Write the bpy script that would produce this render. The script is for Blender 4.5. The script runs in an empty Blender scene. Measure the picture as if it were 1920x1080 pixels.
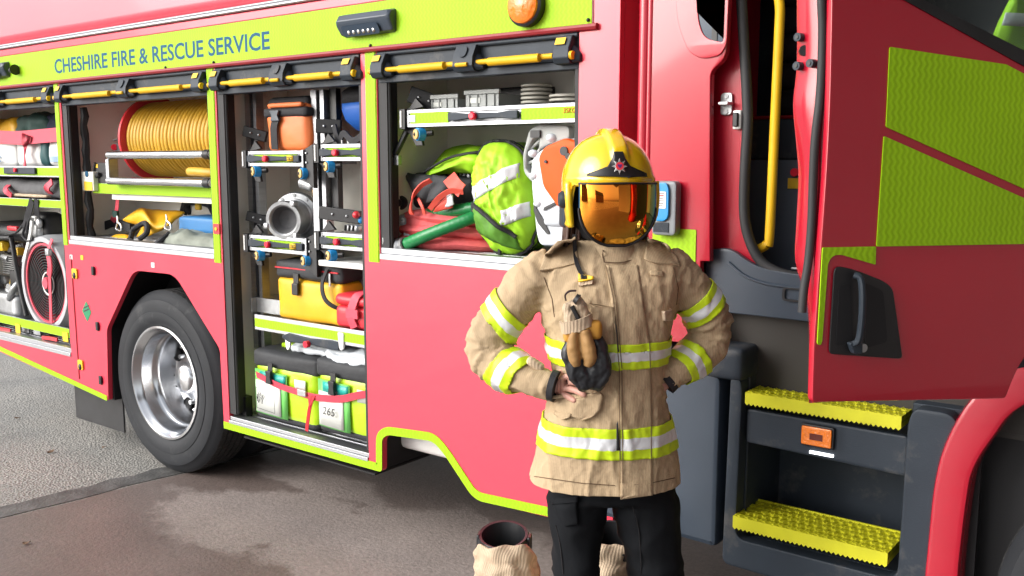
import bpy, bmesh, math, random
from mathutils import Vector, Matrix, noise
from mathutils.bvhtree import BVHTree
random.seed(7)
PI = math.pi
SC = bpy.context.scene
COL = SC.collection
V = Vector

# ------------------------------------------------------------------ camera
BAYX = -.3                         # edge of the unseen bay roof, set back to let sky light in
CAMX = 1750.0                       # focal length in pixels of a 1920 wide frame
YAW = math.atan(1750/2279.0)
PIT = math.atan(237/1750.0)
CD, CH = 2.8, 1.735                 # distance from the side of the engine, eye height
cam_d = bpy.data.cameras.new('camera')
cam = bpy.data.objects.new('camera', cam_d); COL.objects.link(cam)
cam.location = (0, -CD, CH)
cam.rotation_euler = (PI/2 - PIT, 0, YAW)
cam_d.sensor_width = 36.0
cam_d.lens = 36.0*CAMX/1920.0
cam_d.clip_start = 0.05; cam_d.clip_end = 800
SC.camera = cam

# ------------------------------------------------------------------ sky, sun, exposure
SUN_EL, SUN_AZ = math.radians(25), math.radians(214)   # azimuth measured from +y, clockwise: light from the left, towards the viewer
wd = bpy.data.worlds.new('World'); SC.world = wd; wd.use_nodes = True
nt = wd.node_tree; bg = nt.nodes['Background']
sky = nt.nodes.new('ShaderNodeTexSky'); sky.sky_type = 'NISHITA'; sky.sun_disc = False
sky.sun_elevation = SUN_EL; sky.sun_rotation = SUN_AZ
sky.dust_density = 3.0; sky.air_density = 1.0
hs = nt.nodes.new('ShaderNodeHueSaturation'); hs.inputs['Saturation'].default_value = 0.25
nt.links.new(sky.outputs[0], hs.inputs['Color']); nt.links.new(hs.outputs[0], bg.inputs['Color'])
bg.inputs['Strength'].default_value = 0.15
sd = bpy.data.lights.new('sun', 'SUN'); sd.energy = 1.45; sd.angle = math.radians(55); sd.color = (1, .965, .92)
sun = bpy.data.objects.new('sun', sd); COL.objects.link(sun)
sdir = V((math.sin(SUN_AZ)*math.cos(SUN_EL), math.cos(SUN_AZ)*math.cos(SUN_EL), math.sin(SUN_EL)))
sun.rotation_euler = sdir.to_track_quat('Z', 'Y').to_euler()
SC.view_settings.view_transform = 'Standard'
SC.view_settings.look = 'None'
SC.view_settings.gamma = 1.0
SC.view_settings.exposure = 0.87
SC.render.engine = 'CYCLES'
SC.cycles.max_bounces = 8
SC.cycles.use_denoising = True

# ------------------------------------------------------------------ projection helpers: where a sight line meets a real plane
_cy, _sy, _cp, _sp = math.cos(YAW), math.sin(YAW), math.cos(PIT), math.sin(PIT)
FW = V((-_sy*_cp, _cy*_cp, -_sp)); RT = V((_cy, _sy, 0)); UP = V((-_sy*_sp, _cy*_sp, _cp))
CAM = V((0, -CD, CH))
def ray(px, py): return FW + RT*((px-960)/CAMX) + UP*((540-py)/CAMX)
def P(px, py, Y=0.0):
    d = ray(px, py); t = (Y+CD)/d.y
    return CAM + d*t
def G(px, py, Z=0.0):
    d = ray(px, py); return CAM + d*((Z-CH)/d.z)
def R4(px0, py0, px1, py1, Y=0.0):
    xm, ym = (px0+px1)/2, (py0+py1)/2
    return P(px0, ym, Y).x, P(px1, ym, Y).x, P(xm, py1, Y).z, P(xm, py0, Y).z
# door plane (half open, hinged at the front)
DPHI = math.radians(57)
DN = V((math.sin(DPHI), -math.cos(DPHI), 0)); DU = V((math.cos(DPHI), math.sin(DPHI), 0))
DO = P(1542, 400, -0.75); DO.z = 0
def DR(px, py, w=0.0):
    """point on the open door's plane, as (u, z)"""
    d = ray(px, py); o = DO - DN*w
    t = (o-CAM).dot(DN)/d.dot(DN); q = CAM + d*t
    return ((q-o).dot(DU), q.z)
# person frame
PC = P(1145, 700, -0.55); PC.z = 0
PR = V((_cy, _sy, 0)); PF = V((-_sy, _cy, 0))
def L(px, py, d=0.0):
    """point of a sight line on the upright plane d metres behind the person's middle, in world space"""
    r = ray(px, py); t = ((PC-CAM).dot(PF)+d)/r.dot(PF)
    return CAM + r*t

# ------------------------------------------------------------------ materials
def lin(r, g, b):
    f = lambda c: (c/255/12.92 if c <= 10 else ((c/255+.055)/1.055)**2.4)
    return (f(r), f(g), f(b), 1)
MATS = {}
def mat(name, col, rough=.5, metal=0.0, bump=0.0, bscale=40, var=0.0, vscale=6, coat=0.0, spec=.5, stretch=(1, 1, 1), rvar=0.0, dirt=None):
    m = bpy.data.materials.new(name); m.use_nodes = True
    n = m.node_tree.nodes; l = m.node_tree.links; b = n['Principled BSDF']
    c = tuple(col)+((1,) if len(col) == 3 else ())
    b.inputs['Base Color'].default_value = c
    b.inputs['Roughness'].default_value = rough; b.inputs['Metallic'].default_value = metal
    b.inputs['Coat Weight'].default_value = coat; b.inputs['Coat Roughness'].default_value = .06
    b.inputs['Specular IOR Level'].default_value = spec
    tc = n.new('ShaderNodeTexCoord'); mp = n.new('ShaderNodeMapping'); mp.inputs['Scale'].default_value = stretch
    l.new(tc.outputs['Object'], mp.inputs[0])
    if var or rvar:
        t = n.new('ShaderNodeTexNoise'); t.inputs['Scale'].default_value = vscale; t.inputs['Detail'].default_value = 6
        l.new(mp.outputs[0], t.inputs['Vector'])
        if var:
            r = n.new('ShaderNodeMapRange'); r.inputs[1].default_value = .3; r.inputs[2].default_value = .7
            r.inputs[3].default_value = 1-var; r.inputs[4].default_value = 1+var
            l.new(t.outputs['Fac'], r.inputs[0])
            x = n.new('ShaderNodeMix'); x.data_type = 'RGBA'; x.blend_type = 'MULTIPLY'; x.inputs[0].default_value = 1
            x.inputs[6].default_value = c; l.new(r.outputs[0], x.inputs[7])
            out = x.outputs[2]
            if dirt:
                t2 = n.new('ShaderNodeTexNoise'); t2.inputs['Scale'].default_value = dirt[1]; t2.inputs['Detail'].default_value = 8; t2.inputs['Roughness'].default_value = .7
                l.new(tc.outputs['Object'], t2.inputs['Vector'])
                r2 = n.new('ShaderNodeMapRange'); r2.inputs[1].default_value = dirt[2]; r2.inputs[2].default_value = dirt[2]+.15; r2.inputs[4].default_value = dirt[3]
                l.new(t2.outputs['Fac'], r2.inputs[0])
                x2 = n.new('ShaderNodeMix'); x2.data_type = 'RGBA'; l.new(r2.outputs[0], x2.inputs[0]); l.new(out, x2.inputs[6]); x2.inputs[7].default_value = tuple(dirt[0])+(1,)
                out = x2.outputs[2]
            l.new(out, b.inputs['Base Color'])
        if rvar:
            r = n.new('ShaderNodeMapRange'); r.inputs[1].default_value = .3; r.inputs[2].default_value = .7
            r.inputs[3].default_value = max(.02, rough-rvar); r.inputs[4].default_value = rough+rvar
            l.new(t.outputs['Fac'], r.inputs[0]); l.new(r.outputs[0], b.inputs['Roughness'])
    if bump:
        t = n.new('ShaderNodeTexNoise'); t.inputs['Scale'].default_value = bscale; t.inputs['Detail'].default_value = 5
        l.new(mp.outputs[0], t.inputs['Vector'])
        bp = n.new('ShaderNodeBump'); bp.inputs['Strength'].default_value = bump; bp.inputs['Distance'].default_value = .01
        l.new(t.outputs['Fac'], bp.inputs['Height']); l.new(bp.outputs[0], b.inputs['Normal'])
    MATS[name] = m
    return m
def nodes_of(m): return m.node_tree.nodes, m.node_tree.links, m.node_tree.nodes['Principled BSDF']

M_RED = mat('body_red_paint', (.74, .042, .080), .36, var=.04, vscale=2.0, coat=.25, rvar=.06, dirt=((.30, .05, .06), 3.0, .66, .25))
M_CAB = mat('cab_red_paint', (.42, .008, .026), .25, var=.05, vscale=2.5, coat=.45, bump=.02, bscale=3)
M_ROOF = mat('roof_red_paint', (.72, .05, .085), .38, bump=.18, bscale=2.2, coat=.3, stretch=(1, 1, 2.5))
M_DRED = mat('dark_red_trim', (.25, .008, .014), .35)
M_GREY = mat('grey_plastic', (.027, .036, .049), .52, spec=.3, var=.12, vscale=5, bump=.08, bscale=220, dirt=((.13, .12, .11), 6, .54, .55))
M_BLUEGREY = mat('slate_plastic', (.040, .055, .078), .38, var=.1, vscale=4, bump=.04, bscale=200, dirt=((.12, .11, .10), 4, .64, .4))
M_BLACK = mat('black_plastic', (.012, .012, .014), .45, var=.2, vscale=9)
M_RUB = mat('black_rubber', (.022, .022, .024), .65, var=.2, vscale=8)
M_DARK = mat('dark_interior', (.008, .008, .010), .7)
M_ALU = mat('brushed_aluminium', (.42, .43, .45), .45, metal=1, bump=.05, bscale=60, stretch=(.05, 1, 12), var=.1, vscale=10)
M_CHROME = mat('polished_alloy', (.62, .63, .65), .22, metal=1, rvar=.05, vscale=7, bump=.03, bscale=9)
M_STEEL = mat('cast_alloy', (.42, .43, .44), .42, metal=.9, bump=.1, bscale=60, var=.15, vscale=20)
M_BEIGE = mat('locker_paint', (.82, .80, .72), .6, var=.06, vscale=3, dirt=((.16, .13, .10), 4, .60, .5))
M_WHITE = mat('white_plastic', (.72, .72, .70), .45, var=.05)
M_SILT = mat('silver_tape', (.70, .72, .75), .35, metal=.12, bump=.12, bscale=30, var=.08, vscale=20)
M_TAPE = mat('lime_tape', (.55, .74, .012), .45, bump=.1, bscale=30, var=.07, vscale=15)
M_YEL = mat('yellow_plastic', (.72, .42, .012), .5, spec=.3, var=.08, vscale=10)
M_TREAD = mat('yellow_step_paint', (.60, .58, .015), .5, var=.12, vscale=9, dirt=((.22, .20, .05), 14, .62, .6))
M_YHOSE = mat('yellow_hose_rubber', (.58, .33, .02), .5, var=.12, vscale=14, dirt=((.2, .12, .03), 10, .62, .5))
M_RHOSE = mat('pink_red_layflat_hose', (.70, .12, .125), .75, var=.14, vscale=8, bump=.35, bscale=50)
M_GHOSE = mat('green_hose', (.010, .20, .055), .35, var=.1)
M_ORANGE = mat('orange_canvas', (.78, .19, .05), .5, var=.1, vscale=10, bump=.15, bscale=20)
M_ORP = mat('orange_plastic', (.78, .10, .012), .55, spec=.25, var=.06)
M_BLUEC = mat('blue_canvas', (.012, .10, .42), .55, var=.1, bump=.15, bscale=20)
M_BLUEP = mat('blue_plastic', (.012, .26, .62), .4)
M_YELC = mat('yellow_canvas', (.78, .42, .010), .5, var=.1, vscale=8, bump=.2, bscale=12, dirt=((.30, .2, .05), 9, .64, .4))
M_BLKC = mat('black_webbing', (.016, .016, .020), .75, var=.25, vscale=20, bump=.2, bscale=90)
M_GRYC = mat('grey_canvas', (.10, .10, .105), .8, var=.2, vscale=10, bump=.3, bscale=25)
M_KHAKI = mat('sage_blanket', (.24, .26, .22), .85, var=.15, vscale=12, bump=.35, bscale=30)
M_HIVIS = mat('hi_vis_fabric', (.36, .70, .02), .6, var=.12, vscale=9, bump=.3, bscale=14, dirt=((.12, .22, .02), 12, .66, .5))
M_HIDARK = mat('hi_vis_mesh_fabric', (.09, .25, .02), .7, var=.2, vscale=12, bump=.3, bscale=20)
M_PINK = mat('pink_red_webbing', (.72, .07, .11), .6, bump=.1, bscale=80)
M_REDP = mat('red_plastic', (.66, .03, .045), .4, var=.06)
M_RBTN = mat('red_button', (.8, .01, .04), .3)
M_GREENB = mat('green_band_vinyl', (.16, .55, .12), .35, var=.1, vscale=9)
M_TEAL = mat('teal_vinyl', (.02, .38, .32), .35, var=.1)
M_LIMEV = mat('lime_vinyl', (.42, .66, .015), .3, bump=.25, bscale=9, var=.1)
M_PAPER = mat('off_white_panel', (.66, .68, .64), .4, var=.07, vscale=9, bump=.1, bscale=14)
M_CLEAR = mat('clear_plastic_bag', (.60, .64, .68), .18, bump=.8, bscale=12, var=.12)
M_STICK = mat('yellow_sticker', (.80, .50, .015), .5)
M_INK = mat('blue_lettering', (.012, .085, .17), .6, spec=.2)
M_BINK = mat('black_ink', (.03, .03, .035), .6)
M_TANK = mat('engine_castings', (.20, .20, .20), .45, metal=.6, var=.4, vscale=18, bump=.3, bscale=30)
M_TAN = mat('tan_fire_cloth', (.44, .325, .20), .85, var=.13, vscale=9, bump=.55, bscale=32, dirt=((.27, .19, .11), 5, .60, .4))
M_TANL = mat('pale_tan_cloth', (.52, .40, .28), .85, var=.1, vscale=9, bump=.35, bscale=30)
M_LEATH = mat('tan_leather', (.36, .20, .07), .65, var=.2, vscale=18, bump=.3, bscale=35, dirt=((.12, .07, .03), 16, .58, .6))
M_BLEATH = mat('black_leather', (.018, .02, .024), .38, var=.2, vscale=16, bump=.25, bscale=40)
M_TROU = mat('black_trouser_cloth', (.005, .006, .008), .85, spec=.2, var=.2, vscale=12, bump=.3, bscale=16)
M_SKIN = mat('skin', (.62, .33, .26), .5, var=.06, vscale=20, bump=.15, bscale=60)
M_HAIR = mat('brown_hair', (.055, .022, .012), .45, var=.3, vscale=30, bump=.6, bscale=60, stretch=(1, 1, .15))
M_HELM = mat('yellow_helmet_shell', (.82, .53, .010), .16, coat=1.0, var=.04, dirt=((.35, .2, .02), 14, .70, .4))
M_EMBL = mat('badge_metal', (.70, .68, .66), .25, metal=.9)
M_PURP = mat('badge_enamel', (.10, .02, .16), .3)
M_AMBER = mat('amber_lens', (.85, .20, .008), .15, coat=.6, bump=.5, bscale=60)
M_BOOT = mat('boot_leather', (.012, .013, .015), .4, var=.2)
M_DARKGREEN = mat('dark_green_canvas', (.015, .055, .045), .7, var=.15)
M_TREADR = mat('tyre_tread_rubber', (.020, .020, .021), .8, var=.3, vscale=40, bump=1.0, bscale=60)
M_BROWNP = mat('dusty_black_panel', (.032, .028, .024), .6, var=.2, vscale=3)

# tyre side: concentric ridges and dust
M_TYRE = mat('tyre_sidewall_rubber', (.021, .023, .027), .66, spec=.3, var=.14, vscale=7, bump=.1, bscale=120, dirt=((.12, .12, .12), 5, .58, .35))
# retro-reflective lime sheet with the fine wavy embossing it carries
def lime_sheet(name, base):
    m = mat(name, base, .55, spec=.25); n, l, b = nodes_of(m)
    tc = n.new('ShaderNodeTexCoord'); sp = n.new('ShaderNodeSeparateXYZ'); l.new(tc.outputs['Object'], sp.inputs[0])
    def M(op, a, bb=None):
        x = n.new('ShaderNodeMath'); x.operation = op
        for i, q in enumerate((a, bb)):
            if q is None: continue
            if isinstance(q, (int, float)): x.inputs[i].default_value = q
            else: l.new(q, x.inputs[i])
        return x.outputs[0]
    h = M('ADD', sp.outputs[0], M('MULTIPLY', sp.outputs[1], .7))
    w = M('SINE', M('ADD', M('MULTIPLY', h, 330.0), M('MULTIPLY', M('SINE', M('MULTIPLY', sp.outputs[2], 260.0)), 1.1)))
    r = n.new('ShaderNodeMapRange'); r.inputs[1].default_value = -1; r.inputs[2].default_value = 1; r.inputs[3].default_value = .92; r.inputs[4].default_value = 1.05
    l.new(w, r.inputs[0])
    t = n.new('ShaderNodeTexNoise'); t.inputs['Scale'].default_value = 3; l.new(tc.outputs['Object'], t.inputs['Vector'])
    r2 = n.new('ShaderNodeMapRange'); r2.inputs[3].default_value = .85; r2.inputs[4].default_value = 1.15; l.new(t.outputs['Fac'], r2.inputs[0])
    mm = M('MULTIPLY', r.outputs[0], r2.outputs[0])
    x = n.new('ShaderNodeMix'); x.data_type = 'RGBA'; x.blend_type = 'MULTIPLY'; x.inputs[0].default_value = 1
    x.inputs[6].default_value = tuple(base)+(1,); l.new(mm, x.inputs[7]); l.new(x.outputs[2], b.inputs['Base Color'])
    bp = n.new('ShaderNodeBump'); bp.inputs['Strength'].default_value = .10; bp.inputs['Distance'].default_value = .003
    l.new(w, bp.inputs['Height']); l.new(bp.outputs[0], b.inputs['Normal'])
    return m
M_LIME = lime_sheet('lime_reflective_sheet', (.33, .585, .008))
# jacket cloth: fine vertical rip-stop lines
def add_weave(m, k1=900, k2=0, s=.25):
    n, l, b = nodes_of(m)
    tc = n.new('ShaderNodeTexCoord'); w = n.new('ShaderNodeTexWave'); w.inputs['Scale'].default_value = k1; w.inputs['Distortion'].default_value = 1.5
    w.inputs['Detail'].default_value = 2; l.new(tc.outputs['Object'], w.inputs['Vector'])
    old = b.inputs['Normal'].links[0].from_node if b.inputs['Normal'].links else None
    bp = n.new('ShaderNodeBump'); bp.inputs['Strength'].default_value = s; bp.inputs['Distance'].default_value = .002
    l.new(w.outputs['Fac'], bp.inputs['Height'])
    if old: l.new(old.outputs[0], bp.inputs['Normal'])
    l.new(bp.outputs[0], b.inputs['Normal'])
def tint_lines(m, k, lo):
    n, l, b = nodes_of(m); tc = n.new('ShaderNodeTexCoord'); w = n.new('ShaderNodeTexWave'); w.inputs['Scale'].default_value = k; w.inputs['Distortion'].default_value = 2.0; w.inputs['Detail'].default_value = 3
    l.new(tc.outputs['Object'], w.inputs['Vector']); r = n.new('ShaderNodeMapRange'); l.new(w.outputs['Fac'], r.inputs[0]); r.inputs[3].default_value = lo; r.inputs[4].default_value = 1.06
    old = b.inputs['Base Color'].links[0].from_socket; x = n.new('ShaderNodeMix'); x.data_type = 'RGBA'; x.blend_type = 'MULTIPLY'; x.inputs[0].default_value = 1; l.new(old, x.inputs[6]); l.new(r.outputs[0], x.inputs[7]); l.new(x.outputs[2], b.inputs['Base Color'])
tint_lines(M_TAN, 62, .93); tint_lines(M_TANL, 40, .82)
add_weave(M_TAN, 120, s=.14); add_weave(M_TANL, 40, s=.4)
# mirrored visor: gold film that shifts to green and blue where it is seen at a slant
M_VIS = mat('gold_mirror_visor', (.9, .4, .05), .03, metal=1)
n_, l_, b_ = nodes_of(M_VIS)
lw = n_.new('ShaderNodeLayerWeight'); lw.inputs[0].default_value = .42
rp = n_.new('ShaderNodeValToRGB'); l_.new(lw.outputs['Facing'], rp.inputs[0]); l_.new(rp.outputs[0], b_.inputs['Base Color'])
e = rp.color_ramp.elements
e[0].position = 0; e[0].color = (.85, .24, .03, 1); e[1].position = 1; e[1].color = (.05, .25, .7, 1)
for p_, c_ in ((.18, (.95, .42, .05, 1)), (.36, (.85, .60, .09, 1)), (.50, (.15, .50, .36, 1)), (.62, (.04, .24, .78, 1))):
    q = rp.color_ramp.elements.new(p_); q.color = c_
# tinted glass
M_GLASS = bpy.data.materials.new('tinted_glass'); M_GLASS.use_nodes = True
n_, l_, b_ = nodes_of(M_GLASS); n_.remove(b_)
tr = n_.new('ShaderNodeBsdfTransparent'); tr.inputs[0].default_value = (.72, .78, .76, 1)
gl = n_.new('ShaderNodeBsdfGlossy'); gl.inputs['Roughness'].default_value = .02; gl.inputs[0].default_value = (.8, .85, .9, 1)
lw2 = n_.new('ShaderNodeLayerWeight'); lw2.inputs[0].default_value = .5; fr = n_.new('ShaderNodeMapRange'); l_.new(lw2.outputs['Facing'], fr.inputs[0]); fr.inputs[1].default_value = .3; fr.inputs[3].default_value = .05; fr.inputs[4].default_value = .7; mx = n_.new('ShaderNodeMixShader')
l_.new(fr.outputs[0], mx.inputs[0]); l_.new(tr.outputs[0], mx.inputs[1]); l_.new(gl.outputs[0], mx.inputs[2])
l_.new(mx.outputs[0], n_['Material Output'].inputs[0])
M_BGLASS = mat('blue_grey_glass', (.04, .06, .09), .12, spec=.25)
M_LED = mat('led_strip', (1, 1, 1), .4); nodes_of(M_LED)[2].inputs['Emission Color'].default_value = (.9, .95, 1, 1); nodes_of(M_LED)[2].inputs['Emission Strength'].default_value = 1.6

# ------------------------------------------------------------------ mesh builder
def sgn(x): return -1 if x < 0 else 1
def catmull(pts, k=6):
    pts = [V(p) for p in pts]
    if len(pts) < 3: return pts
    out = []
    for i in range(len(pts)-1):
        p0 = pts[i-1] if i else pts[0]*2-pts[1]; p1 = pts[i]; p2 = pts[i+1]
        p3 = pts[i+2] if i+2 < len(pts) else p2*2-p1
        for j in range(k):
            t = j/k
            out.append(.5*((2*p1)+(p2-p0)*t+(2*p0-5*p1+4*p2-p3)*t*t+(3*p1-p0-3*p2+p3)*t**3))
    out.append(pts[-1]); return out
def lerpl(vals, n):
    out = []
    for i in range(n):
        f = i/(n-1)*(len(vals)-1); a = min(int(f), len(vals)-2)
        out.append(vals[a]+(vals[a+1]-vals[a])*(f-a))
    return out
def rounded(pts, r, k=5):
    """round the corners of a 2D polygon; r is one radius or one per corner"""
    out = []; n = len(pts)
    for i in range(n):
        p = V(pts[i][:2]); a = V(pts[i-1][:2]); b = V(pts[(i+1) % n][:2])
        rr = r[i] if isinstance(r, (list, tuple)) else r
        va, vb = a-p, b-p
        m = min(rr, va.length*.48, vb.length*.48)
        if m < 1e-5: out.append(p); continue
        s, e = p+va.normalized()*m, p+vb.normalized()*m
        for j in range(k+1):
            t = j/k; out.append((1-t)**2*s+2*t*(1-t)*p+t*t*e)
    return [(q.x, q.y) for q in out]

class MB:
    def __init__(self): self.v = []; self.f = []; self.m = []; self.wn = False
    def add(self, vs, fs, mi=0):
        o = len(self.v); self.v += [V(q) for q in vs]
        for f in fs: self.f.append(tuple(i+o for i in f)); self.m.append(mi)
        return self
    def box(self, x0, x1, y0, y1, z0, z1, mi=0, M=None):
        vs = [V((x, y, z)) for x in (x0, x1) for y in (y0, y1) for z in (z0, z1)]
        if M: vs = [M @ q for q in vs]
        return self.add(vs, [(0, 1, 3, 2), (4, 6, 7, 5), (0, 4, 5, 1), (2, 3, 7, 6), (0, 2, 6, 4), (1, 5, 7, 3)], mi)
    def pbox(self, px0, py0, px1, py1, Y, depth, mi=0):
        x0, x1, z0, z1 = R4(px0, py0, px1, py1, Y)
        return self.box(x0, x1, Y, Y+depth, z0, z1, mi)
    def loft(self, rings, mi=0, cap=True, closed=True):
        n = len(rings[0]); vs = [q for r in rings for q in r]; fs = []
        for i in range(len(rings)-1):
            for j in range(n if closed else n-1):
                a = i*n+j; b = i*n+(j+1) % n; fs.append((a, b, b+n, a+n))
        if cap and closed:
            fs.append(tuple(range(n))[::-1]); o = (len(rings)-1)*n; fs.append(tuple(range(o, o+n)))
        return self.add(vs, fs, mi)
    def tube(self, pts, r, n=10, mi=0, smooth=0, cap=True, flat=None, up=None):
        """swept round (or flattened: flat=(a,b) half sizes) section"""
        pts = [V(p) for p in pts]
        if smooth: pts = catmull(pts, smooth)
        rs = lerpl(list(r), len(pts)) if isinstance(r, (list, tuple)) else [r]*len(pts)
        rings = []; u = None
        for i, p in enumerate(pts):
            t = (pts[min(i+1, len(pts)-1)]-pts[max(i-1, 0)])
            t = t.normalized() if t.length > 1e-9 else V((0, 0, 1))
            if u is None:
                u = V(up) if up is not None else (V((0, 0, 1)) if abs(t.z) < .9 else V((1, 0, 0)))
            elif up is not None: u = V(up)
            u = (u-t*u.dot(t)); u = u.normalized() if u.length > 1e-6 else V((1, 0, 0)); w = t.cross(u)
            a, b = (flat[0]*rs[i], flat[1]*rs[i]) if flat else (rs[i], rs[i])
            rings.append([p+u*(a*math.cos(2*PI*j/n))+w*(b*math.sin(2*PI*j/n)) for j in range(n)])
        return self.loft(rings, mi, cap)
    def strap(self, pts, w, th, up, mi=0, smooth=5):
        """flat webbing: width w along 'up', thickness th"""
        pts = catmull(pts, smooth) if smooth else [V(p) for p in pts]
        rings = []
        for i, p in enumerate(pts):
            t = (pts[min(i+1, len(pts)-1)]-pts[max(i-1, 0)]).normalized()
            u = V(up); u = (u-t*u.dot(t)).normalized(); s = t.cross(u)
            rings.append([p+u*w/2+s*th/2, p-u*w/2+s*th/2, p-u*w/2-s*th/2, p+u*w/2-s*th/2])
        return self.loft(rings, mi)
    def lathe(self, prof, o, axis, n=32, mi=0, arc=None):
        ax = V(axis).normalized(); o = V(o)
        u = V((0, 0, 1)) if abs(ax.z) < .9 else V((1, 0, 0)); u = (u-ax*u.dot(ax)).normalized(); w = ax.cross(u)
        rings = [[o+ax*h+(u*math.cos(2*PI*j/n)+w*math.sin(2*PI*j/n))*max(r, 1e-4) for j in range(n)] for r, h in prof]
        return self.loft(rings, mi, cap=False)
    def cyl(self, a, b, r, n=16, mi=0): return self.tube([a, b], r, n, mi)
    def ball(self, c, r, mi=0, n=12, M=None):
        c = V(c); rr = r if isinstance(r, (tuple, list)) else (r, r, r); rings = []
        for i in range(n+1):
            a = PI*i/n; rings.append([c+(M or Matrix()).to_3x3() @ V((rr[0]*max(math.sin(a), 1e-4)*math.cos(2*PI*j/(2*n)), rr[1]*max(math.sin(a), 1e-4)*math.sin(2*PI*j/(2*n)), rr[2]*math.cos(a))) for j in range(2*n)])
        return self.loft(rings, mi, cap=False)
    def plate(self, outline, holes, fn, w0, w1, mi=0, bevel=0.0):
        """flat sheet with holes, extruded; fn maps (u, v, w) to space, w0..w1 the thickness"""
        cu = bpy.data.curves.new('t', 'CURVE'); cu.dimensions = '2D'; cu.fill_mode = 'BOTH'
        cu.extrude = max((w1-w0)/2-bevel, 1e-5); cu.bevel_depth = bevel; cu.bevel_resolution = 1; cu.resolution_u = 1
        cu.offset = -bevel
        for poly in [outline]+list(holes):
            s = cu.splines.new('POLY'); s.points.add(len(poly)-1); s.use_cyclic_u = True
            for i, q in enumerate(poly): s.points[i].co = (q[0], q[1], 0, 1)
        ob = bpy.data.objects.new('t', cu); COL.objects.link(ob)
        dg = bpy.context.evaluated_depsgraph_get(); me = bpy.data.meshes.new_from_object(ob.evaluated_get(dg))
        mid = (w0+w1)/2
        if bevel: self.wn = True
        vs = [V(fn(q.co.x, q.co.y, mid+q.co.z)) for q in me.vertices]; fs = [tuple(p.vertices) for p in me.polygons]
        bpy.data.objects.remove(ob); bpy.data.meshes.remove(me); bpy.data.curves.remove(cu)
        return self.add(vs, fs, mi)
    def soft(self, c, s, M=None, rad=.03, bulge=0.0, amp=0.0, freq=8.0, n=12, mi=0, seed=0.0, taper=None):
        """rounded, slightly bulging box of cloth: c centre, s full size"""
        h = [q/2 for q in s]; rad = min(rad, min(h)*.98); c = V(c)
        for ax in range(3):
            for sg in (-1, 1):
                vs = []
                for i in range(n+1):
                    for j in range(n+1):
                        a = -1+2*i/n; b = -1+2*j/n
                        # tighter sampling near the edges
                        a = math.sin(a*PI/2)*.5+a*.5; b = math.sin(b*PI/2)*.5+b*.5
                        p = [0, 0, 0]; p[ax] = sg; p[(ax+1) % 3] = a; p[(ax+2) % 3] = b
                        q = V((p[0]*h[0], p[1]*h[1], p[2]*h[2]))
                        inn = V([max(-(h[k]-rad), min(h[k]-rad, q[k])) for k in range(3)])
                        dd = q-inn; nn = dd.normalized() if dd.length > 1e-7 else V([sg if k == ax else 0 for k in range(3)])
                        q = inn+nn*rad
                        f = (1-p[0]**2 if ax != 0 else 1)*(1-p[1]**2 if ax != 1 else 1)*(1-p[2]**2 if ax != 2 else 1)
                        off = V((0, 0, 0)); off[ax] = sg*bulge*f
                        q = q+off
                        if taper: k = 1+taper*(q.z/h[2]); q = V((q.x*k, q.y*k, q.z))
                        if amp:
                            w = q*freq+V((seed, seed*1.7, seed*.3))
                            q = q+nn*amp*(noise.noise(w)+.5*noise.noise(w*2.3))
                        if M: q = M @ q
                        vs.append(c+q)
                fs = []
                for i in range(n):
                    for j in range(n):
                        k = i*(n+1)+j; f = (k, k+n+1, k+n+2, k+1)
                        fs.append(f if sg > 0 else f[::-1])
                self.add(vs, fs, mi)
        return self
    def psoft(self, px0, py0, px1, py1, Y, depth, **k):
        x0, x1, z0, z1 = R4(px0, py0, px1, py1, Y)
        return self.soft(((x0+x1)/2, Y+depth/2, (z0+z1)/2), (x1-x0, depth, z1-z0), **k)
    def build(self, name, mats, parent=None, sharp=38, bevel=0.0, weld=1e-5, sub=0):
        if not isinstance(mats, (list, tuple)): mats = [mats]
        off = V((0, 0, 0))
        if parent is not None:
            r = parent
            while r.parent: r = r.parent
            off = V(r.location)
        me = bpy.data.meshes.new(name)
        me.from_pydata([q-off for q in self.v], [], self.f)
        for m in mats: me.materials.append(m)
        for p, mi in zip(me.polygons, self.m): p.material_index = min(mi, len(mats)-1)
        bm = bmesh.new(); bm.from_mesh(me)
        if weld: bmesh.ops.remove_doubles(bm, verts=bm.verts, dist=weld)
        bmesh.ops.recalc_face_normals(bm, faces=bm.faces)
        for f in bm.faces: f.smooth = True
        bm.to_mesh(me); bm.free()
        if sharp is not None: me.set_sharp_from_angle(angle=math.radians(sharp))
        o = bpy.data.objects.new(name, me); COL.objects.link(o)
        if parent is not None: o.parent = parent
        if bevel:
            b = o.modifiers.new('bevel', 'BEVEL'); b.width = bevel; b.segments = 2; b.limit_method = 'ANGLE'; b.angle_limit = math.radians(40); b.harden_normals = False
        if self.wn or bevel:
            w = o.modifiers.new('wn', 'WEIGHTED_NORMAL'); w.keep_sharp = True; w.weight = 100
        if sub:
            s = o.modifiers.new('sub', 'SUBSURF'); s.levels = sub; s.render_levels = sub
        return o
XZ = lambda u, v, w: (u, w, v)                       # sheets parallel to the side of the engine
DOORMAP = lambda u, v, w: DO+DU*u-DN*w+V((0, 0, v))  # sheets of the open door
def XYp(l, Y=0.0): return [(lambda q: (q.x, q.z))(P(a, b, Y)) for a, b in l]

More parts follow.
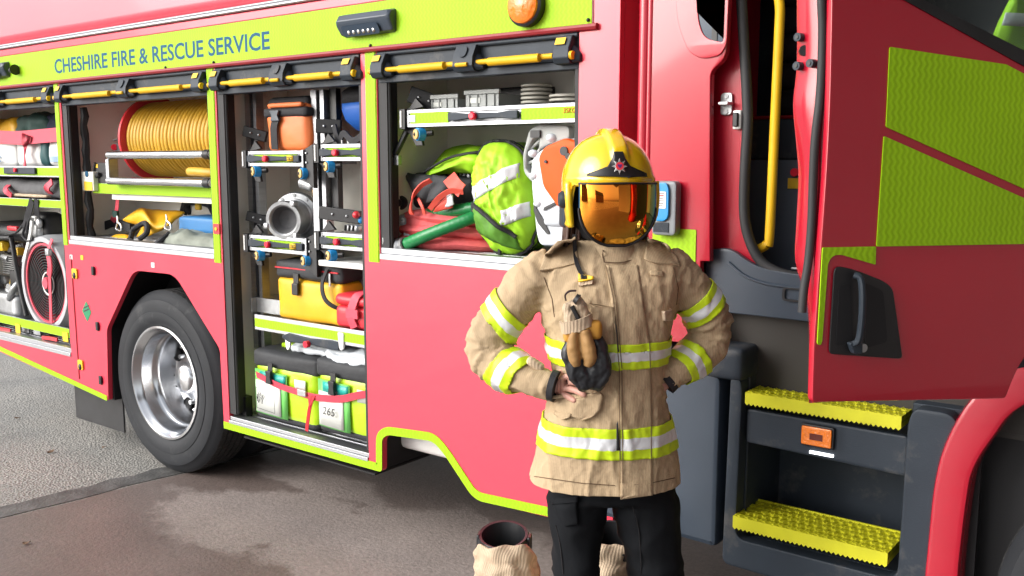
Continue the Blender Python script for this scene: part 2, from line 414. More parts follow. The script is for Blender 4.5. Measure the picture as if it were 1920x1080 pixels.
def tag(o, label=None, cat=None, group=None, kind=None):
    if label: o['label'] = label
    if cat: o['category'] = cat
    if group: o['group'] = group
    if kind: o['kind'] = kind
    return o
def thing(name, label, cat, loc, group=None):
    o = bpy.data.objects.new(name, None); COL.objects.link(o); o.location = loc; o.empty_display_size = .1
    return tag(o, label, cat, group)
def text(mb, s, fn, u0, u1, v0, v1, w=0.0, th=.001, mi=0, bold=0.0, shear=0.0):
    """lettering stretched to fill u0..u1 by v0..v1 of a surface"""
    cu = bpy.data.curves.new('t', 'FONT'); cu.body = s; cu.size = 1; cu.offset = bold; cu.extrude = .001; cu.shear = shear; cu.resolution_u = 3
    ob = bpy.data.objects.new('t', cu); COL.objects.link(ob)
    dg = bpy.context.evaluated_depsgraph_get(); me = bpy.data.meshes.new_from_object(ob.evaluated_get(dg))
    xs = [q.co.x for q in me.vertices]; ys = [q.co.y for q in me.vertices]
    a, b, c, d = min(xs), max(xs), min(ys), max(ys)
    vs = [V(fn(u0+(q.co.x-a)/(b-a)*(u1-u0), v0+(q.co.y-c)/(d-c)*(v1-v0), w-(th if q.co.z > 0 else 0))) for q in me.vertices]
    mb.add(vs, [tuple(p.vertices) for p in me.polygons], mi)
    bpy.data.objects.remove(ob); bpy.data.meshes.remove(me); bpy.data.curves.remove(cu)
    return mb


# ================================================================== SETTING
def struct(name, mb, m, label=None, **k):
    o = mb.build(name, m, None, **k); tag(o, label, None, None, 'structure'); return o
# asphalt yard: one large sheet
M_ASPH = mat('asphalt', (.13, .125, .12), .6)
n, l, b = nodes_of(M_ASPH)
tc = n.new('ShaderNodeTexCoord')
v1 = n.new('ShaderNodeTexVoronoi'); v1.inputs['Scale'].default_value = 75; l.new(tc.outputs['Object'], v1.inputs['Vector'])
v2 = n.new('ShaderNodeTexNoise'); v2.inputs['Scale'].default_value = 1.3; v2.inputs['Detail'].default_value = 8; l.new(tc.outputs['Object'], v2.inputs['Vector'])
r1 = n.new('ShaderNodeValToRGB'); l.new(v1.outputs['Color'], r1.inputs[0])
r1.color_ramp.elements[0].color = (.20, .19, .175, 1); r1.color_ramp.elements[1].color = (.41, .39, .36, 1)
r2 = n.new('ShaderNodeMapRange'); r2.inputs[1].default_value = .3; r2.inputs[2].default_value = .7; r2.inputs[3].default_value = .75; r2.inputs[4].default_value = 1.2; l.new(v2.outputs['Fac'], r2.inputs[0])
x = n.new('ShaderNodeMix'); x.data_type = 'RGBA'; x.blend_type = 'MULTIPLY'; x.inputs[0].default_value = 1; l.new(r1.outputs[0], x.inputs[6]); l.new(r2.outputs[0], x.inputs[7]); l.new(x.outputs[2], b.inputs['Base Color'])
r3 = n.new('ShaderNodeMapRange'); r3.inputs[1].default_value = .35; r3.inputs[2].default_value = .65; r3.inputs[3].default_value = .22; r3.inputs[4].default_value = .55; l.new(v2.outputs['Fac'], r3.inputs[0]); l.new(r3.outputs[0], b.inputs['Roughness'])
bp = n.new('ShaderNodeBump'); bp.inputs['Strength'].default_value = .8; bp.inputs['Distance'].default_value = .008; l.new(v1.outputs['Distance'], bp.inputs['Height']); l.new(bp.outputs[0], b.inputs['Normal'])
g = MB(); g.add([(-300, -300, 0), (300, -300, 0), (300, 300, 0), (-300, 300, 0)], [(0, 1, 2, 3)])
struct('ground', g, M_ASPH, 'grey asphalt yard')
# concrete apron of the appliance bay
M_CONC = mat('bay_concrete', (.27, .22, .20), .6)
n, l, b = nodes_of(M_CONC)
tc = n.new('ShaderNodeTexCoord')
def noi(sc, det=8, rough=.6):
    t = n.new('ShaderNodeTexNoise'); t.inputs['Scale'].default_value = sc; t.inputs['Detail'].default_value = det; t.inputs['Roughness'].default_value = rough
    l.new(tc.outputs['Object'], t.inputs['Vector']); return t.outputs['Fac']
def mm(op, a, c):
    q = n.new('ShaderNodeMath'); q.operation = op
    for i, s in enumerate((a, c)):
        if isinstance(s, (int, float)): q.inputs[i].default_value = s
        else: l.new(s, q.inputs[i])
    return q.outputs[0]
def mrange(a, i0, i1, o0, o1):
    r = n.new('ShaderNodeMapRange'); l.new(a, r.inputs[0]); r.inputs[1].default_value = i0; r.inputs[2].default_value = i1; r.inputs[3].default_value = o0; r.inputs[4].default_value = o1; return r.outputs[0]
sp = n.new('ShaderNodeSeparateXYZ'); l.new(tc.outputs['Object'], sp.inputs[0])
wet = None
for (px, py, rx, ry) in ((455, 975, .62, .30), (640, 1010, .9, .42), (820, 1040, 1.0, .5), (600, 905, .5, .16)):
    c = G(px, py)
    dx = mm('DIVIDE', mm('SUBTRACT', sp.outputs[0], c.x), rx); dy = mm('DIVIDE', mm('SUBTRACT', sp.outputs[1], c.y), ry)
    dd = mm('SQRT', mm('ADD', mm('MULTIPLY', dx, dx), mm('MULTIPLY', dy, dy)), 0)
    wet = dd if wet is None else mm('MINIMUM', wet, dd)
wet = mm('ADD', wet, mm('MULTIPLY', mm('SUBTRACT', noi(3.2, 9, .65), .5), 1.9))
dry = mrange(wet, .80, 1.03, 1, 0)
r1 = n.new('ShaderNodeMix'); r1.data_type = 'RGBA'; l.new(dry, r1.inputs[0]); r1.inputs[6].default_value = (.165, .130, .117, 1); r1.inputs[7].default_value = (.29, .245, .225, 1)
s1 = mrange(noi(45, 4), .3, .7, .82, 1.16); s2 = mrange(noi(1.6, 8), .3, .7, .8, 1.15); s3 = mrange(noi(9, 10, .8), .58, .72, 1, .62)
x = n.new('ShaderNodeMix'); x.data_type = 'RGBA'; x.blend_type = 'MULTIPLY'; x.inputs[0].default_value = 1; l.new(r1.outputs[2], x.inputs[6]); l.new(mm('MULTIPLY', mm('MULTIPLY', s1, s2), s3), x.inputs[7]); l.new(x.outputs[2], b.inputs['Base Color'])
l.new(mrange(dry, 0, 1, .42, .72), b.inputs['Roughness'])
bp = n.new('ShaderNodeBump'); bp.inputs['Strength'].default_value = .5; bp.inputs['Distance'].default_value = .006; l.new(noi(70, 4), bp.inputs['Height']); l.new(bp.outputs[0], b.inputs['Normal'])
e0, e1 = G(0, 975), G(350, 888)
ed = (e1-e0).normalized()
def edge_pts(a, c, k, off=0.0, amp=.02, seed=0.0):
    nn = V((ed.y, -ed.x, 0)); out = []
    for i in range(k+1):
        s = a+(c-a)*i/k; q = e0+ed*s
        w = amp*noise.noise(V((s*2.2, seed, 0)))+amp*.5*noise.noise(V((s*9, seed, 0)))
        q = q+nn*(off+w); out.append((q.x, q.y))
    return out
g = MB(); ep = edge_pts(-9, 10, 160)
g.plate([(12, ep[0][1])]+[(12, ep[-1][1])]+ep[::-1], [], lambda u, v, w: (u, v, w), 0.0, .004)
struct('floor', g, M_CONC, 'brown grey concrete floor of the bay with damp stains')
M_JOINT = mat('tarred_joint', (.10, .098, .095), .5, var=.5, vscale=9, bump=.5, bscale=60)
g = MB(); a_ = edge_pts(-9, 10, 160, -.02, .03, 3.0); c_ = edge_pts(-9, 10, 160, -.19, .09, 7.0)
g.plate(a_+c_[::-1], [], lambda u, v, w: (u, v, w), .0015, .0035)
struct('paving_joint', g, M_JOINT, 'dark tarred joint between concrete and asphalt')
# loose dead leaves and grit
M_LEAF = mat('dry_leaf', (.16, .10, .06), .8)
for (px, py, s) in ((95, 848, .05), (50, 1020, .035), (33, 785, .04), (195, 840, .03)):
    c = G(px, py, .006); mb = MB(); an = random.random()*6
    vs = []
    for i in range(7):
        t = i/6; w = .5*s*math.sin(PI*t)*.7
        vs += [c+Matrix.Rotation(an, 3, 'Z') @ V((s*(t-.5), w, .006+.010*abs(t-.5))), c+Matrix.Rotation(an, 3, 'Z') @ V((s*(t-.5), -w, .003+.012*t*t))]
    mb.loft([[vs[2*i], vs[2*i+1], vs[2*i+1]-V((0, 0, .002)), vs[2*i]-V((0, 0, .002))] for i in range(7)])
    o = mb.build('dead_leaf', M_LEAF)
    tag(o, {95: 'small dark leaf lying on the asphalt left of the rear wheel', 50: 'pale scrap of leaf lying on the damp concrete at lower left', 33: 'small dark leaf lying on the asphalt under the rear overhang', 195: 'dark leaf fragment on the asphalt close to the rear tyre'}[px], 'leaf', 'dead leaves on the ground')
# unseen bay: roof, far wall, and a right wall added to darken the door
M_BAYW = mat('bay_wall_paint', (.30, .28, .27), .7, var=.06); M_CEIL = mat('bay_ceiling', (.22, .22, .22), .7)
g = MB(); g.box(BAYX, 9.2, -10, 9, 4.9, 5.2); struct('ceiling', g, M_CEIL)
g = MB(); g.box(4.5, 4.8, -5, 5.9, 0, 4.895); struct('shade_wall_right', g, M_BAYW)
g = MB(); g.box(BAYX, 9.2, 6.0, 6.3, 0, 4.895); struct('wall_far', g, M_BAYW)

# unseen houses beyond the yard, added for the visor to mirror
M_BRICK = mat('brick_wall', (.26, .10, .06), .8, var=.2, vscale=3); M_ROOFT = mat('roof_tiles', (.08, .07, .07), .8); M_WPANE = mat('window_glass', (.05, .06, .08), .08)
def house(x, y, rz, w, label):
    r = thing('brick_house', label, 'house', (x, y, 0), 'houses across the yard'); T = Matrix.Translation((x, y, 0)) @ Matrix.Rotation(rz, 4, 'Z')
    m = MB(); m.box(-w/2, w/2, 0, 8, 0, 5.4, M=T); m.build('wall', M_BRICK, r)
    m = MB(); m.loft([[T @ V((s*(w/2+.3), -.4, 5.4)), T @ V((s*(w/2+.3), 8.4, 5.4)), T @ V((s*(w/2+.3), 4, 8.2))] for s in (-1, 1)]); m.build('roof', M_ROOFT, r)
    for i in range(4):
        for z in (1.0, 3.5):
            xx = -w/2+w*(i+.5)/4
            m = MB(); m.box(xx-.6, xx+.6, -.04, .06, z, z+1.3, M=T); wf = m.build('window', M_WHITE, r)
            m = MB(); m.box(xx-.5, xx+.5, -.06, -.03, z+.1, z+1.2, M=T); m.build('pane', M_WPANE, wf)
house(-22, -40, math.radians(-150), 11, 'red brick house left of the yard entrance mirrored in the visor')
house(8, -46, math.radians(175), 14, 'long red brick house straight across the yard mirrored in the visor')
house(-48, -22, math.radians(-120), 13, 'red brick house farther along the yard mirrored in the visor')

# ================================================================== FIRE ENGINE
FE = thing('fire_engine', 'large red fire engine with lime bands, side lockers rolled open and cab door ajar', 'fire engine', (-4.0, 1.2, 0))
PX = {}
XL2, XR2, XL3, XR3, XL4, XR4 = -5.48, -4.035, -3.972, -2.955, -2.858, -1.855
XR1, XL1 = -5.547, -6.95
ZT = 2.19; ZB1, ZB2, ZB3, ZB4 = .552, 1.248, .41, 1.322
XEND = -1.688
arch = XYp([(203, 752), (200, 617), (250, 507), (327, 515), (412, 655), (420, 803)])
notch = XYp([(717, 885), (717, 822), (728, 815), (813, 827), (833, 850), (890, 937), (1030, 968)])
rearb = XYp([(-100, 622)])[0]
side = [(-7.0, 2.385), (-7.0, rearb[1]), arch[0], arch[1], arch[2], arch[3], arch[4], arch[5], notch[0], notch[1], notch[2], notch[3], notch[4], notch[5], (notch[6][0], .385), (XEND, .39), (XEND, 2.9), (-1.80, 2.9), (-1.80, 2.385)]
rad = [0, 0, .02, .03, .07, .07, .03, .02, .02, .05, .03, .06, .06, .05, 0, 0, 0, 0, 0]
sideR = rounded(side, rad)
def rect(x0, x1, z0, z1): return [(x0, z0), (x1, z0), (x1, z1), (x0, z1)]
holes = [rect(XL1, XR1, ZB1, ZT), rect(XL2, XR2, ZB2, ZT), rect(XL3, XR3, ZB3, ZT), rect(XL4, XR4, ZB4, ZT)]
m = MB(); m.plate(sideR, holes, XZ, 0, .03, bevel=.003)
m.box(XEND-.02, XEND, .031, .9, .39, 2.9)                           # return face at the front of the body
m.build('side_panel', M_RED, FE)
# lime edging round the lower edge and the notch
def offset_strip(path, wdt, w0, w1, name, M, end=True):
    pts = path; n = len(pts); a = []
    for i in range(n):
        p = V(pts[i]); t = (V(pts[min(i+1, n-1)])-V(pts[max(i-1, 0)])).normalized(); nn = V((-t.y, t.x))
        # mitre
        if 0 < i < n-1:
            t1 = (p-V(pts[i-1])).normalized(); c = max(.6, t1.dot(t))
            nn = nn/c
        a.append((p+nn*wdt)[:])
    m = MB(); m.plate(list(pts)+a[::-1], [], XZ, w0, w1); return m.build(name, M, FE)
nb = rounded([(arch[5][0]+.004, arch[5][1]+.002)]+[(q[0]+0.0, q[1]) for q in notch]+[(XEND+.01, .388)], [0, .02, .06, .04, .06, .06, .05, 0, 0], 6)
offset_strip(nb, .036, -.004, -.0005, 'edge_marking', M_LIME)
offset_strip([(-6.9, rearb[1]+.004), (arch[0][0]-.01, arch[0][1]+.001)], .03, -.004, -.0005, 'edge_marking', M_LIME)
# reflective band above the lockers, lettering, gutter, rail and roof
ZB0, ZB9 = 2.205, 2.384
m = MB(); m.plate(rect(-7.0, -1.795, ZB0-.006, ZB9+.006), [], XZ, -.003, -.0008); m.build('band_border', M_DRED, FE)
m = MB(); m.plate(rect(-7.0, -1.80, ZB0, ZB9), [], XZ, -.0055, -.0032, bevel=.0008); m.build('reflective_band', M_LIME, FE)
m = MB(); text(m, 'CHESHIRE FIRE & RESCUE SERVICE', XZ, P(105, 138).x, P(508, 93).x, 2.243, 2.326, -.0056, .0006, bold=.016)
m.build('lettering', M_INK, FE, sharp=30)
m = MB(); m.tube([(-7.0, -.008, 2.196), (-1.775, -.008, 2.196)], .012, 8); m.build('rain_gutter', M_DRED, FE)
for px, py in ((312, 112), (403, 117), (697, 85), (1105, 38)):
    m = MB(); q = P(px, py); m.ball((q.x, -.008, 2.212 if px < 1000 else q.z), .007, n=5); m.build('band_screw', M_BLACK, FE)
m = MB(); m.box(-7.0, -1.83, -.006, .05, 2.385, 2.425); m.build('upper_trim', M_ROOF, FE, bevel=.004)
m = MB(); m.box(-7.0, -1.83, -.016, .04, 2.428, 2.444); m.box(-7.0, -1.83, -.008, .04, 2.4445, 2.458); m.build('roof_rail', M_ALU, FE, bevel=.006)
m = MB(); NX = 40; NZ = 14
def roofpt(i, j):
    x = -7.0+5.17*i/NX; t = j/NZ
    return V((x, (.012+.07*t**1.3)+.004*noise.noise(V((x*1.6, t*3, 0))), 2.462+.75*t))
m.add([roofpt(i, j) for i in range(NX+1) for j in range(NZ+1)], [(i*(NZ+1)+j, (i+1)*(NZ+1)+j, (i+1)*(NZ+1)+j+1, i*(NZ+1)+j+1) for i in range(NX) for j in range(NZ)])
o = m.build('roof_panel', M_ROOF, FE, sharp=None); s = o.modifiers.new('s', 'SOLIDIFY'); s.thickness = .03
m = MB(); m.box(-7.0, -1.84, .40, 2.3, 3.1, 3.2); m.build('roof', M_ROOF, FE)
# lime strips on the pillars
for (a, b_, c, d, name) in ((-5.545, -5.478-.024, 1.243, ZB0-.02, 0), (-4.036, -3.986, 1.235, ZB0-.02, 0), (-2.921, -2.866, 1.312, ZB0-.02, 0)):
    m = MB(); m.plate(rounded(rect(a-.004, b_+.004, c-.004, d), .004), [], XZ, -.002, -.0006); m.plate(rounded(rect(a, b_, c, d), .003), [], XZ, -.0045, -.0021); m.m = [0 if i < 0 else 1 for i in m.m]
    m.build('pillar_marking', M_LIME, FE)
q = P(408, 429); m = MB(); m.plate(rounded(rect(q.x-.025, q.x+.024, q.z-.026, q.z+.026), .006), [], XZ, -.008, -.0046); m.cyl((q.x, -.008, q.z), (q.x, -.012, q.z), .009, mi=1); m.build('side_reflector', [M_REDP, M_STICK], FE)

# lockers (inner boxes), sills, door tracks and rolled-up shutters
def locker(x0, x1, z0, z1, dep=.44):
    m = MB(); y0 = .0305; t = .02
    m.box(x0-.03, x0-.002, y0, dep, z0-.025, z1+.2); m.box(x1+.002, x1+.03, y0, dep, z0-.025, z1+.2)
    m.box(x0-.03, x1+.03, dep+.001, dep+.03, z0-.025, z1+.2)
    m.box(x0-.03, x1+.03, y0, dep+.03, z1+.201, z1+.22); m.box(x0-.03, x1+.03, y0, dep+.03, z0-.04, z0-.0255)
    return m.build('locker', M_BEIGE, FE)
def sill(x0, x1, z, h=.05, depth=.43):
    m = MB(); m.box(x0+.002, x1-.002, -.006, .055, z, z+h*.5); m.box(x0+.002, x1-.002, .004, .06, z+h*.5+.0005, z+h)
    k = max(3, int((depth-.06)/.035))
    for i in range(k):
        y = .061+(depth-.062)*i/k; m.box(x0+.002, x1-.002, y, y+(depth-.062)/k*.6, z+h*.55, z+h*.85)
        m.box(x0+.002, x1-.002, y+(depth-.062)/k*.6+.0005, y+(depth-.062)/k-.0005, z+h*.4, z+h*.7)
    return m.build('locker_sill', M_ALU, FE, bevel=.002)
def track(x, z0, z1, w=.042, side=1):
    m = MB(); a, c = (x, x+w*side) if side > 0 else (x-w, x)
    m.box(a+.001, c, .006, .028, z0, z1); m.box(a+.006, c-.008, .0285, .075, z0, z1); mm_ = .5*(a+c)
    m.tube([(c, .02, z0), (c, .02, z1)], .009, 8)
    return m.build('door_track', M_RUB, FE)
def shutter(x0, x1, big=True):
    r = None
    m = MB(); m.box(x0+.002, x1-.002, .012, .055, 2.088, ZT+.012); m.box(x0+.004, x1-.004, .004, .05, 2.058, 2.087)
    m.tube([(x0+.004, .004, 2.176), (x1-.004, .004, 2.176)], .010, 8)
    sh = m.build('roller_shutter', M_GREY, FE, bevel=.003)
    L_ = x1-x0; c = (x0+x1)/2; zb, yb = 2.103, -.030
    bw = .085
    ends = [x0+.035, c, x1-.05]
    for i, q in enumerate(ends):
        w_ = bw*(1.15 if i == 1 else .8); m = MB()
        prof = [(.012, 2.178), (-.018, 2.172), (-.040, 2.128), (-.044, 2.095), (-.030, 2.076), (-.004, 2.074), (.012, 2.085)]
        for (s0, s1, sc) in ((-w_/2, w_/2, 1.0), (w_/2+.001, w_/2+.03, .62)):
            m.loft([[V((q+s0, y*(1 if sc == 1 else .75), 2.085+(z-2.085)*sc)) for y, z in prof], [V((q+s1, y*(1 if sc == 1 else .35), 2.085+(z-2.085)*(sc if sc == 1 else .25))) for y, z in prof]])
        if i == 1:
            m.plate(rounded(rect(q-.018, q+.018, 2.128, 2.168), .016), [], lambda u, v, w: (u, -.021-.45*(2.172-v)+w, v), -.006, -.001)
        m.build('bar_bracket', M_GREY, sh, bevel=.003)
    m = MB()
    m.tube([(x0-.012, yb, zb), (x0+.005, yb, zb)], .013, 12)
    for a, d in ((ends[0], ends[1]), (ends[1], ends[2])):
        a += bw*.45; d -= bw*.55; k = d-a
        m.tube([(a, yb+.012, zb+.004), (d, yb+.012, zb+.004)], .010, 10)
        m.tube([(a+k*.22, yb, zb), (a+k*.225, yb, zb), (a+k*.86, yb, zb), (a+k*.865, yb, zb)], [.008, .0155, .0155, .008], 14)
    m.tube([(ends[2]+bw*.42, yb, zb), (x1-.003, yb, zb)], .015, 12)
    m.tube([(c-.028, -.046, zb-.004), (c+.028, -.046, zb-.004)], .008, 8)
    m.build('lift_bar', M_YEL, sh)
    for q in (ends[0]-.005, ends[2]-.005):
        m = MB(); m.plate(rect(q-.022, q+.02, 2.142, 2.166), [], lambda u, v, w: (u, -.022-.5*(2.172-v)+w, v), -.003, -.0005); m.build('shutter_sticker', M_STICK, sh)
    return sh
for (x0, x1, zb) in ((XL1, XR1, ZB1), (XL2, XR2, ZB2), (XL3, XR3, ZB3), (XL4, XR4, ZB4)):
    locker(x0, x1, zb, ZT); sill(x0, x1, zb, .05 if zb > .5 else .035); track(x0, zb+.05, 2.075, .05); track(x1, zb+.05, 2.075, .02, -1); shutter(x0, x1)
m = MB(); m.box(XEND-.02, XEND-.001, .9, .92, .39, 2.9); m.build('body_bulkhead', M_DARK, FE)
# underside: chassis and wheel housing
m = MB(); m.box(-7, -1.0, .62, 1.9, .55, .62); m.box(-5.13, -4.0, .30, .33, .40, 1.16); m.box(-5.16, -5.13, .031, .33, .34, 1.2); m.box(-4.0, -3.976, .031, .33, .37, .75)
m.box(-3.9, -2.95, .031, .6, .338, .346)
m.plate(rounded([arch[0], (arch[0][0]-.02, .3), (arch[1][0]-.03, arch[1][1]), (arch[2][0]-.02, arch[2][1]+.03), (arch[3][0]+.02, arch[3][1]+.03), (arch[4][0]+.03, arch[4][1]), arch[5]], .02)[::1], [], XZ, .62, .63)
m.plate([(arch[1][0]-.03, arch[1][1]), (arch[2][0]-.02, arch[2][1]+.03), (arch[2][0]-.02, arch[2][1]+.05), (arch[1][0]-.05, arch[1][1])], [], XZ, .031, .62)
m.plate([(arch[2][0]-.02, arch[2][1]+.025), (arch[3][0]+.02, arch[3][1]+.025), (arch[3][0]+.02, arch[3][1]+.05), (arch[2][0]-.02, arch[2][1]+.05)], [], XZ, .031, .62)
m.plate([(arch[3][0]+.02, arch[3][1]+.03), (arch[4][0]+.03, arch[4][1]), (arch[4][0]+.05, arch[4][1]+.01), (arch[3][0]+.04, arch[3][1]+.05)], [], XZ, .031, .62)
m.box(-2.86, -1.7, .66, 1.8, .25, .9); m.box(-2.9, -2.87, .031, .6, .39, .6)
m.box(-7, -.3, 2.28, 2.3, .3, 3.1)
m.build('chassis', M_DARK, FE)
m = MB(); a = R4(743, 820, 836, 856, .10); m.soft(((a[0]+a[1])/2, .30, .50), (a[1]-a[0]+.1, .36, .10), rad=.04, n=8); m.build('fuel_tank', M_WHITE, FE)
m = MB(); q0, q1 = P(140, 742, .10), P(224, 797, .10); m.box(q0.x, q1.x+.05, .10, .112, P(180, 795, .10).z, .5); m.build('mudflap', M_RUB, FE, bevel=.004)

# wheels
def wheel(cx, cy, cz, R=.50, wid=.30):
    r = MB(); ax = (0, 1, 0); o = (cx, cy, cz)
    prof = [(.315, .045), (.325, .018), (.345, .006), (.375, .0), (.40, .003), (.402, .006), (.44, .004), (.466, .012), (.470, .017), (.488, .03), (R-.002, .052)]
    r.lathe(prof, o, ax, 72, 0)
    tp = [(R-.002, .052), (R, .056)]; k = 5
    for i in range(k):
        a = .056+(wid-.11)*i/k; b_ = .056+(wid-.11)*(i+1)/k
        tp += [(R, b_-.010), (R-.012, b_-.008), (R-.012, b_-.002), (R, b_)]
    tp += [(R-.03, wid-.02), (.315, wid)]
    r.lathe(tp, o, ax, 72, 1)
    w = r.build('wheel', [M_TYRE, M_TREADR], FE, sharp=30)
    m = MB()
    m.lathe([(.318, .05), (.324, .020), (.320, .010), (.308, .008), (.300, .016), (.290, .035), (.283, .040), (.279, .052), (.272, .105), (.262, .120), (.255, .125), (.250, .150), (.240, .200), (.225, .235), (.19, .245), (.16, .235), (.145, .215), (.13, .205), (.02, .205), (.0, .205)], o, ax, 64)
    m.build('rim', M_CHROME, w, sharp=50)
    m = MB(); m.lathe([(.095, .207), (.092, .16), (.08, .135), (.06, .125), (.0, .120)], o, ax, 32); m.build('hub', M_CHROME, w, sharp=40)
    for i in range(8):
        m = MB(); a = 2*PI*(i+.35)/8; c = V((cx+.215*math.cos(a), cy+.232, cz+.205*math.sin(a)))
        rd = V((math.cos(a), 0, math.sin(a)))
        tg = V((-math.sin(a), 0, math.cos(a)))
        dn = V((0, 1, 0))
        ring = [c+rd*.036*math.cos(2*PI*j/16)+tg*.034*math.sin(2*PI*j/16) for j in range(16)]
        m.loft([[q-dn*.004*1+ (q-c)*.12 for q in ring], [q-dn*.012 for q in ring], [q+dn*.006+(c-q)*.4 for q in ring]], cap=True)
        m.build('hand_hole', M_DARK, w)
    for i in range(10):
        m = MB(); a = 2*PI*i/10; c = V((cx+.167*math.cos(a), cy, cz+.167*math.sin(a))); m.cyl(c+V((0, .24, 0)), c+V((0, .205, 0)), .013, 6)
        m.build('wheel_nut', M_CHROME, w)
    return w
wc = P(307, 727, .03)
wheel(wc.x-.02, .03, .515, .517)
wheel(wc.x-.02, .36, .515, .517)

# scene lights, amber lamp, camera knob on the band
def scene_light(px0, py0, px1, py1):
    a = P(px0, (py0+py1)/2-3); c = P(px1, (py0+py1)/2-8); x0, x1 = a.x, c.x; zc = 2.302; h = .048
    prof = [(-.004, zc+h), (-.042, zc+h*.8), (-.056, zc+h*.30), (-.050, zc-.1*h), (-.030, zc-h*.85), (-.004, zc-h)]
    m = MB(); m.loft([[V((x0+.012*(abs(z-zc)/h), y*.9, zc+(z-zc)*.92)) for y, z in prof]]+[[V((x, y, z)) for y, z in prof] for x in (x0+.015, x1-.012)]+[[V((x1, y*.8, zc+(z-zc)*.9)) for y, z in prof]])
    h_ = m.build('scene_light', M_BLUEGREY, FE, bevel=.003)
    m = MB(); m.plate(rounded(rect(x0+.04, x1-.06, -.030, .012), .016), [], lambda u, v, w: (u, -.043+w+(v+.01)*-.55, zc-.02+v), -.004, 0); m.build('light_lens', M_BGLASS, h_)
    m = MB()
    for i in range(6): m.ball((x0+.075+(x1-x0-.17)*i/5, -.042, zc-.030), (.011, .006, .014), n=6)
    m.build('led_reflector', M_CHROME, h_)
    return h_
scene_light(645, 20, 745, 68)
a = scene_light(-75, 120, 20, 145)
m = MB(); q = P(34, 132); m.tube([(q.x-.05, -.02, q.z), (q.x-.02, -.03, q.z), (q.x+.03, -.032, q.z)], [.016, .016, .032], 14); m.build('reversing_camera', M_BLACK, FE)
q = P(993, 12); m = MB(); m.lathe([(.075, 0), (.075, -.030), (.066, -.036), (.05, -.037)], (q.x, -.004, q.z), (0, 1, 0), 32); lam = m.build('marker_lamp', M_BLACK, FE)
m = MB(); m.lathe([(.066, -.032), (.064, -.045), (.045, -.056), (.0, -.060)], (q.x, -.004, q.z), (0, 1, 0), 32); m.build('lamp_lens', M_AMBER, lam)

# small gear on the panel left of the wheel: latches, hinges, diamond sticker
m = MB(); m.plate(rounded(XYp([(131, 474), (178, 478), (180, 490), (150, 492), (206, 738), (146, 720)]), .004), [], XZ, -.0015, -.0003); 
dq = XYp([(133, 473), (148, 713)])
m = MB(); m.tube([(dq[0][0], -.001, dq[0][1]-.02), (dq[1][0]+.01, -.001, dq[1][1]+.01)], .004, 6); m.build('panel_gap', M_DRED, FE)
for px, py in ((142, 514), (153, 685)):
    q = P(px, py); m = MB(); m.plate(rounded(rect(q.x-.030, q.x+.028, q.z-.026, q.z+.034), .012), [], XZ, -.010, -.0005, bevel=.002); la = m.build('latch', M_STICK, FE)
    m = MB(); m.ball((q.x, -.010, q.z-.008), (.017, .008, .02), n=6); m.build('latch_knob', M_BLACK, la)
for px, py in ((176, 507), (184, 611), (190, 712)):
    q = P(px, py); m = MB(); m.box(q.x-.016, q.x+.012, -.010, -.0005, q.z-.028, q.z+.024); m.cyl((q.x+.012, -.008, q.z-.022), (q.x+.012, -.008, q.z+.018), .007, 8); m.build('hinge', M_BLACK, FE, bevel=.003)
q = P(163, 584); m = MB(); m.plate(rounded([(q.x, q.z+.062), (q.x+.052, q.z), (q.x, q.z-.062), (q.x-.052, q.z)], .006), [], XZ, -.002, -.0004)
for k in range(2): m.plate([(q.x-.03, q.z-.006+.02*k), (q.x+.03, q.z+.014+.02*k), (q.x+.03, q.z+.022+.02*k), (q.x-.03, q.z+.002+.02*k)], [], XZ, -.0032, -.0021, mi=1)
m.build('diamond_sticker', [mat('green_sticker', (.01, .24, .10), .4), M_BINK], FE)
for px, py, M_ in ((134, 482, M_WHITE), (154, 483, M_STICK), (287, 497, M_WHITE)):
    q = P(px, py); m = MB(); m.plate(rounded(rect(q.x-.016, q.x+.016, q.z-.014, q.z+.014), .004), [], XZ, -.0022, -.0004); m.build('panel_sticker', M_, FE)

# ------------------------------------------------------------------ cab
CY = 0.0
cabx0 = -1.602
win = rounded(XYp([(1306, -60), (1311, 40), (1322, 72), (1357, 80), (1362, -60)]), [0, .05, .06, .01, 0], 5)
jx = P(1326, 300).x
cab_o = rounded([(cabx0, 1.13), (-1.30, 1.13), (-1.372, 1.28), (-1.368, 1.41), (-1.335, 1.412), (-1.35, 1.9), (-1.352, 2.02), (-1.30, 2.06), (-1.29, 2.9), (cabx0, 2.9)], [0, 0, 0, 0, 0, .0, .02, .03, 0, 0])
m = MB(); m.plate(cab_o, [], XZ, CY, CY+.03, bevel=.004)
m.box(cabx0-.001, cabx0+.028, .034, .9, 1.13, 2.9)
# rounded rear corner roll
m.tube([(cabx0+.006, .010, 1.12), (cabx0+.006, .010, 2.9)], .022, 12)
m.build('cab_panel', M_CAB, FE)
# stamped frame round the window
fr_o = rounded(XYp([(1268, -60), (1270, 40), (1292, 98), (1318, 112), (1352, 104), (1364, 84), (1370, -60)]), [0, .1, .08, .05, .02, .02, 0], 6)
m = MB(); m.plate(fr_o, [win], XZ, CY-.007, CY-.0005, bevel=.003); m.build('window_surround', M_CAB, FE)
m = MB(); m.plate(win, [], XZ, -.0025, -.0006); m.build('cab_window', M_BGLASS, FE)
m = MB(); w0 = P(1341, 40); m.box(w0.x-.008, w0.x+.010, -.006, -.0028, 2.105, 2.9); m.build('window_divider', M_BLACK, FE)
# raised pressing lines on the cab rear corner
m = MB(); q = P(1216, 200); m.tube([(q.x, .006, 1.14), (q.x, .006, 2.9)], .012, 10); m.build('cab_pressing', M_CAB, FE)
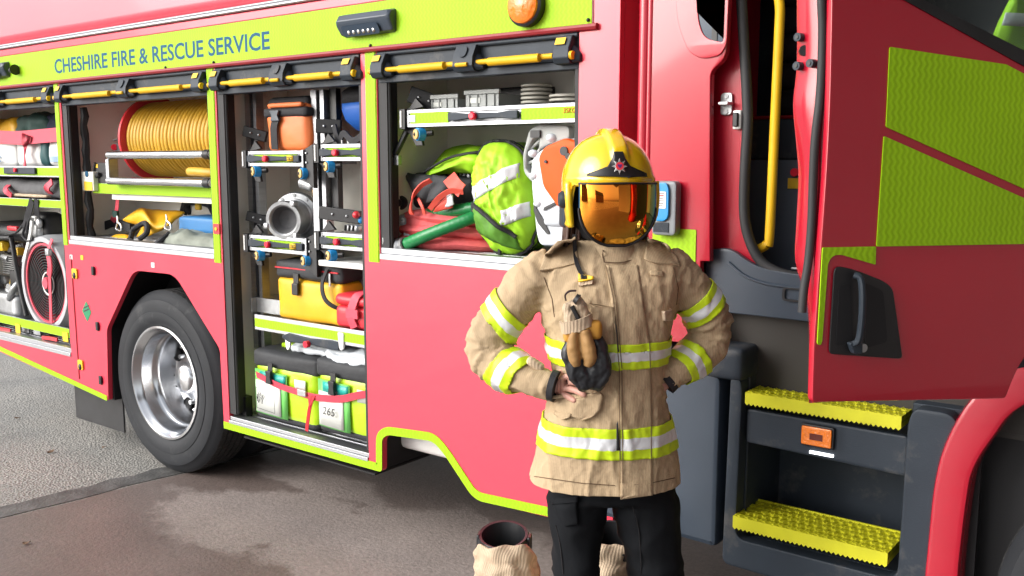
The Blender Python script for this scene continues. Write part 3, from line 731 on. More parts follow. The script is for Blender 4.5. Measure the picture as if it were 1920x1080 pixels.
# shut line bead and jamb set back from the skin
m = MB(); a, c = P(1328, 115), P(1323, 258); m.box(a.x-.006, a.x+.010, .012, .03, c.z, a.z); m.build('jamb_trim', M_RED, FE, bevel=.003)
JY = .075
seal = [P(px, py, JY) for px, py in ((1383, -70), (1390, 60), (1396, 160), (1398, 230), (1393, 320), (1392, 400), (1402, 450), (1424, 490), (1462, 512), (1510, 520))]
sealc = catmull(seal, 5)
hole = [(q.x, q.z) for q in sealc]+[(-.30, sealc[-1].z-.005), (-.30, 2.95)]
jo = [(-1.36, 1.18), (-.26, 1.18), (-.26, 2.92), (-1.36, 2.92)]
hole2 = [(q[0], min(q[1], 2.90)) for q in hole]
m = MB(); m.plate([(-1.42, 1.40), (-.26, 1.345), (-.26, 2.92), (-1.42, 2.92)], [hole2], XZ, JY, JY+.02)
m.build('door_jamb', M_CAB, FE)
m = MB(); m.tube([q+V((0.012, -.012, 0)) for q in sealc]+[V((-.32, JY-.012, sealc[-1].z))], .017, 12); m.build('door_seal', M_RUB, FE)
q = P(1362, 195, JY-.01); m = MB(); m.plate(rounded(rect(q.x-.020, q.x+.020, q.z-.036, q.z+.036), .014), [], XZ, JY-.012, JY-.001, bevel=.002)
m.tube([(q.x-.012, JY-.012, q.z), (q.x-.006, JY-.045, q.z), (q.x+.016, JY-.045, q.z), (q.x+.02, JY-.012, q.z)], .006, 8)
for dz in (-.025, .025): m.cyl((q.x, JY-.011, q.z+dz), (q.x, JY-.016, q.z+dz), .008, 8)
m.build('door_striker', M_STEEL, FE)
q = P(1386, 225, JY-.01); m = MB(); m.box(q.x-.014, q.x+.014, JY-.03, JY-.001, q.z-.03, q.z+.03); m.build('latch_plate', M_WHITE, FE, bevel=.004)
m = MB(); m.box(q.x-.010, q.x+.008, JY-.042, JY-.0305, q.z-.022, q.z+.022); m.build('door_switch', M_BLACK, FE, bevel=.003)
# lower cab trims under the door opening
TZ0, TZ1 = P(1420, 592, .05).z, P(1420, 478, .05).z
m = MB(); m.plate(rounded([(-1.372, TZ0), (-.26, TZ0-.005), (-.26, 1.40), (-1.08, 1.385), (-1.2, 1.40), (-1.29, TZ1+.02), (-1.372, TZ1+.005)], [.01, 0, 0, .05, .1, .05, .02]), [], XZ, .045, .07, bevel=.004)
m.build('sill_trim', M_BLUEGREY, FE)
m = MB(); a = catmull([P(px, py, .042) for px, py in ((1366, 492), (1395, 516), (1430, 530), (1470, 537), (1525, 541))], 5); m.tube(a, .005, 6); m.build('sill_bead', M_BLUEGREY, FE)
q = P(1500, 552, .045); m = MB(); m.plate(rounded(rect(q.x-.055, q.x+.09, q.z-.024, q.z+.02), .012), [rounded(rect(q.x-.047, q.x+.085, q.z-.018, q.z+.014), .008)], XZ, .038, .0448); m.build('sill_recess', M_BLACK, FE)
m = MB(); m.box(-1.39, -.26, .10, .13, .96, TZ0+.02); m.box(-1.39, -.26, .0985, .10, .955, .97); m.build('lower_panel', M_BROWNP, FE)
# interior of the crew cab
m = MB(); m.box(-1.7, -.25, .98, 1.0, 1.15, 2.6); m.box(-1.75, -1.62, .15, 1.0, 1.15, 2.6); m.box(-1.7, -.25, .1, 1.0, 1.30, 1.345); m.box(-1.7, -.2, .1, 1.0, 2.6, 2.62); m.build('cab_interior', M_GREY, FE)
m = MB(); a, c = P(1428, 300, .35), P(1560, 512, .35); m.box(-1.62, -.3, .35, .38, 1.346, P(1470, 300, .35).z); m.build('inner_panel', mat('slate_lining', (.075, .095, .125), .55, var=.1), FE)
m = MB(); a = P(1470, 222, .36); m.box(-1.62, -.3, .38, .46, P(1470, 299, .36).z, a.z); m.box(-1.62, -.3, .375, .465, a.z, a.z+.012, 1); m.build('inner_locker', [M_GREY, M_DRED], FE, bevel=.006)
m = MB(); zb = P(1450, 218, .55).z
for i in range(6): m.soft((-1.12, .66, zb+.05+i*.10), (.52, .16, .105), rad=.04, n=8, amp=.004)
m.build('crew_seat', M_BLKC, FE)
q = P(1492, 323, .345); m = MB(); m.cyl((q.x, .349, q.z), (q.x, .33, q.z), .014, 12); m.build('panel_button', M_RBTN, FE)
q = P(1493, 344, .345); m = MB(); m.box(q.x-.03, q.x+.05, .345, .3495, q.z-.018, q.z+.018); m.build('panel_label', M_STICK, FE)
q = P(1507, 505, .2); m = MB(); m.tube([(q.x-.04, .2, q.z), (q.x+.04, .2, q.z)], .006, 8); m.build('catch', M_ALU, FE)
# yellow grab rail
m = MB(); gr = [P(px, py, .10) for px, py in ((1452, -40), (1462, 10), (1461, 60), (1452, 250), (1443, 440), (1437, 458), (1425, 466), (1414, 468))]
m.tube(gr, .0155, 12, smooth=5); m.build('grab_rail', M_YEL, FE)
# lime patch and call-point box behind the person
a = R4(1180, 430, 1305, 500, CY); m = MB(); m.plate(rounded(rect(P(1224, 470).x, P(1305, 470).x, P(1290, 530).z, P(1290, 430).z), .006), [], XZ, -.0035, -.0006); m.build('reflective_panel', M_LIME, FE)
x0, x1 = P(1234, 390).x, P(1279, 390).x; z0, z1 = P(1257, 440).z, P(1257, 339).z
m = MB(); m.plate(rounded(rect(x0, x1, z0, z1), .018), [], XZ, -.045, -.0037, bevel=.008); bx_ = m.build('handset_box', mat('pale_grey_plastic', (.20, .22, .24), .45, var=.06), FE); bx_['label'] = 'grey box with a blue cover and white paper sticker on the cab corner'
m = MB(); w_ = x1-x0; hh = z1-z0
m.plate(rounded([(x0+.006, z0+hh*.26), (x1-w_*.24, z0+hh*.26), (x1-w_*.24, z1-hh*.16), (x1-w_*.34, z1-hh*.03), (x0+.006, z1-hh*.03)], [.035, .04, .01, .01, .016]), [], XZ, -.056, -.0455, bevel=.003); m.build('cover', M_BLUEP, bx_)
m = MB(); m.plate(rounded(rect(x0+w_*.17, x1-w_*.34, z0+hh*.50, z0+hh*.81), .004), [], XZ, -.058, -.0562)
for i in range(6):
    zz = z0+hh*(.77-.045*i); m.box(x0+w_*(.22+.02*(i % 2)), x1-w_*(.40+.03*(i % 3)), -.0588, -.0582, zz, zz+hh*(.02 if i == 1 else .011), 2 if i == 1 else 1)
m.build('sticker', [M_WHITE, M_BINK, M_REDP], bx_)
m = MB(); m.box(x0+w_*.10, x1-w_*.26, -.0475, -.0455, z0+hh*.06, z0+hh*.24)
for i in range(9): m.box(x0+w_*.12, x1-w_*.28, -.049, -.0477, z0+hh*(.07+.018*i), z0+hh*(.078+.018*i))
m.build('speaker_grille', M_GREY, bx_)
# slate lower fairing behind the person, its top cap, mud guard block
m = MB(); z0, z1 = P(1300, 1012).z, P(1310, 690).z; fx0, fx1 = -1.80, P(1356, 850).x
m.plate(rounded([(-1.752, z0), (fx1-.012, z0-.005), (fx1-.012, z1), (-1.752, z1)], [.02, .02, .05, .02]), [], XZ, -.012, .5, bevel=.02); m.build('lower_fairing', M_BLUEGREY, FE)
m = MB(); m.soft(((P(1318, 680).x+P(1392, 680).x)/2, .09, P(1350, 676, .02).z), (.16, .22, .11), rad=.02, n=8); m.build('fairing_cap', M_GREY, FE)
q = P(1324, 701, -.003); m = MB(); m.box(q.x-.016, q.x+.012, -.0045, -.0025, q.z-.012, q.z+.012); m.build('paper_sticker', mat('pale_pink_sticker', (.62, .38, .42), .6), FE)

# step well
SX0, SX1 = P(1360, 900).x, P(1795, 800).x
SZT = P(1400, 692).z
ix0, ix1 = P(1396, 870).x, P(1690, 850).x
m = MB()
zlow = .40
zin0, zin1 = P(1372, 1005).z, .99
out_ = rounded([(SX0, zlow), (SX1-.02, zlow-.01), (SX1+.005, 1.03), (ix1+.03, 1.03), (ix1+.015, .985), (ix1+.01, zin0), (ix0-.02, zin0), (ix0-.012, 1.0), (ix0-.02, 1.04), (SX0+.01, 1.04)], [.03, .03, .05, .03, .02, .04, .04, .02, .02, .03])
m.plate(out_, [], XZ, -.012, .05, bevel=.008)
m.build('step_housing', M_GREY, FE)
m = MB(); m.box(ix1+.0115, SX1+.004, .051, .35, .38, 1.03); m.box(ix0-.03, ix0-.012, .051, .34, zin0, 1.04); m.box(SX0, ix0-.031, .051, .34, .40, 1.0); m.box(ix0-.03, SX1, .34, .36, zin0-.05, 1.1); m.box(ix0-.011, ix1+.01, .051, .34, zin0-.03, zin0-.001); m.build('step_well', M_GREY, FE, bevel=.004)
def tread(zt, y0, xa, xb, dep, h):
    m = MB(); th = .012
    k = 34; 
    # front edge with a serrated lower lip
    top = [(xa+(xb-xa)*i/(2*k), zt) for i in range(2*k+1)]; bot = [(xa+(xb-xa)*i/(2*k), zt-h-(.007 if i % 2 else 0)) for i in range(2*k+1)]
    m.plate(top+bot[::-1], [], XZ, y0, y0+.006)
    # slats with raised teeth running along the tread, open between them
    rows = 5
    for r_ in range(rows):
        y = y0+.007+(dep-.007)*r_/rows; wv = (dep-.007)/rows
        vs = []; n_ = 3*k
        ring = []
        for i in range(n_+1):
            x = xa+(xb-xa)*i/n_; zz = zt+.0032*max(0, math.sin(PI*i/1.5+r_*PI))
            sh = .006*math.sin(2*PI*i/6+r_*PI)
            ring.append([V((x, y+sh+.002, zz)), V((x, y+sh+wv*.62, zz)), V((x, y+sh+wv*.62, zt-.012)), V((x, y+sh+.002, zt-.012))])
        m.loft(ring)
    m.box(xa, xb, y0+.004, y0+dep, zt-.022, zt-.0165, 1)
    m.box(xa, xa+.006, y0+.0065, y0+dep, zt-h, zt-.001); m.box(xb-.006, xb, y0+.0065, y0+dep, zt-h, zt-.001); m.box(xa+.007, xb-.007, y0+dep-.006, y0+dep, zt-h*.6, zt+.004)
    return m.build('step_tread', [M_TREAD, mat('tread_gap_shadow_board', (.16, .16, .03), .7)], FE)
zt1 = P(1397, 735, -.01).z; zt2 = P(1375, 967, -.03).z
tread(zt1, -.01, P(1397, 745, -.01).x, P(1690, 790, -.01).x, .19, .036)
tread(zt2, -.03, P(1374, 975, -.03).x, P(1664, 1045, -.03).x, .19, .038)
# riser panel with side marker lamp and led strip
m = MB(); ra = P(1400, 765, .02), P(1400, 828, .02); m.plate(rounded([(ix0-.005, ra[1].z), (ix1+.012, ra[1].z-.012), (ix1+.012, ra[0].z-.002), (ix0-.005, ra[0].z)], .012), [], XZ, .012, .04, bevel=.006); m.build('riser_panel', M_GREY, FE)
q = P(1535, 816, .012); m = MB(); m.plate(rounded(rect(q.x-.052, q.x+.052, q.z-.036, q.z+.034), .008), [], XZ, -.004, .0115, bevel=.003); ml = m.build('side_marker_lamp', M_BLACK, FE)
m = MB(); m.plate(rounded(rect(q.x-.047, q.x+.047, q.z-.030, q.z+.029), .006), [], XZ, -.012, -.0045, bevel=.003); m.build('lamp_lens', M_AMBER, ml)
m = MB(); m.box(q.x-.02, q.x+.02, -.0135, -.0122, q.z-.011, q.z+.009); m.build('lamp_core', mat('dark_amber', (.12, .015, .004), .3), ml)
q = P(1538, 851, .006); m = MB(); m.box(q.x-.034, q.x+.040, .004, .0115, q.z-.004, q.z+.004); m.build('step_light', M_LED, FE)
# front wheel arch and wheel
ai = XYp([(1800, 1110), (1803, 1053), (1817, 937), (1830, 877), (1867, 817), (1920, 760)], -.02)
ao = XYp([(1733, 1110), (1735, 1080), (1741, 1020), (1753, 907), (1773, 830), (1813, 757), (1862, 705), (1920, 655)], -.02)
ai = ai+[(-.22, 1.20), (.05, 1.24), (.05, 1.40)]
ao = ao+[(-.30, 1.36)]
def smooth2(pts, k=5): return [(q.x, q.y) for q in catmull([V((a[0], a[1], 0)) for a in pts], k)]
poly = smooth2(ai[:-1])+[ai[-1]]+smooth2(ao)[::-1]
m = MB(); m.plate(poly, [], XZ, -.045, .06, bevel=.016); m.build('wheel_arch', M_CAB, FE)
m = MB(); m.plate(rounded([(ao[0][0]-.05, .36), (-.2, .36), (-.2, 1.30), (-.45, 1.2), (-.52, 1.10), (-.60, .95)], .03), [], XZ, .12, .5); m.plate([(SX1-.01, .40), (-.50, .40), (-.50, 1.0), (SX1+.01, 1.03)], [], XZ, .035, .06); m.build('arch_liner', M_DARK, FE)
w2 = wheel(.055, -.01, .5, wid=.12)

# ------------------------------------------------------------------ open crew door
m = MB()
D = lambda l, w=0.0: [DR(a, b, w) for a, b in l]
UH = .96
dout = D([(1560, -140), (1560, 0), (1556, 190), (1549, 330), (1535, 520), (1526, 650), (1523, 755)])
br = DR(1886, 748)
dout = dout+[(br[0], br[1]), DR(1908, 690), DR(1960, 620), (UH, dout[-1][1]+.35), (UH, dout[0][1])]
dwin = [DR(1700, -8), DR(1930, 117), (UH-.06, DR(1930, 117)[1]-.03), (UH-.06, dout[0][1]-.03), (DR(1640, -60)[0], dout[0][1]-.03), DR(1640, -45)]
m.plate(rounded(dout, [0, .02, .1, .1, .1, .03, .012, .01, .05, .05, 0, 0], 4), [rounded(dwin, .03)], DOORMAP, 0, .02, bevel=.005)
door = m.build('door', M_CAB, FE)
# inner shell of the door with its shut face and hinge-side flanges
shut_o = D([(1492, -140), (1494, 0), (1496, 85)], .11)
sf = []; prof = [(-140, 1494, 1560), (0, 1494, 1556), (120, 1494, 1553), (195, 1487, 1550), (260, 1492, 1545), (330, 1497, 1543), (420, 1493, 1537), (490, 1491, 1534), (540, 1507, 1529), (600, 1519, 1527), (755, 1520, 1525)]
m = MB(); rings = []
for py, pa, pb in prof:
    a = DR(pa, py, .11); c = DR(pb+2, py, .02)
    A = V(DOORMAP(a[0], a[1], .11)); B_ = V(DOORMAP(c[0]+.004, c[1], .0205))
    mid = (A+B_)/2-DU*.012
    inn = A+DU*.12
    rings.append([B_, B_*.75+mid*.25-DU*.004, mid, A*.8+mid*.2-DU*.004, A, inn])
R2 = []
for j in range(6):
    R2.append(catmull([r[j] for r in rings], 4))
rr = [[R2[j][i] for j in range(6)] for i in range(len(R2[0]))]
m.loft(rr, cap=False, closed=False)
o = m.build('shut_face', M_CAB, door, sharp=50); s = o.modifiers.new('s', 'SOLIDIFY'); s.thickness = .004
m = MB(); a0, a1 = DR(1620, -130, .1), DR(1620, 740, .1); m.plate([(a0[0]-.02, a1[1]), (UH-.1, a1[1]+.05), (UH-.1, 1.83), (a0[0], 1.9)], [], DOORMAP, .07, .11); m.build('inner_trim', M_GREY, door)
# rubber seal along the shut face
m = MB(); ps = []
for px, py in ((1549, -140), (1549, 0), (1551, 60), (1547, 170), (1537, 260), (1533, 340), (1530, 420), (1524, 490), (1516, 540), (1512, 585)):
    q = DR(px, py, .03); ps.append(V(DOORMAP(q[0]-.012, q[1], .03)))
m.tube(ps, .010, 10, smooth=4); m.build('door_seal', M_RUB, door)
for px, py in ((1505, 70), (1503, 124), (1528, 119)):
    a = DR(px, py, .085 if px < 1510 else .05); q = V(DOORMAP(a[0]-.012, a[1], .085 if px < 1510 else .05)); ax = (q-CAM).normalized()
    sn = (-DU*.9+DN*.3).normalized()
    m = MB(); m.tube([q-sn*.012, q+sn*.004], .0095, 12, 0); m.tube([q+sn*.004, q+sn*.006], .0045, 8, 1); m.build('shut_face_screw', [M_GREY, M_BLACK], door)
a = DR(1508, 96, .09); q = V(DOORMAP(a[0]-.006, a[1], .09)); m = MB(); m.tube([q-DN*.03+DU*.02, q+DN*.012-DU*.004], 1, 8, flat=(.012, .010)); m.build('door_lock', M_BLACK, door)
# lime sheets
def door_sheet(pl, r=.004):
    mk = MB(); mk.plate(rounded(D(pl), r), [], DOORMAP, -.003, -.0006); return mk.build('reflective_panel', M_LIME, door)
qr = DR(1990, 150); q2 = DR(1990, 390); 
door_sheet([(1667, 88), (1885, 121), (1925, 142), (1990, 178), (1990, 386), (1660, 238)])
door_sheet([(1656, 255), (1990, 403), (1990, 456), (1642, 462)])
mk = MB(); mk.plate(rounded(D([(1541, 464), (1641, 462), (1640, 496), (1575, 477), (1560, 479), (1551, 492), (1540, 640), (1537, 647), (1531, 645)]), [.004, .003, .003, .01, .02, .02, .006, .006, .006]), [], DOORMAP, -.003, -.0006); mk.build('reflective_panel', M_LIME, door)
# recessed handle
hp = rounded(D([(1562, 497), (1600, 505), (1655, 527), (1671, 540), (1689, 668), (1684, 672), (1552, 663)]), [.02, .05, .04, .03, .01, .012, .012], 5)
mk = MB(); mk.plate(hp, [], DOORMAP, -.006, -.0006, bevel=.002)
hr = mk.build('handle_recess', M_BLACK, door)
mk = MB(); mk.plate(rounded(D([(1569, 535), (1590, 530), (1596, 640), (1563, 648)]), .01), [], DOORMAP, -.0075, -.0062); mk.plate(rounded(D([(1620, 530), (1652, 545), (1660, 640), (1618, 652)]), .012), [], DOORMAP, -.0075, -.0062); mk.build('recess_well', M_DARK, hr)
mk = MB(); hu = [DR(1593, 514), DR(1600, 522), DR(1599, 570), DR(1597, 630), DR(1590, 645)]
mk.tube([V(DOORMAP(u, v, -.010-.022*math.sin(PI*min(max(i, .25), 3.75)/4))) for i, (u, v) in enumerate(hu)], 1, 10, smooth=4, flat=(.008, .009)); mk.plate(rounded(D([(1582, 640), (1606, 636), (1606, 661), (1590, 661)]), .006), [], DOORMAP, -.022, -.0065, bevel=.003); mk.build('handle', M_GREY, hr)
q = DR(1613, 651); mk = MB(); c = V(DOORMAP(q[0], q[1], -.0065)); mk.tube([c, c+DN*.006], .010, 14); mk.build('key_lock', M_STEEL, hr)
# window frame, pane
mk = MB(); fo = [(q[0], q[1]) for q in rounded([DR(1700, 4), DR(1930, 131), (UH-.05, DR(1930, 131)[1]-.03), (UH-.05, dout[0][1]-.015), (DR(1630, -60)[0], dout[0][1]-.015), DR(1630, -34)], .03)]
fi = [DR(1722, -4), DR(1935, 103), (UH-.07, DR(1935, 103)[1]-.03), (UH-.07, dout[0][1]-.04), (DR(1660, -60)[0], dout[0][1]-.04), DR(1660, -40)]
mk.plate(fo, [rounded(fi, .03)], DOORMAP, -.004, -.0004, bevel=.0015); wf = mk.build('window_frame', M_BLACK, door)
mk = MB(); mk.plate([(q[0]+(0.0), q[1]) for q in fi], [], DOORMAP, .006, .010); mk.build('window_pane', M_GLASS, wf)
# hi-vis coat hanging in the cab behind the pane
hc = V(DOORMAP(*DR(1905, 45, .07), .07))
HC = thing('hi_vis_coat', 'lime hi-vis coat with a grey stripe hanging behind the cab door window', 'coat', (hc.x, hc.y, 1.3))
m = MB(); A = lambda px, py, w: V(DOORMAP(*DR(px, py, w), w))
rows = []
for py, xl in ((-140, 1935), (-60, 1912), (0, 1893), (40, 1881), (80, 1868), (92, 1880), (110, 1930)):
    row = []
    for i in range(14):
        px = xl+(2160-xl)*i/13; q = A(px, py, .07); q -= DN*(abs(.02*math.sin(i*1.7+py*.02)+.015*noise.noise(V((px*.02, py*.02, 0))))); row.append(q)
    rows.append(row)
m.loft(rows, cap=False, closed=False); o = m.build('coat_body', M_HIVIS, HC, sharp=None); s = o.modifiers.new('s', 'SOLIDIFY'); s.thickness = .02
m = MB(); rows = []
for py in (28, 40, 52):
    row = []
    for i in range(14):
        px = 1886-(py-20)*.3+(2160-1886)*i/13; q = A(px, py+i*1.0-4, .055); row.append(q+DN*.006)
    rows.append(row)
m.loft(rows, cap=False, closed=False); o = m.build('reflective_stripe', M_SILT, HC, sharp=None); s = o.modifiers.new('s', 'SOLIDIFY'); s.thickness = .004
M_TANP = mat('tan_plastic', (.62, .42, .16), .5); M_CHAR = mat('charcoal_canvas', (.03, .032, .036), .7, var=.2, bump=.3, bscale=30); M_BONE = mat('bone_plastic', (.52, .50, .44), .5, var=.08)

# ================================================================== FITTINGS IN THE LOCKERS (parts of the engine)
def post(px0, px1, py0, py1, Y):
    a = R4(px0, py0, px1, py1, Y); w = a[1]-a[0]
    m = MB(); m.box(a[0], a[0]+w*.45, Y, Y+.05, a[2], a[3]); m.box(a[0]+w*.45+.0005, a[0]+w*.7, Y+.015, Y+.05, a[2], a[3], 1); m.box(a[0]+w*.7+.0005, a[1], Y+.004, Y+.05, a[2], a[3])
    return m.build('rack_post', [M_ALU, M_BLACK], FE)
post(467, 486, 172, 652, .14); post(586, 609, 168, 492, .13); post(757, 776, 252, 402, .22)
a = R4(620, 165, 632, 400, .16); m = MB(); m.box(a[0], a[1], .16, .19, a[2], a[3]); m.build('rack_post', M_BLACK, FE)
def tray(px0, py0, px1, py1, Y, hand=(.02, .98), btn=.4, lime=None, capL=True, brR=True, rollers=(), label=None, arm=None, depth=.40):
    x0, x1, z0, z1 = R4(px0, py0, px1, py1, Y); h = z1-z0; w = x1-x0
    m = MB()
    m.box(x0, x1, Y, Y+.012, z1-h*.22, z1); m.box(x0, x1, Y, Y+.012, z0, z0+h*.24); m.box(x0, x1, Y+.006, Y+.016, z0+h*.24+.0005, z1-h*.22-.0005)
    m.box(x0, x0+.012, Y-.002, Y+.012, z0, z1); m.box(x1-.014, x1, Y-.002, Y+.012, z0, z1)
    m.box(x0, x1, Y+.017, Y+min(depth, .34), z0+.01, z0+.022); m.box(x0+.001, x0+.014, Y+.017, Y+min(depth, .34), z0+.0225, z1-.005); m.box(x1-.014, x1-.001, Y+.017, Y+min(depth, .34), z0+.0225, z1-.005)
    t = m.build('slide_tray', M_ALU, FE, bevel=.0015)
    for (a, b_) in (lime or ((.10, .9),)):
        m = MB(); m.box(x0+w*a, x0+w*b_, Y+.003 if lime is None else Y-.0025, Y+.0055 if lime is None else Y-.0005, z0+h*(.26 if lime is None else .2), z1-h*(.24 if lime is None else .18)); m.build('reflective_strip', M_LIME, t)
    xa, xb = x0+w*hand[0], x0+w*hand[1]; zc = z0+h*.5; xm = x0+w*btn; hw = h*.2
    m = MB()
    pr = [(xa, hw*1.1), (xa+(xb-xa)*.12, hw*1.1), (xa+(xb-xa)*.3, hw*.65), (xm-.02, hw*.9), (xm, hw*1.1), (xm+.02, hw*.9), (xa+(xb-xa)*.7, hw*.65), (xa+(xb-xa)*.88, hw*1.1), (xb, hw*1.1)]
    m.loft([[V((x, Y-.016, zc-s)), V((x, Y-.016, zc+s)), V((x, Y-.003, zc+s)), V((x, Y-.003, zc-s))] for x, s in pr]); m.build('tray_handle', M_GREY, t, bevel=.003)
    m = MB(); m.tube([(xm, Y-.016, zc), (xm, Y-.030, zc), (xm, Y-.034, zc)], [.016, .016, .011], 14); m.build('release_button', M_RBTN, t)
    if label:
        m = MB(); a = x0+w*label[0]; m.box(a, a+.042, Y-.0185, Y-.0165, zc-h*.16, zc+h*.18)
        text(m, label[1], XZ, a+.004, a+.038, zc-h*.10, zc+h*.12, Y-.0187, .0006, mi=1); m.build('load_label', [M_STICK, M_BINK], t, sharp=None)
    if capL:
        m = MB(); a = x0-.034
        m.plate([(a, z0-.01), (a+.032, z0-.03), (a+.032+.03, z0-.075), (a+.032+.07, z0-.075), (a+.032+.055, z0+.0), (x0-.001, z0+.0), (x0-.001, z1+.0), (x0+.075, z1+.012), (x0+.03, z1+.05), (a+.03, z1+.012), (a, z1)], [], XZ, Y+.02, Y+.034)
        m.box(a, x0-.001, Y-.012, Y+.03, z0-.008, z1+.004); m.box(a+.006, a+.017, Y-.016, Y-.0125, z0, z1-.003, 1); m.build('end_bracket', [M_BLACK, M_WHITE], t, bevel=.002)
    if brR:
        m = MB(); a = x1+.004
        m.plate([(a, z0-.02), (a+.02, z0-.075), (a+.065, z0-.10), (a+.065, z1+.03), (a, z1+.005)], [], XZ, Y+.005, Y+.03); m.box(a-.003, a+.008, Y-.006, Y+.004, z0-.005, z1+.004, 1)
        for q in (.25, .85): m.cyl((a+.02, Y+.005, z0+h*q), (a+.02, Y-.001, z0+h*q), .006, 8, mi=1)
        m.build('end_bracket', [M_BLACK, M_ALU], t, bevel=.002)
    for (rx, ry) in rollers:
        q = P(rx, ry, Y+.03); m = MB(); c = V((q.x, Y+.0, q.z))
        m.lathe([(.012, -.012), (.026, -.010), (.027, 0), (.027, .02), (.012, .022)], c, (.35, 1, 0), 18, 0); m.lathe([(.008, -.022), (.021, -.018), (.021, -.010), (.02, -.006)], c, (.35, 1, 0), 18, 1); m.ball(c+V((-.006, -.018, 0)), .008, 2, 6)
        m.cyl(c+V((.0, .01, 0)), c+V((.05, .03, .005)), .012, 8, 2); m.build('roller', [M_BLUEP, M_TANP, M_BLACK], t)
    if arm:
        (ax, ay), (bx, by), s = arm; A, B = P(ax, ay, Y+.04), P(bx, by, Y+.10)
        m = MB(); d = (B-A).normalized(); up = V((0, 0, 1)); up = (up-d*up.dot(d)).normalized(); n_ = d.cross(up)
        m.loft([[q+up*s+n_*.012, q-up*s+n_*.012, q-up*s-n_*.012, q+up*s-n_*.012] for q in (A, B)])
        for f in (.35, .7): m.ball(A.lerp(B, f)-n_*.013*(1 if n_.y > 0 else -1), .007, 1, 5)
        m.build('tray_arm', [M_BLACK, M_ALU], t, bevel=.003)
    return t
tray(465, 283, 567, 312, .07, rollers=((489, 321), (578, 325)), label=(.78, '25KG'), arm=((457, 245), (500, 257), .026))
tray(601, 270, 690, 302, .07, btn=.40, brR=False, rollers=((626, 312),), arm=((593, 236), (640, 238), .032))
tray(468, 444, 573, 474, .07, rollers=((496, 478), (583, 488)), label=(.78, '25KG'), arm=((463, 404), (503, 415), .024))
tray(602, 438, 690, 469, .07, btn=.42, brR=False, rollers=((630, 478),), arm=((600, 398), (676, 408), .030))
tray(763, 199, 1084, 234, .06, hand=(.28, .69), btn=.44, lime=((.025, .27), (.70, .985)), brR=False, rollers=((795, 252),), label=None, arm=((768, 176), (822, 196), .034), depth=.48)
x0, x1, z0, z1 = R4(1056, 200, 1076, 216, .055); m = MB(); text(m, '35KG', XZ, x0, x1+.004, z0+.008, z1-.004, .056, .001); m.build('load_label', mat('orange_ink', (.75, .16, .01), .5), FE, sharp=None)
q = R4(766, 216, 778, 229, .055); m = MB(); m.box(q[0], q[1], .0555, .0568, q[2], q[3]); m.build('tray_sticker', M_WHITE, FE)
q = P(668, 403, .06); m = MB(); m.ball(q, .017, 0, 8); m.ball(q+V((.012, .02, -.024)), .016, 1, 8); m.build('arm_knob', [M_REDP, M_BLUEP], FE)
q0, q1 = P(750, 252, .1), P(737, 302, .04); m = MB(); m.tube([P(768, 236, .10), P(738, 296, .05)], .013, 8, flat=(1, 1.3)); m.box(P(733, 0, .05).x-.01, P(741, 0, .05).x+.012, .04, .06, P(738, 303, .05).z-.014, P(738, 296, .05).z+.01, 1); m.build('stay_arm', [M_BLACK, M_STEEL], FE)
# white shelf under the right-hand trays; main lime shelf with its handle
a = R4(597, 492, 694, 503, .06); m = MB(); m.box(a[0], a[1], .06, .43, a[2], a[3]); m.build('shelf', M_WHITE, FE, bevel=.003)
def shelf(px0, py0, px1, py1, Y, dep, x1=None, inset=.1):
    x0, xx, z0, z1 = R4(px0, py0, px1, py1, Y); xx = x1 or xx; h = z1-z0
    m = MB(); m.box(x0, xx, Y, Y+.014, z0, z1); m.box(x0, xx, Y+.0145, Y+dep, z0+h*.6, z0+h*.72); s = m.build('shelf', M_ALU, FE, bevel=.002)
    m = MB(); m.box(x0+.006, xx-.004, Y-.003, Y-.0005, z0+h*inset*1.4, z1-h*inset*1.6); m.build('reflective_strip', M_LIME, s); return s
shelf(478, 606, 690, 636, .06, .37, XR3-.004, .15)
a = R4(536, 631, 642, 656, .075); sh = MB(); zc = (a[2]+a[3])/2
sh.loft([[V((x, y, zc+.012+k)) for y, k in ((.05, h), (.05, -h), (.085, -h), (.085, h))] for x, h in ((a[0], .006), (a[0]+.05, .022), ((a[0]+a[1])/2, .014), (a[1]-.05, .022), (a[1], .018))]); t = sh.build('shelf_handle', M_GREY, FE, bevel=.004)
m = MB(); c = P(577, 645, .045); m.cyl(c+V((0, .004, 0)), c+V((0, -.016, 0)), .016, 14); m.build('release_button', M_RBTN, t)
for px in (538, 638):
    m = MB(); q = P(px, 640, .05); m.plate(rounded([(q.x-.02, q.z+.04), (q.x+.02, q.z+.04), (q.x+.016, q.z-.03), (q.x, q.z-.045), (q.x-.012, q.z-.03)], .008), [], XZ, .052, .062)
    m.build('handle_clip', M_WHITE, t)
a = P(470, 590, .1); m = MB(); x0, x1, z0, z1 = R4(470, 570, 528, 594, .10); m.box(x0, x1+.02, .13, .14, z0+.01, z0+.085); m.box(x0, x0+.01, .10, .5, z0+.01, z0+.085); m.build('shelf_cheek', M_STEEL, FE, bevel=.002)
q = P(453, 543, .3); m = MB(); m.ball((XL3+.006, .22, q.z+.02), .016, n=6); m.build('wall_bolt', M_STEEL, FE)
q = P(450, 760, .06); m = MB(); m.box(q.x-.02, q.x+.05, .06, .10, q.z-.06, q.z+.05); m.tube([(q.x-.03, .05, q.z-.08), (q.x, .05, q.z+.01), (q.x+.0, .05, q.z+.5)], .006, 6); m.build('shutter_spring', M_BLACK, FE)
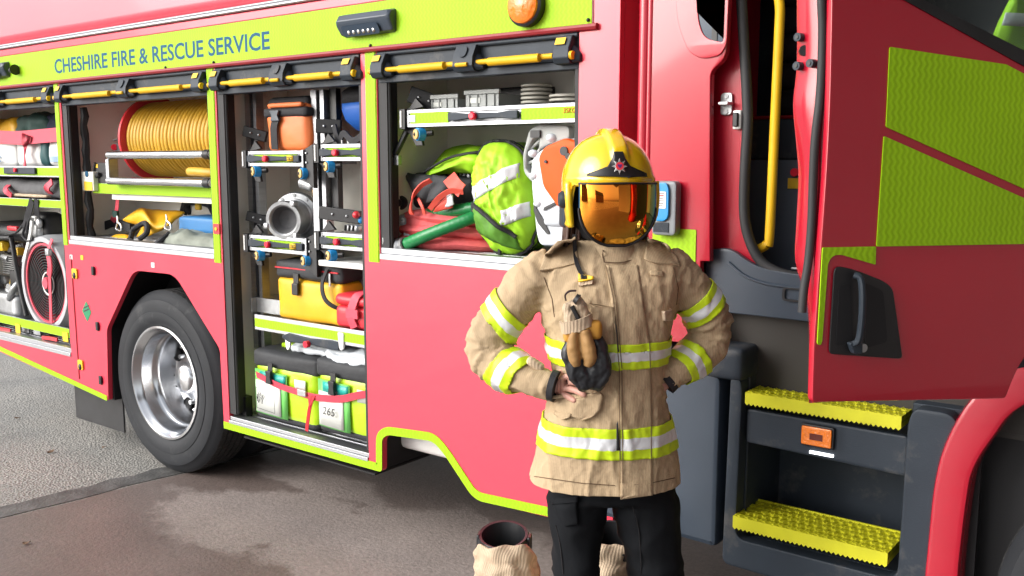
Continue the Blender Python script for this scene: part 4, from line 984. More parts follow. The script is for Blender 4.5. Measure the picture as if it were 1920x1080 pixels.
# hose reel bay: lime shelf lip and reel
XR2i = XR2-.003
shelf(174, 346, 405, 367, .10, .33, XR2i, .02)
a = R4(210, 366, 405, 378, .12); m = MB(); m.box(a[0], XR2i, .12, .43, a[2], a[3]-.002); m.build('shelf_edge', M_BEIGE, FE)
hc0, hc1 = P(236, 262, .28), P(440, 262, .28)
HR = MB(); zc = P(250, 262, .28).z; yc = .36; xa = P(229, 262, .14).x; 
HR.lathe([(.02, 0), (.24, 0), (.248, .004), (.248, .022), (.24, .026), (.10, .03)], (xa, yc, zc), (1, 0, 0), 48); reel = HR.build('hose_reel', M_REDP, FE)
m = MB(); prof = [(.05, .02)]; k = 30; x_ = .03; pw = .034
for i in range(k):
    for j in range(7):
        a = PI*j/6; prof.append((.205+.012*math.sin(a)+.004*noise.noise(V((i*1.3, 0, 0))), .03+pw*i+pw*.5*(1-math.cos(a))))
prof.append((.05, .03+pw*k))
m.lathe(prof, (xa, yc, zc), (1, 0, 0), 56); m.build('hose', M_YHOSE, reel, sharp=60)
m = MB(); m.lathe([(.215, -.004), (.225, -.012), (.235, -.004)], (xa, yc, zc), (1, 0, 0), 40); m.lathe([(.0, -.006), (.06, -.006), (.06, .0)], (xa, yc, zc), (1, 0, 0), 24); m.build('flange', M_BLACK, reel)
for (y0, y1) in ((291, 291), (339, 339)):
    m = MB(); A, B = P(204, y0, .05), P(396, y1+1, .05); B.x = min(B.x, XR2-.01); B.z = A.z; m.tube([A, A+V((.004, 0, 0)), B-V((.004, 0, 0)), B], [.018, .022, .022, .018], 16); m.tube([B-V((.05, 0, 0)), B-V((.002, 0, 0))], .025, 14, 1); m.build('roller_bar', [M_CHROME, M_BLACK], reel)
m = MB(); A, B = P(205, 298, .06), P(214, 340, .06); m.box(A.x-.012, A.x+.022, .04, .10, B.z, A.z); m.box(P(388, 0, .06).x-.01, P(388, 0, .06).x+.02, .045, .07, B.z+.05, A.z-.01); m.build('roller_frame', M_ALU, reel, bevel=.004)
m = MB(); c = P(378, 322, .06); m.tube([c+V((-.11, .04, -.005)), c+V((-.10, .0, 0)), c+V((-.03, -.006, 0)), c+V((.06, .0, -.004)), c+V((.12, .02, -.01))], .023, 12, smooth=5); m.build('hose_end', M_YHOSE, reel)
m = MB(); x0, x1, z0, z1 = R4(173, 305, 203, 343, .10); m.box(x0, x1, .10, .16, z0, z1*.5+z0*.5); m.box(x0+.02, x1-.02, .10, .15, (z0+z1)/2+.001, z1); m.tube([(x0+.03, .095, z0+.03), (x0+.1, .09, z0+.05)], .012, 8); m.tube([(x0+.02, .095, z1-.06), (x0+.05, .095, z1+.0)], .008, 8); m.box(x0+.03, x0+.07, .098, .0995, z1-.03, z1-.008, 1); m.build('reel_control', [M_BLACK, M_STICK], FE, bevel=.004)
q = P(214, 276, .12); m = MB(); m.cyl(q, q+V((.02, -.01, 0)), .018, 12, 0); m.tube([q+V((-.0, 0, .04)), q+V((.05, 0, .045))], .005, 6, 1); m.box(q.x, q.x+.06, .12, .18, q.z-.05, q.z+.02, 1); m.build('reel_valve', [M_RBTN, M_BLACK], FE)
m = MB(); x0, x1, z0, z1 = R4(153, 322, 175, 358, .07); m.box(x0, x1, .07, .12, z0, z1); jb = m.build('junction_box', M_BEIGE, FE, bevel=.005)
m = MB(); m.box(x0+.03, x1-.012, .0675, .0695, z0+.004, z0+.055); m.build('warning_label', M_STICK, jb); m = MB(); m.cyl(((x0+x1)/2, .0695, z0+.10), ((x0+x1)/2, .067, z0+.10), .018, 14); m.build('round_label', M_INK, jb)
m = MB(); pts = [(XL2+.065, .10+.004*math.sin(i*2.2), 2.05-.05*i) for i in range(17)]; m.tube([V(p)+V((.006*math.sin(i*1.7), 0, 0)) for i, p in enumerate(pts)], [.02+.005*(i % 2) for i in range(17)], 8); m.build('cable_chain', M_BLACK, FE)
m = MB(); q0, q1, q2 = P(221, 368, .2), P(218, 398, .2), P(211, 415, .24); m.strap([q0, q1, q2], .035, .004, (1, 0, 0)); m.box(q1.x-.02, q1.x+.03, .185, .2, q1.z-.03, q1.z+.01, 1); m.build('tie_down_strap', [M_PINK, M_DARKGREEN], FE)
# rear locker shelves
shelf(-60, 311, 106, 331, .06, .35, XR1-.005, .1); shelf(-60, 371, 108, 386, .06, .35, XR1-.005, .05)
a = R4(9, 316, 67, 325, .05); m = MB(); m.box(a[0], a[1], .042, .056, a[2]-.004, a[3]+.006); rh = m.build('shelf_handle', M_GREY, FE, bevel=.003)
q = P(30, 319, .04); m = MB(); m.cyl(q, q+V((0, -.012, 0)), .013, 12); m.build('release_button', M_RBTN, rh)
# bottom tray of the rear locker
za, zb = P(0, 601, .06).z, P(0, 585, .06).z; 
x0 = -6.9; x1 = XR1-.005; za = P(60, 618, .06).z; zb = P(60, 605, .06).z
m = MB(); m.box(x0, x1, .06, .41, za+.01, za+.022); m.box(x0, x1, .06, .072, za, zb+.012); t = m.build('shelf', M_ALU, FE)
m = MB(); m.box(x0+.003, x1-.003, .057, .0595, za+.002, zb+.010); m.build('reflective_strip', M_LIME, t)
for px, py in ((33, 616), (122, 632)):
    q = P(px, py, .05); m = MB(); m.box(q.x-.035, q.x+.03, .052, .0555, q.z-.03, q.z+.03); m.build('load_label', M_STICK, t)
for px in (49, 70):
    q = P(px, 630, .09); m = MB(); m.box(q.x-.05, q.x+.04, .09, .10, .605, za+.009); m.box(q.x-.05, q.x-.042, .10, .3, .605, za+.009); m.build('tray_leg', M_STEEL, t)
for px, py in ((10, 617), (98, 634)):
    A, B = P(px-18, py-1, .05), P(px+10, py+3, .05); m = MB(); m.strap([A, (A+B)/2+V((0, -.01, .006)), B], .022, .012, (0, 0, 1)); m.build('pull_handle', M_REDP, t)
m = MB(); m.box(-6.9, XR1-.02, .56, .58, .7, 1.5); m.build('locker_liner', M_BEIGE, FE)
# gauges, knob and coupling on the left cheek of the front locker
for i, (px, py, r_, M_) in enumerate(((749, 380, .034, M_BLACK), (756, 412, .026, M_STEEL), (770, 438, .03, M_STEEL))):
    q = P(px, py, .14); m = MB(); ax = V((.55, -.83, 0)); m.lathe([(r_*.75, .03), (r_, .02), (r_, -.01), (r_*.85, -.022), (r_*.5, -.020), (r_*.45, -.03), (0, -.03)], q, (-.55, .83, 0), 20); 
    if i == 1: m.ball(q+ax*.018, r_*.5, 1, 6)
    m.build(('shut_off_knob', 'gauge', 'hose_coupling')[i], [M_, M_BLACK], FE)
m = MB(); x0, x1, z0, z1 = R4(738, 360, 790, 472, .2); m.box(x0, x1, .20, .205, z0, z1); m.build('cheek_plate', M_BEIGE, FE)
for (px0, px1, py0, py1) in ((738, 742, 430, 470),):
    A, B = P(717, 432, .02), P(716, 470, .02); m = MB(); m.tube([A, (A+B)/2+V((.02, -.01, 0)), B], .006, 8, smooth=4); m.build('track_spring', M_STEEL, FE)

# ================================================================== EQUIPMENT (things of their own)
def at_(px, py, Y): return P(px, py, Y)
def new(name, label, cat, px, py, Y, group=None): return thing(name, label, cat, P(px, py, Y), group)
# --- middle locker
T = new('canvas_bag', 'orange canvas bag with black strap and buckle standing on the upper left slide tray', 'bag', 540, 282, .15)
x0, x1, z0, z1 = R4(499, 192, 577, 284, .10)
m = MB(); m.soft(((x0+x1)/2, .20, (z0+z1)/2), (x1-x0, .20, z1-z0), rad=.03, bulge=.012, amp=.006, freq=9, n=14); m.build('bag_body', M_ORANGE, T, sharp=None)
m = MB(); h = z1-z0; m.soft(((x0+x1)/2, .20, z0+h*.80), (x1-x0+.012, .225, h*.2), rad=.012, bulge=.008, n=10); m.soft(((x0+x1)/2-.002, .205, z1+.004), (x1-x0-.01, .19, .05), rad=.02, n=8); m.build('bag_flap', M_BLKC, T, sharp=None)
m = MB(); m.soft(((x0+x1)/2+.01, .092, z0+h*.945), ((x1-x0)*.82, .03, h*.10), rad=.012, n=8); m.build('flap_panel', M_ORANGE, T, sharp=None)
m = MB(); xs = x0+(x1-x0)*.31; m.strap([(xs+.02, .082, z0+h*.72), (xs, .072, z0+h*.5), (xs-.005, .078, z0+.01)], .048, .005, (1, 0, 0)); m.build('strap', M_BLKC, T)
m = MB(); m.plate(rounded([(xs-.028, z0+h*.84), (xs+.045, z0+h*.84), (xs+.03, z0+h*.74), (xs+.045, z0+h*.62), (xs-.02, z0+h*.62), (xs-.012, z0+h*.74)], .008), [], XZ, .066, .080, bevel=.003); m.build('buckle', M_BLUEGREY, T)
m = MB(); m.soft((x1+.02, .2, z0+h*.55), (.03, .06, .09), rad=.01, n=6); m.build('side_tab', M_SILT, T)
T = new('canvas_bag', 'blue canvas bag with dark drawstring skirt on the upper right slide tray', 'bag', 650, 268, .15)
x0, x1, z0, z1 = R4(618, 190, 704, 262, .10)
m = MB(); xc = (x0+x1)/2
prof = [(0, .08), (.12, .16), (.3, .6), (.55, .9), (.8, 1), (1, 1)]
def ring_(z, wf, n=28): return [V((xc+(x1-x0)/2*wf*sgn(math.cos(a))*abs(math.cos(a))**.6, .24+.11*wf*sgn(math.sin(a))*abs(math.sin(a))**.6, z+.006*noise.noise(V((a*2, z*9, 0))))) for a in [2*PI*i/n for i in range(n)]]
m.loft([ring_(z0+(z1-z0)*t, w) for t, w in prof]); m.build('bag_body', M_BLUEC, T, sharp=None)
m = MB(); m.loft([ring_(z1-.002, 1.02), ring_(z1+.05, 1.0), ring_(z1+.07, .8), ring_(z1+.075, .1)]); m.build('bag_rim', M_BLKC, T, sharp=None)
m = MB()
for sg in (1,): 
    q = [(x0-.005, .13, z1-.10), (x0+.03, .125, z1-.17), (x0+.07, .12, z0+.03), (xc-.01, .115, z0-.005), (xc+.07, .118, z0+.03), (xc+.10, .12, z1-.16), (x1-.02, .13, z1-.1)]
    m.strap(q, .03, .008, (0, 0, 1)); 
m.build('skirt_trim', M_BLKC, T)
m = MB(); m.tube([(xc-.05, .12, z0+.0), (xc-.03, .115, z0-.055), (xc+.03, .115, z0-.058), (xc+.055, .12, z0+.0)], .006, 8, smooth=5); m.tube([(xc-.09, .12, z0), (xc-.09, .12, z0-.06)], .004, 6); m.build('drawcord', M_WHITE, T)
# suction coupling
T = new('hose_adaptor', 'large cast alloy hose adaptor with open round mouth on the lower left slide tray', 'coupling', 540, 446, .15)
c = P(531, 413, .06); ax = V((-.42, .90, .05)).normalized()
m = MB(); R_ = .092
m.lathe([(R_*.70, .09), (R_*.72, .006), (R_*.80, 0), (R_*.97, 0), (R_, .008), (R_, .03), (R_*.92, .034), (R_*.92, .12), (R_*1.0, .125), (R_*1.02, .2)], c, ax, 40, 0); b0 = m.build('coupling_body', M_STEEL, T)
m = MB(); m.lathe([(R_*.71, .016), (R_*.5, .05), (0, .06)], c, ax, 32); m.build('mouth', M_GRYC, T)
m = MB(); m.lathe([(R_*1.01, .13), (R_*1.28, .135), (R_*1.33, .145), (R_*1.33, .165), (R_*1.28, .172), (R_*1.0, .176)], c, ax, 40)
u = V((0, 0, 1)); u = (u-ax*u.dot(ax)).normalized(); w = ax.cross(u)
for i in range(10): a = 2*PI*i/10; q = c+ax*.138+(u*math.cos(a)+w*math.sin(a))*R_*1.17; m.cyl(q, q-ax*.010, .008, 8)
m.build('flange', M_STEEL, T)
for a in (.6, 2.5, 4.4):
    m = MB(); q = c+(u*math.cos(a)+w*math.sin(a))*R_*1.02; m.soft(q+ax*.012, (.035, .03, .03), rad=.008, n=5); m.build('coupling_lug', M_STEEL, T)
q = P(585, 350, .22); T2 = thing('branch_nozzle', 'small grey metal nozzle hung high behind the big hose adaptor', 'nozzle', q)
m = MB(); m.tube([q+V((-.06, 0, .02)), q+V((0, 0, .0)), q+V((.05, .02, .06))], [.035, .028, .03], 14); m.build('nozzle_body', M_STEEL, T2)
m = MB(); m.tube([q+V((.01, .01, -.02)), q+V((.06, .03, -.04))], .03, 12); m.build('collar', mat('brass', (.4, .25, .1), .4, metal=.8), T2)
# small clutter on the lower right tray
T = new('tool_clip', 'small silver clip tool lying on the lower right slide tray', 'tool', 668, 436, .1)
q = P(664, 428, .08); m = MB(); m.soft(q, (.09, .05, .035), rad=.014, n=6); m.build('clip_body', M_STEEL, T, sharp=None)
m = MB()
for i in range(3): m.tube([q+V((-.03+.025*i, -.028, -.01)), q+V((-.025+.025*i, -.028, .014))], .005, 6)
m.build('clip_ridge', M_BLACK, T)
# yellow and black bags
def ybag(px0, py0, px1, py1, Y, dep, label, lid=.3, clip=True, cat='bag'):
    x0, x1, z0, z1 = R4(px0, py0, px1, py1, Y); h = z1-z0; w = x1-x0
    T = thing('holdall_bag', label, cat, ((x0+x1)/2, Y+dep/2, z0))
    m = MB(); m.soft(((x0+x1)/2, Y+dep/2, z0+h*(1-lid)/2), (w, dep, h*(1-lid)), rad=.02, bulge=.01, amp=.007, freq=8, n=14, seed=px0); m.build('bag_body', M_YELC, T, sharp=None)
    m = MB(); m.soft(((x0+x1)/2, Y+dep/2, z1-h*lid/2), (w+.008, dep+.01, h*lid), rad=.02, bulge=.008, amp=.006, freq=9, n=12, seed=py0); m.build('bag_lid', M_CHAR if clip else M_GRYC, T, sharp=None)
    if clip:
        xs = x0+w*.36; m = MB(); m.strap([(xs, Y-.016, z1-h*.2), (xs, Y-.018, z0+h*.55)], .036, .006, (1, 0, 0), smooth=0); m.plate(rounded(rect(xs-.022, xs+.022, z0+h*.44, z0+h*.64), .008), [], XZ, Y-.030, Y-.016, bevel=.004); m.build('buckle', M_BLACK, T)
        m = MB(); m.tube([(x0+.01, Y-.012, z1-h*lid*.42), (x1-.01, Y-.012, z1-h*lid*.42)], .004, 6); m.build('zip', M_REDP, T)
    return T, x0, x1, z0, z1
T, x0, x1, z0, z1 = ybag(519, 492, 641, 604, .12, .26, 'large yellow holdall with charcoal lid and black buckle on the lime edged shelf')
m = MB(); h = z1-z0; xs = x1-.055; m.strap([(xs-.02, .10, z1-.02), (xs-.035, .08, z0+h*.68), (xs-.01, .075, z0+h*.45), (xs+.05, .09, z0+h*.33), (xs+.10, .13, z0+h*.32)], .022, .006, (1, 0, .4)); m.build('carry_handle', M_BLKC, T)
q = P(618, 525, .1); m = MB(); m.box(q.x-.006, q.x+.006, .098, .104, q.z-.03, q.z+.03); m.build('zip_pull', M_STEEL, T)
T, *_ = ybag(640, 508, 700, 566, .26, .2, 'smaller yellow holdall behind the red plastic case', lid=.62, clip=False)
T = new('folded_cover', 'folded orange yellow cover on top of the large yellow holdall', 'cover', 560, 490, .25)
m = MB(); a = R4(548, 484, 596, 494, .22); m.soft(((a[0]+a[1])/2, .30, a[3]-.02), (a[1]-a[0]+.05, .14, .045), rad=.02, amp=.008, n=10); m.build('cover_cloth', M_YELC, T, sharp=None)
T = new('tool_case', 'pink red hard plastic case with a strap over its lid, right of the yellow holdall', 'case', 655, 616, .12)
x0, x1, z0, z1 = R4(627, 552, 700, 618, .08); h = z1-z0
m = MB(); m.soft(((x0+x1)/2, .20, z0+h*.32), (x1-x0, .24, h*.64), rad=.025, n=10, bulge=.003); m.build('case_body', M_REDP, T, sharp=None)
m = MB(); m.soft(((x0+x1)/2, .20, z0+h*.80), (x1-x0+.006, .246, h*.34), rad=.03, n=10, bulge=.004); m.build('case_lid', M_REDP, T, sharp=None)
m = MB(); xs = x0+(x1-x0)*.50; m.strap([(xs+.06, .20, z1+.008), (xs+.035, .09, z1+.004), (xs+.01, .066, z0+h*.7), (xs+.0, .064, z0+h*.35), (xs+.015, .07, z0+.012)], .048, .006, (1, 0, 0)); m.strap([(xs-.03, .064, z0+h*.46), (xs+.05, .060, z0+h*.47)], .04, .008, (0, 0, 1), smooth=0); m.build('case_strap', M_PINK, T)
m = MB(); m.tube([(xs+.0, .16, z1+.02), (xs+.03, .16, z1+.045), (xs+.14, .16, z1+.045)], .008, 8, smooth=3); m.build('case_handle', M_BLACK, T)
# two green medical bags
def medbag(px0, py0, px1, py1, Y, dep, label, teal_left, mark, white):
    x0, x1, z0, z1 = R4(px0, py0, px1, py1, Y); h = z1-z0; w = x1-x0; xc = (x0+x1)/2
    T = thing('medical_bag', label, 'bag', (xc, Y+dep/2, z0), 'green medical bags on the locker floor')
    m = MB(); m.soft((xc, Y+dep/2, z0+h*.43), (w, dep, h*.80), rad=.03, bulge=.012, amp=.007, freq=7, n=16, seed=px0*.1); m.build('bag_body', M_LIMEV, T, sharp=None)
    m = MB(); m.soft((xc, Y+dep/2, z0+.022), (w+.004, dep+.004, .045), rad=.02, bulge=.006, n=8); m.build('bag_base', M_BLKC, T, sharp=None)
    m = MB(); m.soft((xc, Y+dep/2, z0+h*.86), (w+.016, dep+.014, h*.24), rad=.02, bulge=.008, amp=.005, n=12, seed=3); m.build('bag_lid', M_CHAR, T, sharp=None)
    m = MB(); m.soft((xc+w*.05, Y+dep*.55, z1+.008), (w*.7, dep*.5, .03), rad=.012, n=8, amp=.006); m.build('lid_piping', M_LIMEV, T, sharp=None)
    m = MB(); yb = Y-.018
    def pan(u0, u1, v0, v1, w0, mi):
        n = 8; rows = []
        for i in range(n+1):
            u = u0+(u1-u0)*i/n; f = -(.014*(1-(2*u-1)**2)); rows.append([V((x0+w*u, yb+.010+f+w0, z0+h*v)) for v in (v0, (v0+v1)/2, v1)])
        m.loft(rows, mi, cap=False, closed=False)
    pan(.02, .58, .09, .71, .0, 0); pan(.12, .56, .56, .69, -.003, 1); pan(.04, .48, .11, .56, -.004, 2)
    if white: pan(.70, .86, .52, .68, -.002, 2)
    o = m.build('pocket_panel', [M_GREENB, M_TEAL, M_PAPER], T, sharp=None, weld=0); s = o.modifiers.new('s', 'SOLIDIFY'); s.thickness = .002
    m = MB(); f = lambda u, v, w_: (u, yb-.006-.014*(1-(2*((u-x0)/w)-1)**2)+w_, v)
    if mark: text(m, mark, f, x0+w*.16, x0+w*.38, z0+h*.28, z0+h*.38, -.003, .0008, shear=.15)
    else:
        for i in range(7):
            a = random.random()*3; cx, cz = x0+w*(.13+.10*random.random()), z0+h*(.30+.12*random.random())
            m.tube([V(f(cx+.018*math.cos(a+k*.9), cz+.022*math.sin(a*1.7+k*1.1), -.002)) for k in range(4)], .0014, 5, smooth=3)
        m.tube([V(f(x0+w*u, z0+h*v, -.001)) for u, v in ((.09, .17), (.09, .46), (.41, .45), (.41, .16), (.09, .17))], .001, 5)
    m.build('handwriting', M_BINK, T, sharp=30)
    xs = x0+w*.34; m = MB(); m.strap([(xs, yb-.012, z0+h*.84), (xs, yb-.016, z0+h*.60)], .034, .005, (1, 0, 0), smooth=0); m.plate(rounded([(xs-.022, z0+h*.74), (xs+.022, z0+h*.74), (xs+.015, z0+h*.66), (xs+.022, z0+h*.56), (xs-.022, z0+h*.56), (xs-.015, z0+h*.66)], .006), [], XZ, yb-.030, yb-.016, bevel=.003); m.build('buckle', M_BLACK, T)
    return T
medbag(480, 662, 595, 796, .07, .30, 'green medical bag with a scribbled white panel, left of the bag marked 265', 0, None, 1)
medbag(598, 678, 712, 822, .045, .30, 'green medical bag marked 265 beside the locker right edge', 1, '265', 1)
T = new('webbing_strap', 'pink red webbing strap stretched across both green medical bags', 'strap', 590, 735, .03)
m = MB(); m.strap([P(481, 702, .045), P(520, 722, .036), P(560, 736, .03), P(578, 742, .028), P(600, 746, .012), P(640, 748, .010), P(672, 741, .012), P(700, 738, .02)], .034, .004, (0, -.25, 1)); m.build('strap_band', M_PINK, T)
m = MB(); A = P(572, 739, .015); m.plate(rounded(rect(A.x-.055, A.x+.005, A.z-.014, A.z+.016), .005), [], XZ, .012, .022, bevel=.002); m.build('strap_buckle', M_STEEL, T)
m = MB(); m.strap([P(588, 744, .012), P(583, 756, .012), P(579, 775, .02), P(575, 808, .03)], .018, .004, (1, .2, 0)); m.plate(rounded([(P(592, 742, .012).x, P(592, 742, .012).z), (P(578, 742, .012).x, P(578, 742, .012).z), (P(580, 765, .012).x, P(580, 765, .012).z)], .004), [], XZ, .009, .012); m.build('strap_tail', M_REDP, T)
def crumple(name, label, pxs, Y, dep, th, M_, cat='bag', seed=0):
    x0, x1, z0, z1 = R4(*pxs, Y); T = thing(name, label, cat, ((x0+x1)/2, Y+dep/2, z0))
    m = MB(); m.soft(((x0+x1)/2, Y+dep/2, (z0+z1)/2), (x1-x0, dep, z1-z0), rad=.03, bulge=.012, amp=th, freq=16, n=20, seed=seed); m.build('bag_film', M_, T, sharp=None); return T
crumple('plastic_bag', 'crumpled clear plastic bag on top of the left green medical bag', (545, 650, 622, 668), .12, .22, .016, M_CLEAR, seed=2)
crumple('plastic_bag', 'crumpled clear plastic bag on top of the medical bag marked 265', (608, 664, 705, 692), .06, .24, .022, M_CLEAR, seed=5)

# --- hose reel locker, lower shelf
T = new('rescue_harness', 'orange yellow harness with black straps and clips on the shelf below the hose reel', 'harness', 255, 455, .2)
m = MB()
def cloth(pxy, Y, amp, seed, mi=0):
    """a draped patch through a grid of picture points, each with its own depth"""
    rows = [[P(a, b, Y+d) for a, b, d in r] for r in pxy]
    # refine both ways
    rows = [catmull(r, 4) for r in rows]; cols = [catmull([r[j] for r in rows], 4) for j in range(len(rows[0]))]
    rr = [[cols[j][i]+V((0, amp*noise.noise(cols[j][i]*14+V((seed, 0, 0))), amp*.6*noise.noise(cols[j][i]*11+V((0, seed, 0))))) for j in range(len(cols))] for i in range(len(cols[0]))]
    m.loft(rr, mi, cap=False, closed=False)
cloth([[(228, 412, 0), (262, 390, .05), (285, 392, .08), (345, 396, .1)], [(232, 414, 0), (268, 396, -.01), (286, 408, .01), (330, 408, .06)], [(262, 425, 0), (275, 412, -.04), (292, 425, -.03), (316, 422, .0)], [(256, 445, .0), (272, 442, -.03), (286, 438, -.03), (304, 432, 0)]], .20, .012, 1)
cloth([[(200, 450, 0), (215, 440, 0), (242, 440, 0)], [(202, 456, -.03), (218, 452, -.04), (240, 454, -.03)], [(204, 458, 0), (220, 460, 0), (240, 458, 0)]], .16, .006, 4)
o = m.build('harness_cloth', M_YELC, T, sharp=None, weld=0); s = o.modifiers.new('s', 'SOLIDIFY'); s.thickness = .012
m = MB(); m.tube([P(170, 452, .10), P(172, 440, .16), P(190, 420, .26), P(240, 420, .28), P(252, 430, .2)], .016, 8, smooth=6); m.tube([P(168, 446, .10), P(180, 455, .06), P(215, 460, .05), P(245, 458, .07)], .013, 8, smooth=6); m.tube([P(245, 448, .08), P(250, 432, .12), P(272, 418, .16), P(276, 435, .12), P(262, 448, .1)], .016, 8, smooth=6); m.tube([P(242, 450, .06), P(262, 462, .03), P(285, 462, .03), P(305, 448, .06), P(318, 438, .1)], .016, 8, smooth=6)
m.strap([P(180, 430, .2), P(215, 418, .25), P(245, 428, .2)], .05, .008, (0, 0, 1)); m.strap([P(262, 460, .04), P(290, 468, .02), P(325, 470, .02)], .03, .006, (0, -.5, .8)); m.build('harness_strap', M_BLKC, T)
for px, py in ((224, 422), (316, 420)):
    q = P(px, py, .12); m = MB(); m.tube([q+V((-.02, 0, .05)), q+V((.0, -.01, .02)), q+V((-.02, -.01, -.02)), q+V((.03, -.01, -.03)), q+V((.035, -.01, 0)), q+V((0, -.01, .02))], .005, 6, smooth=4); m.build('karabiner', M_CHROME, T)
T = new('stretcher_mat', 'flat blue padded block on the right of the shelf below the hose reel', 'mat', 370, 440, .3)
a = R4(327, 408, 430, 440, .16); m = MB(); m.soft(((a[0]+XR2)/2, .34, (a[2]+a[3])/2), (XR2-a[0], .32, a[3]-a[2]), rad=.02, amp=.003, n=10); m.build('mat_body', mat('blue_vinyl', (.03, .17, .40), .5, var=.1), T, sharp=None)
T = new('folded_blanket', 'sage grey crumpled sheet in front of the flat blue block', 'blanket', 350, 470, .15)
a = R4(296, 440, 430, 476, .05); m = MB(); m.soft(((a[0]+XR2)/2, .16, (a[2]+a[3])/2), (XR2-a[0], .20, a[3]-a[2]), rad=.04, amp=.024, freq=11, bulge=.0, n=22); m.build('sheet_cloth', M_KHAKI, T, sharp=None)
T = new('coiled_straps', 'black coiled straps with a yellow tag behind the flat blue block', 'straps', 370, 390, .45)
m = MB(); 
for i in range(3): m.tube([P(342+8*i, 400, .45), P(350, 376+3*i, .42), P(370, 374+2*i, .42), P(392, 384, .4), P(402, 400, .42)], .02, 8, smooth=5)
m.build('strap_coil', M_BLKC, T)
q = P(372, 388, .38); m = MB(); m.soft(q, (.05, .02, .035), rad=.008, n=5); m.build('tag', M_STICK, T)

# --- front locker, upper tray
def crate(px0, py0, px1, py1, Y, label):
    x0, x1, z0, z1 = R4(px0, py0, px1, py1, Y); T = thing('tray_crate', label, 'crate', ((x0+x1)/2, Y+.1, z0), 'grey crates on the top slide tray')
    m = MB(); m.box(x0, x1, Y, Y+.01, z0, z1-.012); m.box(x0, x1, Y+.22, Y+.23, z0, z1-.012); m.box(x0, x0+.01, Y+.0105, Y+.2195, z0, z1-.012); m.box(x1-.01, x1, Y+.0105, Y+.2195, z0, z1-.012); m.box(x0, x1, Y, Y+.23, z0-.01, z0-.0005)
    m.box(x0-.006, x1+.006, Y-.006, Y+.006, z1-.0115, z1+.006); m.box(x0-.006, x1+.006, Y+.224, Y+.236, z1-.0115, z1+.006)
    for i in range(4): xx = x0+(x1-x0)*(i+.5)/4; m.box(xx-.004, xx+.004, Y-.006, Y-.0005, z0, z1-.013)
    m.build('crate_shell', M_GLAZ, T, bevel=.002)
    m = MB(); m.box(x0+.015, x0+(x1-x0)*.45, Y-.003, Y-.001, z0+.015, z1-.025); m.build('crate_label', M_PAPER, T); return T
M_GLAZ = mat('grey_crate_plastic', (.36, .38, .37), .5, var=.1)
crate(805, 180, 858, 207, .14, 'smaller grey plastic crate at the left of the top slide tray'); crate(873, 171, 935, 200, .14, 'larger grey plastic crate beside the stack of white lids')
T = new('black_case', 'dark box standing behind the grey crates on the top slide tray', 'box', 950, 185, .3)
a = R4(848, 172, 968, 197, .24); m = MB(); m.soft(((a[0]+a[1])/2+.05, .42, (a[2]+a[3])/2+.01), (a[1]-a[0], .12, a[3]-a[2]+.03), rad=.01, n=6); m.build('case_body', M_BLACK, T)
def lidstack(px, py, r, k, label):
    q = P(px, py, .22); T = thing('lid_stack', label, 'lids', q, 'white round lids on the top slide tray')
    for i in range(k):
        m = MB(); z = q.z+.016*i; m.lathe([(0, z+.012), (r*.9, z+.012), (r, z+.009), (r, z+.002), (r*.92, z)], (q.x, q.y, 0), (0, 0, 1), 32); m.build('lid', M_BONE, T)
lidstack(1006, 195, .062, 5, 'tall stack of bone coloured round lids on the top slide tray'); lidstack(1066, 191, .075, 2, 'low pair of round lids at the right end of the top slide tray')
# --- front locker, floor
T = new('layflat_hose', 'coiled pink red lay flat hose on the floor of the front locker', 'hose', 860, 470, .25)
m = MB(); cxy = P(850, 470, .30); zs = ZB4+.045
zt = P(850, 420, .15).z
LAY = 3; hh = .05
for i in range(LAY):
    rx = .29-.018*i; ry = .155-.012*i; pts = []
    for j in range(49):
        a = 2*PI*j/48; pts.append(V((cxy.x+.02*i+rx*math.cos(a)+.008*noise.noise(V((a, i, 0))), .305+ry*math.sin(a), zs+hh*(i+.5)+.016*noise.noise(V((math.cos(a)*1.4, math.sin(a)*1.4, i*3.1))))))
    m.tube(pts, 1, 12, flat=(hh*.60, .075), up=(0, 0, 1), cap=False)
m.loft([[V((cxy.x+.25*math.cos(2*PI*j/24), .28+.17*math.sin(2*PI*j/24), z)) for j in range(24)] for z in (zs, zs+hh*2.7)])
m.build('hose_coil', M_RHOSE, T, sharp=60)
T = new('suction_hose', 'ribbed green hose with a metal coupling lying over the pink red hose', 'hose', 800, 440, .1)
def ribbed(path, r, k):
    pts = catmull(path, k); rs = [r*(1+.035*math.sin(i*2.4)) for i in range(len(pts))]; m.tube(pts, rs, 14)
m = MB(); ribbed([P(756, 460, .06), P(800, 441, .05), P(860, 418, .09), P(900, 404, .15), P(950, 396, .30)], .026, 14); ribbed([P(800, 404, .16), P(850, 396, .14), P(900, 388, .16), P(950, 380, .25)], .026, 14); m.build('hose_tube', M_GHOSE, T, sharp=None)
q = P(752, 461, .055); ax = (P(756, 460, .06)-P(800, 441, .05)).normalized(); m = MB(); m.lathe([(.0, .03), (.03, .03), (.036, .02), (.036, .0), (.028, -.01), (.032, -.018), (.032, -.03), (.026, -.034)], q, ax, 20); m.build('coupling', M_STEEL, T)
T = new('kit_bag', 'black bag with coral red trim resting on the green hose', 'bag', 830, 395, .2)
m = MB(); x0, x1, z0, z1 = R4(760, 328, 882, 402, .16); m.soft(((x0+x1)/2, .28, (z0+z1)/2), (x1-x0, .2, z1-z0), rad=.05, amp=.022, freq=7, n=16); m.build('bag_body', M_BLKC, T, sharp=None)
